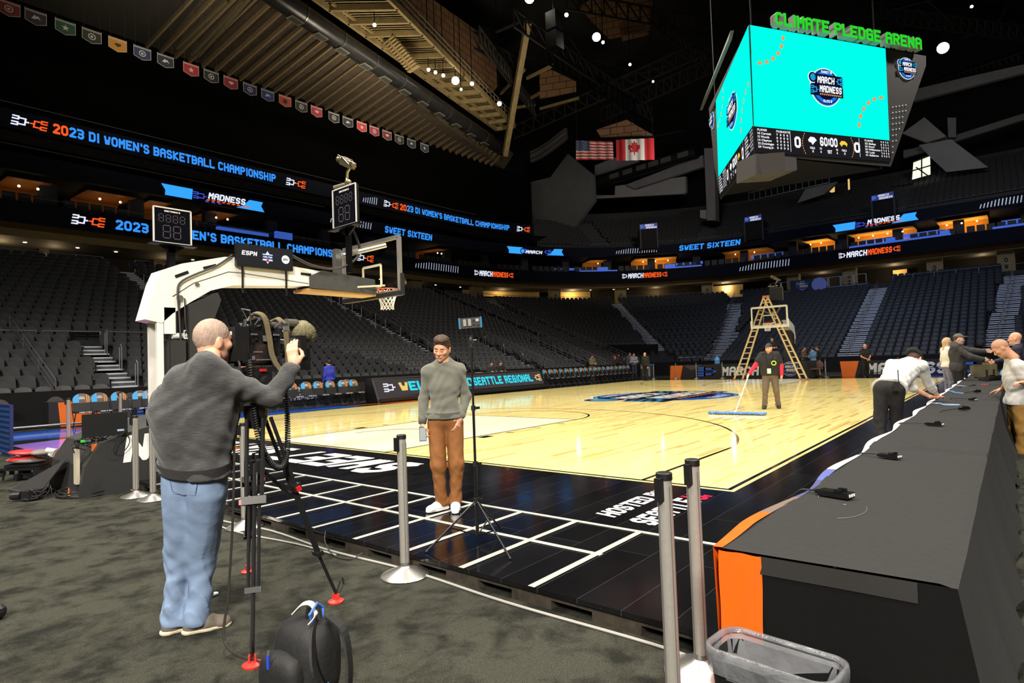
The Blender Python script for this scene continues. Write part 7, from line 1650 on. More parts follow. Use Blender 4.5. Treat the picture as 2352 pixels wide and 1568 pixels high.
for k in range(4): m.tube([(u_*(.25 if k % 2 else -.25)+v_*(.14 if k > 1 else -.14))+Vector((0, 0, .18)), (u_*(.27 if k % 2 else -.27)+v_*(.15 if k > 1 else -.15))+Vector((0, 0, .02))], .015, 6)
m.build('shelf', BLK, o); m = MB(); 
for k in range(14): m.box(u_*rr.uniform(-.32, .3)+v_*rr.uniform(-.16, .16)+Vector((0, 0, rr.uniform(.03, .17))), (rr.uniform(.06, .18), rr.uniform(.04, .1), rr.uniform(.03, .09)), rz=rr.uniform(0, 3))
m.build('small_gear', pm('gear_dark', (40, 40, 44), .3, .3, var=.3), o); m = MB(); m.cyl(u_*-.36+v_*-.1+Vector((0, 0, .12)), u_*-.3+v_*-.12+Vector((0, 0, .12)), .05, 14); m.build('wheel', BLK, o)
o = thing('field_recorder', 'small black lens-like device with cables on the carpet at the left', 'equipment', GZ(75, 1148, FZ)); m = MB(); m.box((0, 0, .07), (.2, .12, .12), rz=.5); m.cyl((-.1, .08, .07), (-.17, .14, .07), .055, 16); m.cyl((-.17, .14, .07), (-.19, .155, .07), .045, 16); m.build('body', pm('gear_dark', (40, 40, 44)), o)
m = MB()
for k in range(5): a = k*.7; m.tube([(.12*math.cos(a+t)+.02*k, .10*math.sin(a+t), .03+.03*k*abs(math.sin(t*2))) for t in np.linspace(0, 5, 14)], .006, 5)
m.build('cables', CBL, o)
cc = Vector(GZ(195, 1135, FZ)); m = MB(); rr = random.Random(12); P = []
for k in range(18*14):
    t = k/18*2*math.pi; ly = k//18; rad = .24+.05*math.sin(ly*1.7)+rr.uniform(-.006, .006); P.append(cc+u_*(rad*1.15*math.cos(t)+.02*math.sin(ly))+v_*(rad*.95*math.sin(t)+.015*math.cos(ly*2))+Vector((0, 0, .008+.0065*ly*(.6+.4*math.sin(t+ly)))))
m.tube(P, .0062, 5); ob = tag(m.build('cable_coil', CBL, smooth=True), 'flat coil of many black cable loops lying on the carpet at the left', 'cable coil')
m = MB(); m.tube([cc+u_*-.02+v_*.1+Vector((0, 0, .10)), cc+u_*.08+v_*.12+Vector((0, 0, .11)), cc+u_*.18+v_*.15+Vector((0, 0, .12))], .014, 6); tag(m.build('cable_tie', pm('tie_yellow', (222, 230, 60), .5)), 'yellow strap lying on top of the black cable coil', 'strap')
tag(MB().box(cc-u_*.28+v_*.16+Vector((0, 0, .1)), (.07, .06, .06), rz=.6).build('green_tag', pm('tag_green', (60, 220, 70), .5)), 'bright green tag beside the black cable coil', 'tag'); 
cable('extension_cord', [GY(222, 1018, 7.0), GY(205, 1055, 7.1), Vector(GY(175, 1105, 7.3)), Vector(GY(158, 1125, 7.4)), Vector(GZ(165, 1140, FZ+.02)), Vector(GZ(200, 1120, FZ+.02)), Vector(GY(200, 1095, 7.3))], .012, pm('cord_orange', (232, 122, 50), .5), 'orange extension cord hanging down beside the near goal base')
m = MB(); m.box(GY(216, 1028, 6.98), (.05, .05, .09)); tag(m.build('cord_plug', pm('cord_orange', (232, 122, 50))), 'orange plug end on the left corner of the near goal base', 'plug')
m = MB(); rr = random.Random(5); c0 = Vector(GY(215, 1000, 7.1))
for k in range(9):
    P = [Vector(GY(160+rr.uniform(0, 60), 1030+rr.uniform(-20, 12), 7.05))]; 
    for j in range(5): P.append(Vector(GY(170+j*26+rr.uniform(-10, 10), 1018-j*5+rr.uniform(-14, 10), 7.0+rr.uniform(-.1, .1))))
    m.tube(P, .007, 5)
tag(m.build('cable_tangle', CBL), 'tangle of thin black cables on top of the near goal base', 'cables')
tag(MB().box(GY(191, 1013, 6.95), (.05, .03, .03)).build('green_tag', pm('tag_green', (60, 220, 70))), 'tiny green tag in the cables on the goal base', 'tag')
cable('cable', [GY(290, 985, 6.75), GY(268, 1015, 6.8), GY(262, 1040, 6.82), GY(280, 1040, 6.82), GY(298, 1015, 6.8), GY(288, 990, 6.8), GY(284, 980, 6.8)], .006, CBL, 'thin black cable loop hanging on the near goal base under the monitor')
# black object cut by the left edge
m = MB(); m.ell(GZ(-6, 1405, FZ+.05), (.05, .05, .05), 12); tag(m.build('bag_corner', BLK), 'black rounded thing just cut by the left edge, on the carpet', 'bag')
# ================================================================ people: one smooth skin per body, clothes as children
def _rc(P, a, b, ra, rb):
    a = np.asarray(a, float); b = np.asarray(b, float); ab = b-a; L2 = max(ab.dot(ab), 1e-9)
    t = np.clip(((P-a) @ ab)/L2, 0, 1); return np.linalg.norm(P-(a+t[..., None]*ab), axis=-1)-(ra+(rb-ra)*t)
def _ell(P, c, r, M=None):
    q = P-np.asarray(c, float)
    if M is not None: q = q @ M
    r = np.asarray(r, float); k0 = np.linalg.norm(q/r, axis=-1); k1 = np.linalg.norm(q/(r*r), axis=-1); return k0*(k0-1)/np.maximum(k1, 1e-6)
def _smin(a, b, k):
    h = np.maximum(k-np.abs(a-b), 0)/k; return np.minimum(a, b)-h*h*k*.25
def surf_nets(F, lo, h):
    ins = F < 0; nx, ny, nz = F.shape; c = np.zeros((nx-1, ny-1, nz-1), int)
    for i in (0, 1):
        for j in (0, 1):
            for k in (0, 1): c += ins[i:nx-1+i, j:ny-1+j, k:nz-1+k]
    act = (c > 0) & (c < 8); idx = -np.ones(act.shape, int); I = np.argwhere(act); idx[act] = np.arange(len(I))
    S = np.zeros((len(I), 3)); N = np.zeros(len(I)); i, j, k = I.T
    for ax in range(3):
        o1, o2 = [q for q in range(3) if q != ax]
        for a in (0, 1):
            for b in (0, 1):
                d0 = [0, 0, 0]; d0[o1] = a; d0[o2] = b; d1 = list(d0); d1[ax] = 1
                f0 = F[i+d0[0], j+d0[1], k+d0[2]]; f1 = F[i+d1[0], j+d1[1], k+d1[2]]; m = (f0 < 0) != (f1 < 0)
                t = np.where(m, f0/np.where(m, f0-f1, 1), 0); p = np.stack([i, j, k], 1).astype(float)+d0; p[:, ax] += t
                S[m] += p[m]; N[m] += 1
    V = S/N[:, None]*h+lo; fs = []
    for ax in range(3):
        o1, o2 = (ax+1) % 3, (ax+2) % 3
        sl0 = [slice(None)]*3; sl1 = [slice(None)]*3; sl0[ax] = slice(0, -1); sl1[ax] = slice(1, None)
        a, b = ins[tuple(sl0)], ins[tuple(sl1)]; E = np.argwhere(a != b)
        E = E[(E[:, o1] > 0) & (E[:, o2] > 0) & (E[:, o1] < F.shape[o1]-1) & (E[:, o2] < F.shape[o2]-1)]
        if not len(E): continue
        def at(d1, d2):
            e = E.copy(); e[:, o1] -= d1; e[:, o2] -= d2; return idx[e[:, 0], e[:, 1], e[:, 2]]
        q = np.stack([at(1, 1), at(0, 1), at(0, 0), at(1, 0)], 1); fl = ins[tuple(E.T)]; q[~fl] = q[~fl][:, ::-1]; fs.append(q)
    fs = np.concatenate(fs); fs = fs[(fs >= 0).all(1)]; return V, fs
class Shape:
    def __init__(s, h): s.h = h; s.p = []
    def add(s, fn, lo, hi, k=.03, op='u'): s.p.append((fn, np.array(lo, float), np.array(hi, float), k, op)); return s
    def rc(s, a, b, ra, rb=None, k=.03, op='u'):
        rb = ra if rb is None else rb; a = np.asarray(a, float); b = np.asarray(b, float); m = max(ra, rb)
        return s.add(lambda P: _rc(P, a, b, ra, rb), np.minimum(a, b)-m, np.maximum(a, b)+m, k, op)
    def ell(s, c, r, M=None, k=.02, op='u'):
        m = max(r); c = np.asarray(c, float); return s.add(lambda P: _ell(P, c, r, M), c-m, c+m, k, op)
    def mesh(s, post=None):
        us = [p for p in s.p if p[4] == 'u']; lo = np.min([p[1] for p in us], 0)-3*s.h; hi = np.max([p[2] for p in us], 0)+3*s.h
        n = np.ceil((hi-lo)/s.h).astype(int)+1; ax = [lo[i]+s.h*np.arange(n[i]) for i in range(3)]
        F = np.full(n, .5)
        for fn, a, b, k, op in s.p:
            m = k+2*s.h; i0 = np.maximum(((a-m-lo)/s.h).astype(int), 0); i1 = np.minimum(((b+m-lo)/s.h).astype(int)+2, n)
            if (i1 <= i0).any(): continue
            sl = tuple(slice(i0[q], i1[q]) for q in range(3)); P = np.stack(np.meshgrid(*[ax[q][sl[q]] for q in range(3)], indexing='ij'), -1); d = fn(P)
            F[sl] = _smin(F[sl], d, k) if op == 'u' else -_smin(-F[sl], d, k)
        if post is not None: F = post(np.stack(np.meshgrid(*ax, indexing='ij'), -1), F)
        return surf_nets(F, lo, s.h)
def np_obj(parts, name, mats, parent, loc=None):
    vs = []; fs = []; mi = []; o = 0
    for (V, Fq, m) in parts: vs.append(V); fs.append(Fq+o); mi += [m]*len(Fq); o += len(V)
    V = np.concatenate(vs); Fq = np.concatenate(fs); me = bpy.data.meshes.new(name)
    me.vertices.add(len(V)); me.vertices.foreach_set('co', V.ravel()); me.loops.add(Fq.size); me.loops.foreach_set('vertex_index', Fq.ravel().astype(np.int32))
    me.polygons.add(len(Fq)); me.polygons.foreach_set('loop_start', np.arange(0, Fq.size, 4)); me.polygons.foreach_set('loop_total', np.full(len(Fq), 4))
    ms = mats if isinstance(mats, (list, tuple)) else [mats]
    for q in ms: me.materials.append(q)
    me.polygons.foreach_set('material_index', np.array(mi, dtype=np.int32)); me.polygons.foreach_set('use_smooth', [True]*len(Fq)); me.update(calc_edges=True); me.validate()
    ob = bpy.data.objects.new(name, me); C.objects.link(ob); ob.parent = parent; return ob
def nz(v): v = np.asarray(v, float); return v/max(np.linalg.norm(v), 1e-9)
def frame(fwd, up=(0, 0, 1)):
    x = nz(fwd); y = nz(np.cross(up, x)); z = np.cross(x, y); return np.stack([x, y, z], 1)      # columns
def head_shape(h=.0055, s=1., beard=0, jaw=1.):
    S = Shape(h); r = lambda *v: [q*s for q in v]
    S.ell(r(-.008, 0, .035), r(.098, .077, .098)); S.ell(r(.022, 0, -.02), r(.072, .062, .085), k=.04); S.ell(r(.03, 0, -.075), r(.05, .048*jaw, .038), k=.035)
    S.rc(r(.068, 0, -.098), r(.07, 0, -.1), .021*s, k=.03); S.rc(r(.08, -.03, .028), r(.08, .03, .028), .014*s, k=.02)
    S.rc(r(.092, 0, .015), r(.112, 0, -.03), .008*s, .0125*s, k=.014); S.rc(r(.098, -.014, -.034), r(.098, .014, -.034), .009*s, k=.012)
    for q in (-1, 1):
        S.ell(r(.062, q*.045, -.02), r(.028, .022, .022), k=.02); S.ell(r(-.008, q*.078, -.005), r(.022, .01, .034), k=.008); S.rc(r(-.014, q*.085, .02), r(-.004, q*.084, -.025), .006*s, k=.006)
        S.rc(r(.106, q*.031, .006), r(.108, q*.032, .005), .016*s, k=.016, op='s')
    S.rc(r(.091, -.018, -.062), r(.091, .018, -.062), .0085*s, k=.008); S.rc(r(.089, -.014, -.072), r(.089, .014, -.072), .0085*s, k=.008)
    S.rc(r(-.02, 0, -.06), r(-.03, 0, -.19), .056*s, .060*s, k=.04); return S
def hand_parts(h, curl=.5, side=1, fist=False, spread=.0, s=1., thumb=.6):
    S = Shape(h); S.rc((-.03*s, 0, 0), (.02*s, 0, 0), .026*s, .026*s, k=.03)
    for y in (-.024, -.008, .008, .024): S.rc((.01*s, y*.8*s, 0), (.08*s, y*s, .002*s), .0135*s, .0115*s, k=.016)
    fl = [(.028, .068, .0092), (.0095, .076, .0095), (-.0095, .070, .009), (-.027, .055, .008)]
    for i, (y, L, r) in enumerate(fl):
        p = np.array([.084, y, .002])*s; a = 0.; seg = (.42, .33, .27)
        for q in range(3):
            a += curl*(.55, .95, .7)[q]*(1+.08*i); d = np.array([math.cos(a), math.sin(spread*(1.5-i)), -math.sin(a)]); n = p+nz(d)*L*seg[q]*s
            S.rc(p, n, r*s*(1-.08*q), r*s*(.92-.08*q), k=.004 if q else .008); p = n
    t0 = np.array([.012, .026, -.004])*s; t1 = t0+np.array([.030, .026, -.012])*s; t2 = t1+np.array([.024, .010-.02*thumb, -.010-.01*thumb])*s; t3 = t2+np.array([.022, .002-.02*thumb, -.008*thumb])*s
    S.rc(t0, t1, .0145*s, .012*s, k=.014); S.rc(t1, t2, .0115*s, .0105*s, k=.005); S.rc(t2, t3, .0105*s, .009*s, k=.005)
    V, F = S.mesh(); V = V.copy()
    if side < 0: V[:, 1] *= -1; F = F[:, ::-1]
    return V, F
def fold(P, amp, sc=1., seed=0.):
    x, y, z = P[..., 0]*sc, P[..., 1]*sc, P[..., 2]*sc
    return amp*(np.sin(13*z+9*np.sin(5*x+seed)+6*y+seed)*.5+np.sin(31*z+7*np.sin(9*y+seed*2)+11*x)*.35+np.sin(22*x-17*y+8*np.sin(7*z))*.3)
SKIN = lambda n, c: pm('skin_'+n, c, .5, var=.06, scale=14, spec=.35)
EYEW = pm('eye_white', (225, 222, 215), .3); EYED = pm('eye_dark', (40, 28, 20), .3); LIPM = pm('lip_rose', (160, 96, 84), .5)
def denim(n, c, sc=1.):
    return pm(n, c, .85, var=.22, scale=5, bump=.3, bscale=22)
def default_pose(H=1.76, sway=0.):
    k = H/1.76; J = dict(head=(.02, 0, 1.645), neck=(-.01, 0, 1.50), shL=(-.01, .175, 1.435), shR=(-.01, -.175, 1.435), chest=(0, 0, 1.30), waist=(.005, 0, 1.08), pelvis=(0, 0, .96), hipL=(0, .09, .90), hipR=(0, -.09, .90),
        knL=(.02, .10, .49), knR=(.02, -.10, .49), anL=(-.02, .11, .085), anR=(-.02, -.11, .085), elL=(-.02, .24, 1.15), elR=(-.02, -.24, 1.15), wrL=(.06, .25, .90), wrR=(.06, -.25, .90))
    return {a: np.array(b, float)*k for a, b in J.items()}
def person(label, loc, rz, skin, top, pants, shoe, H=1.76, pose=None, look=None, res=.014, sleeve='long', legs='long', hair='short', hairm=None, hem=.0, bulk=1., up=(0, 0, 1), toe=None, hand=None, curl=(.5, .5), fine=False, collar=None, beard=None, headtilt=(0, 0, 1), cuff=None, loose=.014, sole=None, category='person', thumbs=(.6, .6), foldamp=.006, group=None, belly=1., ribbed=None, hem_cut=True, flare=1.):
    o = thing('person', label, category, loc, rz, group); J = default_pose(H)
    for a, b in (pose or {}).items(): J[a] = np.array(b, float)
    k = H/1.76; h = res; skm = skin; lat = nz(J['shL']-J['shR']); latp = nz(J['hipL']-J['hipR'])
    spine_c = J['chest']; fwd_c = nz(np.cross(lat, J['neck']-J['pelvis']))
    def torso(S, g, k_=.05):
        S.rc(J['shL'], J['shR'], .054*k+g, k=k_); [S.rc(J['neck'], J['sh'+s], .056*k+g*.6, .050*k+g*.8, k=.05) for s in 'LR']; S.rc(J['neck']-.0*lat, J['neck']*.6+J['chest']*.4, .05*k+g*.5, .07*k+g, k=.06)
        S.rc(J['chest']+lat*.085*k*bulk, J['chest']-lat*.085*k*bulk, .108*k*bulk+g, k=.07); S.rc(J['chest']*.55+J['waist']*.45+lat*.07*k*bulk, J['chest']*.55+J['waist']*.45-lat*.07*k*bulk, .104*k*bulk+g, k=.07)
        S.rc(J['waist']+lat*.062*k*bulk+fwd_c*.015*belly, J['waist']-lat*.062*k*bulk+fwd_c*.015*belly, .10*k*bulk*belly+g, k=.07); S.rc(J['pelvis']+latp*.07*k, J['pelvis']-latp*.07*k, .108*k*(bulk*.5+.5)+g, k=.06)
    def arm(S, s, g, end=1., r0=.052):
        mu = J['sh'+s]*.72+J['el'+s]*.28; S.rc(J['sh'+s], mu, r0*k*(bulk*.4+.6)+g, .05*k*(bulk*.4+.6)+g, k=.035); S.rc(mu, J['el'+s], .05*k*(bulk*.4+.6)+g, .043*k*(bulk*.4+.6)+g, k=.014)
        if end > 0: w = J['el'+s]+(J['wr'+s]-J['el'+s])*end; S.rc(J['el'+s], w, .045*k*(bulk*.4+.6)+g, (.045-.015*end)*k*(bulk*.4+.6)+g, k=.014)
    def leg(S, s, g, end=1.):
        S.rc(J['hip'+s], J['kn'+s], .086*k*(bulk*.5+.5)+g, .058*k+g, k=.04)
        if end > 0:
            w = J['kn'+s]+(J['an'+s]-J['kn'+s])*end; S.rc(J['kn'+s], w, .057*k+g, (.057-.018*end)*k+g*1.0, k=.03)
            if g < .005 and legs != 'long': c = J['kn'+s]*.68+J['an'+s]*.32-fwd_c*.018; S.rc(c, J['kn'+s]*.5+J['an'+s]*.5-fwd_c*.012, .046*k, .04*k, k=.04)
    # body
    S = Shape(h*1.2); torso(S, -.006); [arm(S, s, -.003) for s in 'LR']; [leg(S, s, -.010) for s in 'LR']; S.rc(J['neck'], J['head']-np.array([0, 0, .04]), .052*k, k=.04)
    V, F = S.mesh(); parts = [(V, F, 0)]
    lk = nz(look if look is not None else (1, 0, 0)); Mh = frame(lk, headtilt); hs = .99*k
    HS = head_shape(.0055 if fine else .009, hs); V, F = HS.mesh(); parts.append((V @ Mh.T+J['head'], F, 0))
    for s, sd, cu, th_ in (('L', 1, curl[0], thumbs[0]), ('R', -1, curl[1], thumbs[1])):
        d = nz(J['wr'+s]-J['el'+s]); hd = (hand or {}).get(s)
        if hd is not None: d = nz(hd[0]); bk_ = nz(hd[1])
        else: bk_ = nz(lat*sd-d*np.dot(lat*sd, d)+np.array([0, 0, 1e-3]))
        z = bk_-d*np.dot(bk_, d); z = nz(z); y = np.cross(z, d); M = np.stack([d, y, z], 1)
        # thumb: +Y of the local hand must point to the body's front for the relaxed arm
        Vh, Fh = hand_parts(.0038 if fine else .0065, cu, 1, s=k, thumb=th_)
        if np.dot(y, (hd[2] if hd is not None and len(hd) > 2 else fwd_c)) < 0: Vh = Vh*[1, -1, 1]; Fh = Fh[:, ::-1]
        parts.append((Vh @ M.T+J['wr'+s]+d*.012, Fh, 0))
    np_obj(parts, 'body', skm, o)
    # eyes, brows, lips
    if fine or beard is not None or res < .02:
        m = MB(); m2 = MB(); m3 = MB(); tr = lambda p: tuple(Mh @ (np.array(p)*hs)+J['head'])
        for q in (-1, 1):
            m.ell(tr((.0825, q*.031, .004)), (.0125*hs,)*3, 10); m2.tube([tr((.0915, q*.021, .0)), tr((.0955, q*.031, -.004)), tr((.0915, q*.041, .0))], .0022, 5); m3.tube([tr((.096, q*.015, .024)), tr((.098, q*.03, .029)), tr((.088, q*.047, .024))], .003, 6)
        m.build('eyelid', skm, o, smooth=True)
        m2.build('eye_line', EYED, o, smooth=True)
        if hairm is not None: m3.build('eyebrow', hairm, o)
        m4 = MB(); m4.tube([tr((.0965, -.022, -.066)), tr((.1, -.006, -.0645)), tr((.1, .006, -.0645)), tr((.0965, .022, -.066))], .0052, 6); m4.build('lips', LIPM, o)
    # hair / hats (built in head space)
    def hs_mesh(S, post): V, F = S.mesh(post); return (V @ Mh.T+J['head'], F, 0)
    hh = .0055 if fine else .009
    def cran(S, g): S.ell([-.008*hs, 0, .035*hs], [(.098+g)*hs, (.077+g)*hs, (.098+g)*hs])
    if hair in ('short', 'curly', 'buzz', 'long'):
        g = {'short': .012, 'curly': .007, 'buzz': .005, 'long': .02}[hair]; S = Shape(hh); cran(S, g)
        if hair == 'curly': S.ell([.018*hs, 0, .105*hs], [.088*hs, .076*hs, .045*hs], k=.02)
        if hair == 'long': S.rc((-.05*hs, 0, .0), (-.07*hs, 0, -.2*hs), .07, .055, k=.05); S.rc((-.02, .07*hs, 0), (-.03, .08*hs, -.18), .03, k=.03); S.rc((-.02, -.07*hs, 0), (-.03, -.08*hs, -.18), .03, k=.03)
        def post(P, F):
            n = fold(P, .006 if hair == 'curly' else .0012, 14. if hair == 'curly' else 7., 1.)
            cut = (P[..., 0]*.72-(P[..., 2]-.045*hs)*.70-.045*hs*1.0) if hair != 'long' else (P[..., 0]-.055*hs-np.maximum(0, P[..., 2]-.09*hs)*1.5)
            cut2 = -(P[..., 2]+.068*hs) if hair != 'long' else -(P[..., 2]+.24)
            ear = .03-np.linalg.norm((P-np.array([.02, 0, -.02]))*[1, .0, 1], axis=-1) if hair in ('short', 'curly') else np.full(F.shape, -1.)
            return np.maximum(np.maximum(np.maximum(F+n, cut), cut2), ear)
        np_obj([hs_mesh(S, post)], 'hair', hairm, o)
    if hair == 'bald': pass
    if hair == 'cap':
        S = Shape(hh); cran(S, .014); S.ell([.10*hs, 0, .075*hs], [.085*hs, .062*hs, .012*hs], k=.012); post = lambda P, F: np.maximum(F, -(P[..., 2]-.055*hs))
        np_obj([hs_mesh(S, post)], 'cap', collar or BLK, o)
        S = Shape(hh); cran(S, .006); np_obj([hs_mesh(S, lambda P, F: np.maximum(np.maximum(F, P[..., 2]-.06*hs), np.maximum(P[..., 0]-.0, -(P[..., 2]+.07*hs))))], 'hair', hairm, o)
    if hair == 'beanie':
        S = Shape(hh); cran(S, .02); S.ell([-.06*hs, 0, .09*hs], [.10*hs, .085*hs, .07*hs], k=.03); S.rc((.06*hs, -.06*hs, .06*hs), (.06*hs, .06*hs, .06*hs), .02, k=.02)
        np_obj([hs_mesh(S, lambda P, F: np.maximum(F+fold(P, .001, 12), -(P[..., 2]-.03*hs+P[..., 0]*.2)))], 'beanie', collar or BLK, o)
        S = Shape(hh); cran(S, .008); np_obj([hs_mesh(S, lambda P, F: np.maximum(np.maximum(F, P[..., 2]-.06*hs), np.maximum(P[..., 0]-.01, -(P[..., 2]+.06*hs))))], 'hair', hairm, o)
    if beard is not None:
        S = Shape(hh); S.ell([.03*hs, 0, -.078*hs], [.062*hs, .058*hs, .05*hs]); S.rc([.07*hs, 0, -.105*hs], [.075*hs, 0, -.12*hs], .026, .018, k=.03); S.rc([.1*hs, -.016*hs, -.052*hs], [.1*hs, .016*hs, -.052*hs], .006, k=.008)
        def post(P, F): m_ = .014-np.linalg.norm((P-np.array([.1, 0, -.064])*hs)*[1, .55, 1.4], axis=-1); return np.maximum(F+fold(P, .0015, 14), np.maximum(m_, P[..., 2]+.038*hs))
        np_obj([hs_mesh(S, post)], 'beard', beard, o)
    # top
    if top is not None:
        S = Shape(h); g = loose; torso(S, g); e = {'long': .88 if ribbed is not None else .97, 'short': -1, 'elbow': .15, 'rolled': .45}[sleeve]
        for s in 'LR':
            if sleeve == 'short': S.rc(J['sh'+s], J['sh'+s]*.42+J['el'+s]*.58, .058*k*(bulk*.4+.6)+g+.004, .055*k*(bulk*.4+.6)+g+.008, k=.04)
            else: arm(S, s, g*.85, e)
        hp = J['pelvis']+nz(J['pelvis']-J['waist'])*(.02-hem); dn_ = nz(J['pelvis']-J['waist']); nk = J['neck']+nz(J['head']-J['neck'])*.062+fwd_c*.022*k
        S.rc(J['pelvis']+latp*.07*k, J['pelvis']-latp*.07*k, .115*k*(bulk*.5+.5)+g, k=.05)
        un = nz(J['head']-J['neck'])
        def post(P, F):
            D = F+fold(P, foldamp, 1.6, loc[0] if 0 else 2.); legd = (P-hp) @ dn_; cut = np.where(np.linalg.norm((P-hp)-legd[..., None]*dn_, axis=-1) < .26, legd, -1.)
            if not hem_cut: cut = legd*0-1
            neckc = .064*k-np.linalg.norm(P-nk, axis=-1); return np.maximum(np.maximum(D, cut), neckc)
        np_obj([(*S.mesh(post), 0)], 'top', top, o)
        if collar is not None and hair not in ('cap', 'beanie'):
            m = MB(); cc = J['neck']+un*.034; t1 = lat; t2 = np.cross(un, lat); m.tube([tuple(cc+t1*.066*k*math.cos(t)+t2*.067*k*math.sin(t)-un*.012*math.cos(0)) for t in np.linspace(0, 2*math.pi, 25)[:-1]], .011, 6, closed=True); m.build('collar', collar, o, smooth=True)
        if ribbed is not None:
            for s in 'LR':
                m = MB(); a = J['wr'+s]; d = nz(J['el'+s]-J['wr'+s]); m.tube([tuple(a+d*.0), tuple(a+d*.07)], [.039*k, .047*k], 14); m.build('cuff', ribbed, o, smooth=True)
            m = MB(); t2 = np.cross(dn_, latp); P_ = []
            for dz, r in ((.0, .0), (-.06, .004)):
                P_.append([tuple(hp+dn_*dz+latp*(.07*k+.115*k*(bulk*.5+.5)+loose+.006+r)*math.cos(t)+t2*(.115*k*(bulk*.5+.5)+loose+.012+r)*math.sin(t)) for t in np.linspace(0, 2*math.pi, 33)[:-1]])
            loft(m, P_); m.build('hem_band', ribbed, o, smooth=True)
    # trousers
    S = Shape(h); S.rc(J['pelvis']+latp*.068*k, J['pelvis']-latp*.068*k, .108*k*(bulk*.5+.5)+.006, k=.05); e = 1. if legs == 'long' else .12
    for s in 'LR': leg(S, s, .016 if legs == 'long' else .024, e)
    if legs == 'long':
        for s in 'LR': S.rc(J['an'+s]+np.array([0, 0, .06]), J['an'+s]+np.array([0, 0, -.02]), .056*k*flare, .064*k*flare, k=.04)
    wp = J['pelvis']+nz(J['waist']-J['pelvis'])*.075; un2 = nz(J['waist']-J['pelvis'])
    def postp(P, F):
        low = min(J['anL'][2], J['anR'][2]); wr_ = np.exp(-((P[..., 2]-low-.08)/.14)**2)+.7*np.exp(-((P[..., 2]-J['knL'][2])/.12)**2)+.25
        cr_ = .9*foldamp*(1-np.abs(np.sin(19*P[..., 2]+6*np.sin(7*P[..., 0]+3*P[..., 1])+9*P[..., 1])))**2.5; return np.maximum(F+(fold(P, foldamp*1.1, 1.3, 4.)-cr_)*wr_, np.maximum((P-wp) @ un2, -(P[..., 2]-low+.045)))
    np_obj([(*S.mesh(postp), 0)], 'shorts' if legs != 'long' else 'trousers', pants, o)
    # shoes
    for s, i in (('L', 0), ('R', 1)):
        t = nz((toe or {}).get(s, (1, .15 if s == 'L' else -.15, 0))); a = J['an'+s]; fl = a[2]-.085*k; b = np.array([a[0], a[1], 0])
        Mt = frame((t[0], t[1], 0)); q = lambda x, y, z: (Mt @ np.array([x, y, z]))*k+np.array([a[0], a[1], fl])
        S = Shape(min(h, .008) if fine else .012); S.rc(q(-.035, 0, .04), q(.06, 0, .045), .038*k, .042*k, k=.03); S.rc(q(.06, 0, .04), q(.155, 0, .028), .042*k, .03*k, k=.04); S.rc(q(.13, .012, .028), q(.135, -.012, .028), .03*k, k=.03); S.rc(q(-.01, 0, .05), q(0, 0, .10), .042*k, k=.03)
        sh = np_obj([(*S.mesh(lambda P, F: np.maximum(F, -(P[..., 2]-fl-.012))), 0)], 'shoe', shoe, o)
        S = Shape(.008 if fine else .012); S.rc(q(-.038, 0, .016), q(.06, 0, .016), .044*k, .043*k, k=.03); S.rc(q(.06, 0, .016), q(.15, 0, .016), .043*k, .038*k, k=.03)
        np_obj([(*S.mesh(lambda P, F: np.maximum(np.maximum(F, P[..., 2]-fl-.026), -(P[..., 2]-fl-.001))), 0)], 'sole', sole or shoe, sh)
    return o, J, Mh, hs
def ang(v): return math.atan2(v[1], v[0])
SK1 = SKIN('tan', (206, 150, 118)); SK2 = SKIN('fair', (222, 172, 146)); SK3 = SKIN('light', (214, 160, 132)); SK4 = SKIN('brown', (120, 80, 60))
HBR = pm('hair_brown', (66, 46, 34), .7, var=.25, scale=60, bump=.5, bscale=90); HGR = pm('hair_grey', (152, 130, 116), .75, var=.12, scale=50, bump=.5, bscale=110, stretch=(1, 1, .3)); HBK = pm('hair_black', (22, 20, 20), .7, var=.2, scale=60); HRD = pm('beard_ginger', (176, 116, 80), .8, var=.2, scale=60, bump=.5, bscale=100)
# --- the man in the grey sweater (local X faces the camera)
L1 = np.array([-2.235, 1.955, 0.]); rz1 = ang(CAM[:2]-L1[:2])
swt = pm('sweater_grey_green', (100, 100, 90), .95, var=.07, scale=120, bump=.35, bscale=260, sheen=.2); rib = pm('sweater_rib', (88, 88, 80), .95, var=.16, scale=120, bump=.4, bscale=200, stretch=(1, 1, .1)); chino = pm('trousers_rust_brown', (128, 80, 36), .8, var=.09, scale=9, bump=.25, bscale=24)
WSH = pm('shoe_white', (238, 238, 236), .45, bump=.05)
P1 = dict(head=(.045, -.012, 1.585), neck=(-.01, .0, 1.445), shL=(-.01, .142, 1.365), shR=(-.01, -.146, 1.365), chest=(0, 0, 1.25), waist=(.0, 0, 1.03), pelvis=(-.01, .0, .90), hipL=(-.01, .088, .84), hipR=(-.01, -.088, .84),
          knL=(.03, .095, .45), knR=(.03, -.085, .45), anL=(0, .075, .085), anR=(-.03, -.06, .085), elL=(-.06, .212, 1.11), elR=(-.04, -.205, 1.11), wrL=(.045, .150, .91), wrR=(.02, -.225, .86))
o1, J1, M1, h1 = person('man in a grey-green sweater and rust trousers looking down, phone in hand', tuple(L1), rz1, SK1, swt, chino, WSH, H=1.70, pose=P1, look=(.88, -.30, -.26), headtilt=(.1, .08, 1), res=.0085, hair='curly', hairm=HBR, fine=True, collar=rib, ribbed=rib,
    toe=dict(L=(1, -.05, 0), R=(.55, -.85, 0)), hand=dict(L=((.25, -.35, -.9), (.6, .75, .1), (.9, .2, .1)), R=((.12, .1, -1), (.4, -.9, 0), (.9, .3, 0))), curl=(.35, .75), loose=.016, hem=.03, foldamp=.005, bulk=.76, flare=.78)
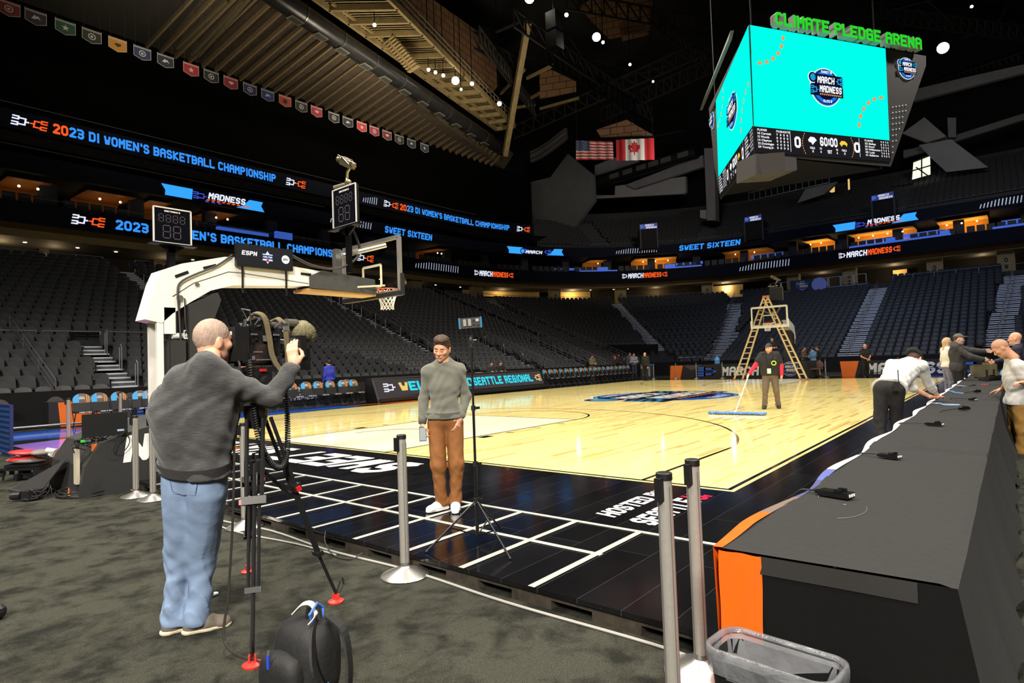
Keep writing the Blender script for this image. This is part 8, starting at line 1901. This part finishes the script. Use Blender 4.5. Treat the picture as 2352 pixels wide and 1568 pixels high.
m = MB(); c = np.array([.06, -.222, .765]); m.box(c, (.010, .068, .14), rz=R(10), M=None); ob = m.build('phone_body', pm('phone_black', (24, 26, 30), .2), None)
tag(ob, 'phone with a grey screen held low by the man in the sweater', 'phone'); ob.name = 'phone'
Rz1 = Matrix.Rotation(rz1, 4, 'Z'); ob.matrix_world = Matrix.Translation(Vector(L1)) @ Rz1
MB().box(c+np.array([.0068, 0, 0]), (.0015, .06, .128), rz=R(10)).build('screen', pm('phone_screen', (150, 160, 166), .15), ob)
m = MB()
for s in (1, -1): pass
tee = MB(); cc = J1['neck']+np.array([.01, 0, .016]); tee.tube([tuple(cc+np.array([.056*math.cos(t), .056*math.sin(t), -.012*math.cos(t)])) for t in np.linspace(0, 6.283, 25)[:-1]], .010, 6, closed=True); tee.build('undershirt_collar', pm('tee_white', (230, 230, 228), .8), o1)
tm_ = None; t_ = [tuple(J1['pelvis']+np.array([.135*math.sin(a)*1.0, .175*math.cos(a), -.055-.02*math.sin(a)])) for a in np.linspace(.3, 2.6, 14)]
bl = MB(); q = lambda x, y, z: tuple(np.array([x, y, z])); 
for s, tdir, a in (('L', (1, -.05, 0), J1['anL']), ('R', (.55, -.85, 0), J1['anR'])):
    Mt = frame(tdir); f = lambda x, y, z, Mt=Mt, a=a: tuple((Mt @ np.array([x, y, z]))*.966+np.array([a[0], a[1], 0]))
    for sd in (-1, 1):
        bl.add([f(-.02, sd*.045, .045), f(.01, sd*.047, .038), f(.06, sd*.048, .05), f(.0, sd*.046, .052), f(-.03, sd*.043, .065)], [(0, 1, 2, 3, 4)])
    lc = MB(); 
    for i in range(4): lc.tube([f(.04+.018*i, -.022, .082-.010*i), f(.045+.018*i, 0, .090-.010*i), f(.04+.018*i, .022, .082-.010*i)], .003, 5)
    lc.build('laces', WSH, o1)
bl.build('side_stripe', pm('shoe_black_mark', (30, 30, 30), .5), o1)
# --- the cameraman, joints measured in the hall
L2 = np.array([-4.86, 1.42, FZ]); W = lambda px, py, x: np.array(GX(px, py, x))-L2
heather = pm('sweater_heather_charcoal', (62, 62, 63), .95, var=.38, scale=26, bump=.3, bscale=180, stretch=(1, 1, 9), sheen=.2); hrib = pm('sweater_heather_rib', (46, 46, 47), .95, var=.2, scale=90, bump=.4, bscale=200)
jean = pm('jeans_light_blue', (122, 143, 174), .85, var=.17, scale=6, bump=.35, bscale=16)
ft = nz(np.array([1., .25, 0]))
P2 = dict(head=W(489, 786, -4.79), neck=W(477, 842, -4.87), shL=W(418, 872, -4.95), shR=W(524, 880, -4.76), chest=W(447, 935, -4.88), waist=W(447, 1020, -4.88), pelvis=W(448, 1085, -4.86),
          hipL=W(418, 1120, -4.90), hipR=W(476, 1128, -4.82), knL=W(412, 1285, -4.86), knR=W(466, 1285, -4.76), anL=W(402, 1436, -4.88), anR=W(452, 1448, -4.80), elR=W(622, 912, -4.52), wrR=W(676, 840, -4.38), elL=W(470, 960, -4.62), wrL=W(560, 850, -4.50))
P2['anL'][2] = .085; P2['anR'][2] = .085
o2, J2, M2, h2 = person('grey-haired cameraman in a charcoal sweater and light jeans, seen from behind', tuple(L2), 0, SK3, heather, jean, pm('shoe_taupe', (104, 96, 86), .7, var=.2, scale=20), H=1.80, pose=P2, look=(.94, .12, .0), res=.009, hair='buzz', hairm=HGR, fine=True, collar=hrib, bulk=1.10,
    toe=dict(L=(1, -.15, 0), R=(1, -.42, 0)), hand=dict(R=((-.05, .12, 1), (-.75, -.6, .1), (.5, -.6, 0)), L=((.6, -.4, .4), (0, .5, .8), (0, -.5, .5))), curl=(.9, .38), loose=.02, sole=pm('sole_cream', (196, 186, 160), .6), hem=.045, belly=1.05, foldamp=.008, ribbed=hrib, thumbs=(.6, .9))
m = MB(); w_ = J2['pelvis']; bpk = W(437, 1118, -5.02); sgn = 0
uu = nz(np.array([math.sin(.2), -math.cos(.2), 0])); 
def jpt(px, py, x): return tuple(W(px, py, x))
trs = [c for c in o2.children if c.name.startswith('trousers')][0]; org = Vector(CAM-L2); pk = MB(); pe = MB()
def onsurf(u, v):
    a = Vector((391, 1098)).lerp(Vector((454, 1102)), u); b = Vector((396, 1134)).lerp(Vector((449, 1138)), u); q = a.lerp(b, v); d = Vector(_ray(q.x, q.y)).normalized()
    ok, loc, nn, _i = trs.ray_cast(org, d); return (loc if ok else org+d*4.1)-d*.005
pk.grid(onsurf, 8, 8); ob = pk.build('back_pocket', jean, trs, smooth=True)
pe.tube([onsurf(u, v) for u, v in ((0, 0), (0, .5), (.02, .85), (.5, 1.05), (.98, .85), (1, .5), (1, 0), (.66, .02), (.33, .02), (0, 0))], .0022, 5); pe.build('stitching', pm('stitch_dark_blue', (70, 88, 120), .8), ob)
# --- man leaning over the table
def wj(loc, d): return {a: np.array(b)-np.array(loc) for a, b in d.items()}
L3 = np.array([3.3, -1.02, 0.]); wsh = pm('shirt_white', (196, 196, 194), .8, var=.04, scale=10, bump=.3, bscale=18); blkj = pm('jeans_black', (24, 22, 24), .85, var=.2, scale=14)
person('man in a black beanie and white shirt leaning with both hands on the press table', tuple(L3), 0, SK3, wsh, blkj, BLK, H=1.78, pose=wj(L3, dict(pelvis=(3.28, -1.06, .90), waist=(3.50, -1.10, 1.0), chest=(3.78, -1.15, 1.12), neck=(4.02, -1.22, 1.22), head=(4.20, -1.27, 1.26), shL=(3.93, -1.01, 1.19), shR=(3.93, -1.37, 1.17),
    elL=(4.08, -1.10, .93), elR=(4.10, -1.42, .93), wrL=(4.28, -1.42, .715), wrR=(4.26, -1.52, .715), hipL=(3.27, -.96, .86), hipR=(3.27, -1.14, .86), knL=(3.24, -.93, .47), knR=(3.36, -1.10, .47), anL=(3.16, -.95, .085), anR=(3.3, -1.12, .085))), look=(.72, -.3, -.62), headtilt=(.6, 0, .8), res=.013, sleeve='rolled', hair='beanie', hairm=HBR, collar=pm('beanie_black_knit', (22, 26, 24), .95, bump=.3, bscale=100), beard=None,
    hand=dict(L=((1, -.2, -.12), (0, 0, 1), (0, -1, 0)), R=((1, -.25, -.12), (0, 0, 1), (0, 1, 0))), curl=(.12, .12), loose=.022, hem=-.0, foldamp=.008)
rd_ = MB(); rd_.box((3.08, -1.17, .93), (.035, .07, .12)); rd_.cyl((3.08, -1.19, .97), (3.08, -1.19, 1.15), .006, 6); tag(rd_.build('walkie_talkie', BLK), 'black two-way radio clipped at the back of the leaning man\'s belt', 'radio')
tag(MB().prism([(3.45, -1.19, .86), (3.58, -1.18, .82), (3.52, -1.19, .64), (3.40, -1.2, .70)], (0, .01, 0)).build('credential_card', pm('card_green_white', (190, 210, 170), .5)), 'pale green and white pass hanging by the leaning man\'s pocket', 'pass')
# --- bald man in a white polo at the right edge
L4 = np.array([4.95, -2.42, FZ]); polo = pm('polo_white', (190, 188, 184), .8, bump=.25, bscale=20); khk = pm('trousers_khaki', (150, 112, 50), .85, var=.12, scale=8, bump=.3, bscale=18)
w4 = lambda px, py, x=4.95: np.array(GX(px, py, x))-L4
person('bald man in a white polo and khaki trousers at the right edge', tuple(L4), 0, SK1, polo, khk, BLK, H=1.78, pose=dict(head=w4(2300, 800, 4.85), neck=w4(2322, 823), shL=w4(2324, 838, 5.10), shR=w4(2342, 842, 4.74), chest=w4(2334, 862), waist=w4(2336, 898), pelvis=w4(2338, 922), hipL=w4(2334, 932, 5.05), hipR=w4(2345, 932, 4.85),
    knL=w4(2330, 985, 5.05), knR=w4(2346, 985, 4.85), anL=w4(2330, 1033, 5.0), anR=w4(2346, 1036, 4.85), elL=w4(2316, 872, 5.15), wrL=w4(2302, 893, 5.3), elR=w4(2362, 880, 4.7), wrR=w4(2352, 878, 4.55)), look=(-.12, .75, -.55), headtilt=(0, .4, 1), res=.012, sleeve='short', hair='buzz', hairm=pm('hair_stubble', (176, 130, 104), .8),
    beard=None, hand=dict(L=((.15, .85, -.3), (0, .2, 1), (-1, 0, 0)), R=((-.5, .5, 0), (0, 0, 1), (0, 1, 0))), curl=(.25, .8), toe=dict(L=(-.1, 1, 0), R=(-.1, 1, 0)), hem=-.02, collar=polo, loose=.02, bulk=1.08)
# --- man in the cap by the far table, people near him
L5 = np.array([11.2, -1.36, 0.]); jkt = pm('jacket_charcoal', (52, 50, 50), .8, var=.1, bump=.2); blk_s = pm('shorts_black', (20, 20, 22), .9)
capm = pm('cap_olive_grey', (92, 88, 78), .8); 
person('man in a grey cap, charcoal jacket and black shorts reaching over the press table', tuple(L5), R(-90), SK2, jkt, blk_s, BLK, H=1.74, pose=dict(head=(.06, .0, 1.60), elL=(.30, .22, 1.32), wrL=(.52, .2, 1.30), elR=(.28, -.2, 1.18), wrR=(.48, -.12, 1.12)), look=(1, .0, -.1), res=.014, legs='short', hair='cap', hairm=HBR, collar=capm, bulk=1.1, loose=.03, hem=-.1)
person('person in a white top and patterned skirt behind the man in the cap', (13.6, -1.02, 0), R(-60), SK2, pm('blouse_white', (215, 212, 205), .8), pm('skirt_patterned', (120, 118, 140), .8, var=.4, scale=30), WSH, H=1.66, res=.018, hair='long', hairm=pm('hair_blond', (190, 160, 120), .8))
person('person in a navy top behind the bald man in the polo', (9.2, -2.45, FZ), R(85), SK3, pm('top_navy', (26, 28, 50), .8), blk_s, BLK, H=1.78, pose=dict(elR=(.22, .1, 1.25), wrR=(.34, .3, 1.22)), res=.018, hair='bald', hairm=HBR)
# --- man with the dust mop
L6 = np.array([9.85, 2.47, 0.]); rz6 = ang(CAM[:2]-L6[:2]); tee_b = pm('tshirt_black', (28, 27, 28), .85, var=.1, bump=.2); gpt = pm('trousers_grey_brown', (96, 84, 74), .85, var=.12, bump=.3, bscale=16)
redm = pm('sleeve_pink_red', (214, 34, 62), .8); rz_ = rz6
P6 = dict(head=(.04, -.0, 1.555), elR=(.08, -.34, 1.14), wrR=(.2, -.50, .92), elL=(-.02, .27, 1.10), wrL=(.05, .27, .86), knR=(.08, -.13, .48), anR=(.06, -.17, .085), knL=(.0, .13, .47), anL=(-.12, .16, .085))
o6, J6, M6, h6 = person('bearded man in a cap, black tee over red sleeves pushing a wide dust mop', tuple(L6), rz6, SK2, tee_b, gpt, BLK, H=1.70, pose=P6, look=(.9, -.35, -.15), res=.011, sleeve='short', hair='cap', hairm=HRD, collar=pm('cap_teal_black', (30, 38, 44), .7), beard=HRD, bulk=1.22, loose=.026, hem=-.04)
for s in 'LR':
    S = Shape(.012); S.rc(J6['sh'+s]*.5+J6['el'+s]*.5, J6['el'+s], .062, .056, k=.02); S.rc(J6['el'+s], J6['wr'+s], .056, .042, k=.02); np_obj([(*S.mesh(), 0)], 'red_sleeve', redm, o6)
m = MB(); m.tube([(.135, -.09, 1.40), (.19, -.05, 1.15), (.18, .0, 1.02)], .009, 5); m.tube([(.135, .09, 1.40), (.19, .03, 1.15), (.18, .0, 1.02)], .009, 5); m.build('lanyard', BLK, o6); MB().box((.2, -.02, .98), (.008, .09, .13)).build('badge', pm('badge_white_green', (190, 220, 200), .5), o6)
m = MB(); m.tube([(.205+.0*math.sin(t), .10+.05*math.cos(t), 1.18+.05*math.sin(t)) for t in np.linspace(0, 6.283, 17)[:-1]], .012, 6, closed=True); m.build('lime_ring', pm('ring_lime', (180, 230, 60), .5), o6)
mp = thing('dust_mop', 'wide blue dust mop with a long pale handle on the court', 'mop'); a, b = Vector(GZ(1629, 947, .04)), Vector(GZ(1759, 950, .04)); m = MB(); rr = random.Random(1)
for k in range(60): c = a.lerp(b, (k+.5)/60); m.ell(c+Vector((rr.uniform(-.02, .02), 0, rr.uniform(-.01, .01))), (.09, .025, .035), 8)
m.build('mop_head', pm('mop_blue', (92, 132, 200), .9, var=.4, scale=30, bump=.6, bscale=60), mp)
hw = Matrix.Translation(Vector(L6)) @ Matrix.Rotation(rz6, 4, 'Z') @ Vector(J6['wrR']); hp_ = a.lerp(b, .48)+Vector((0, 0, .03)); m = MB(); m.tube([hp_, hw+(hw-hp_)*.06], .014, 8); m.build('handle', pm('mop_handle', (226, 214, 180), .5), mp); m = MB(); m.box(hp_+Vector((0, 0, .0)), (.06, .06, .05)); m.build('swivel', WHT, mp)
# --- other people in the hall, from left to right
def far(label, px, py, x=None, y=None, face=None, H=1.76, **kw):
    p = GX(px, py, x) if x is not None else (GY(px, py, y) if y is not None else GZ(px, py, 0)); f = ang(CAM[:2]-p[:2]) if face is None else face
    a = dict(skin=SK3, top=tee_b, pants=blkj, shoe=BLK, res=.02, hair='short', hairm=HBK); a.update(kw); return person(label, (p[0], p[1], 0), f, H=H, **a)
far('man in a bright blue long-sleeved top behind the short bench, seen from behind', 757, 915, y=18.9, face=R(95), top=pm('top_royal_blue', (46, 58, 178), .8, bump=.2), H=1.80, hairm=HBK, res=.016)
arms = lambda: dict(elR=(.06, -.25, 1.14), wrR=(.24, -.06, 1.16), elL=(.06, .25, 1.14), wrL=(.24, .06, 1.12))
seatp = lambda z=0: dict(head=(.05, 0, 1.14), neck=(0, 0, 1.0), shL=(0, .17, .94), shR=(0, -.17, .94), chest=(0, 0, .82), waist=(0, 0, .62), pelvis=(0, 0, .50), hipL=(.02, .09, .48), hipR=(.02, -.09, .48), knL=(.42, .1, .48), knR=(.42, -.1, .48), anL=(.42, .1, .085), anR=(.42, -.1, .085), elL=(.08, .24, .72), elR=(.08, -.24, .72), wrL=(.3, .15, .72), wrR=(.3, -.15, .72))
for lab, px, hm, tp_ in (("dark-haired official in a dark top sitting behind the scorer's table", 1128, HBK, pm('top_dark_grey', (40, 40, 44), .8)), ("brown-haired official in a dark top sitting behind the scorer's table", 1149, HBR, pm('top_black', (24, 24, 26), .8))):
    p = GY(px, 850, 18.6); person(lab, (p[0], 18.6, .28), R(-110), SK2, tp_, blkj, BLK, H=1.72, pose=seatp(), look=(.9, 0, -.3), res=.018, hair='short', hairm=hm)
    tag(MB().bbox((p[0]-.25, 18.4, 0), (p[0]+.25, 18.9, .68)).build('stool_block', BLK), 'black seat box under the '+lab.split(' sitting')[0], 'seat')
zr = 0
far('bearded man in a hat and long khaki coat left of the standing group', 1362, 876, y=19.2, face=R(-100), top=pm('coat_khaki', (108, 100, 76), .85, var=.2), pants=pm('coat_khaki', (108, 100, 76)), hem=-.3, hair='cap', collar=pm('hat_black', (26, 24, 24), .8), beard=HBK, pose=arms(), loose=.04)
far('person with reddish hair and a dark jacket, left of the standing group', 1413, 873, y=18.9, face=R(-60), top=pm('jacket_dark', (42, 36, 36), .8), hair='long', hairm=pm('hair_red_brown', (120, 66, 44), .8), H=1.64)
far('bald dark-skinned man with papers in the standing group', 1423, 870, y=19.6, face=R(-120), skin=SK4, top=pm('top_black', (24, 24, 26)), hair='bald', pose=arms())
far('short person in black with a striped bag in the standing group', 1434, 872, y=18.8, face=R(-80), top=pm('top_black', (24, 24, 26)), H=1.56, skin=SK4)
far('tall man in glasses and a blue-grey shirt at the back of the standing group', 1448, 866, y=19.8, face=R(-110), top=pm('shirt_blue_grey', (70, 78, 98), .8), H=1.88)
far('man in a light grey hoodie with folded arms at the front of the standing group', 1458, 872, y=18.4, face=R(-140), top=pm('hoodie_grey', (128, 132, 142), .85), pants=pm('pants_blue_grey', (60, 66, 84), .85), pose=arms(), H=1.80, loose=.03)
far('bald man in a dark quilted jacket standing alone right of the group', 1484, 872, x=28.0, face=R(170), top=pm('jacket_olive_black', (34, 36, 32), .8), hair='bald', loose=.035)
# around the far basket
p = GX(1777, 862, 31.6); person('dark-haired man in black standing raised behind the ladder, hands together', (p[0], p[1]-.0, .62), ang(CAM[:2]-p[:2])+.5, SK3, tee_b, pm('shorts_maroon', (70, 40, 44), .8), BLK, H=1.76, pose=arms(), look=(.8, -.6, 0), res=.018, sleeve='short', legs='short', hair='short', hairm=HBK)
tag(MB().bbox((p[0]-.4, p[1]-.5, 0), (p[0]+.4, p[1]+.5, .62)).build('equipment_case', BLK), 'black case on which the man behind the ladder stands', 'case')
far('man in a brown top facing the two others right of the ladder', 1849, 864, x=33.0, face=R(-100), top=pm('top_brown', (92, 76, 62), .8), pants=pm('jeans_blue', (70, 86, 110), .85), pose=arms())
far('person in a denim shirt seen from behind, right of the ladder', 1870, 867, x=30.8, face=R(60), top=pm('shirt_denim', (92, 126, 168), .85, var=.1), pose=arms(), H=1.70)
far('man in a black jumper and tan trousers right of the ladder', 1882, 863, x=32.4, face=R(100), top=pm('jumper_black', (22, 24, 28), .85), pants=pm('trousers_tan', (156, 134, 104), .85), pose=arms())
far('bald guard in black with folded hands standing alone before the MADNESS board', 1990, 867, x=29.4, face=R(-135), skin=SK1, hair='bald', sleeve='short', H=1.74, pose=dict(elR=(.04, -.25, 1.10), wrR=(.2, -.04, .96), elL=(.04, .25, 1.10), wrL=(.2, .04, .94)), look=(.6, -.8, 0), res=.016)
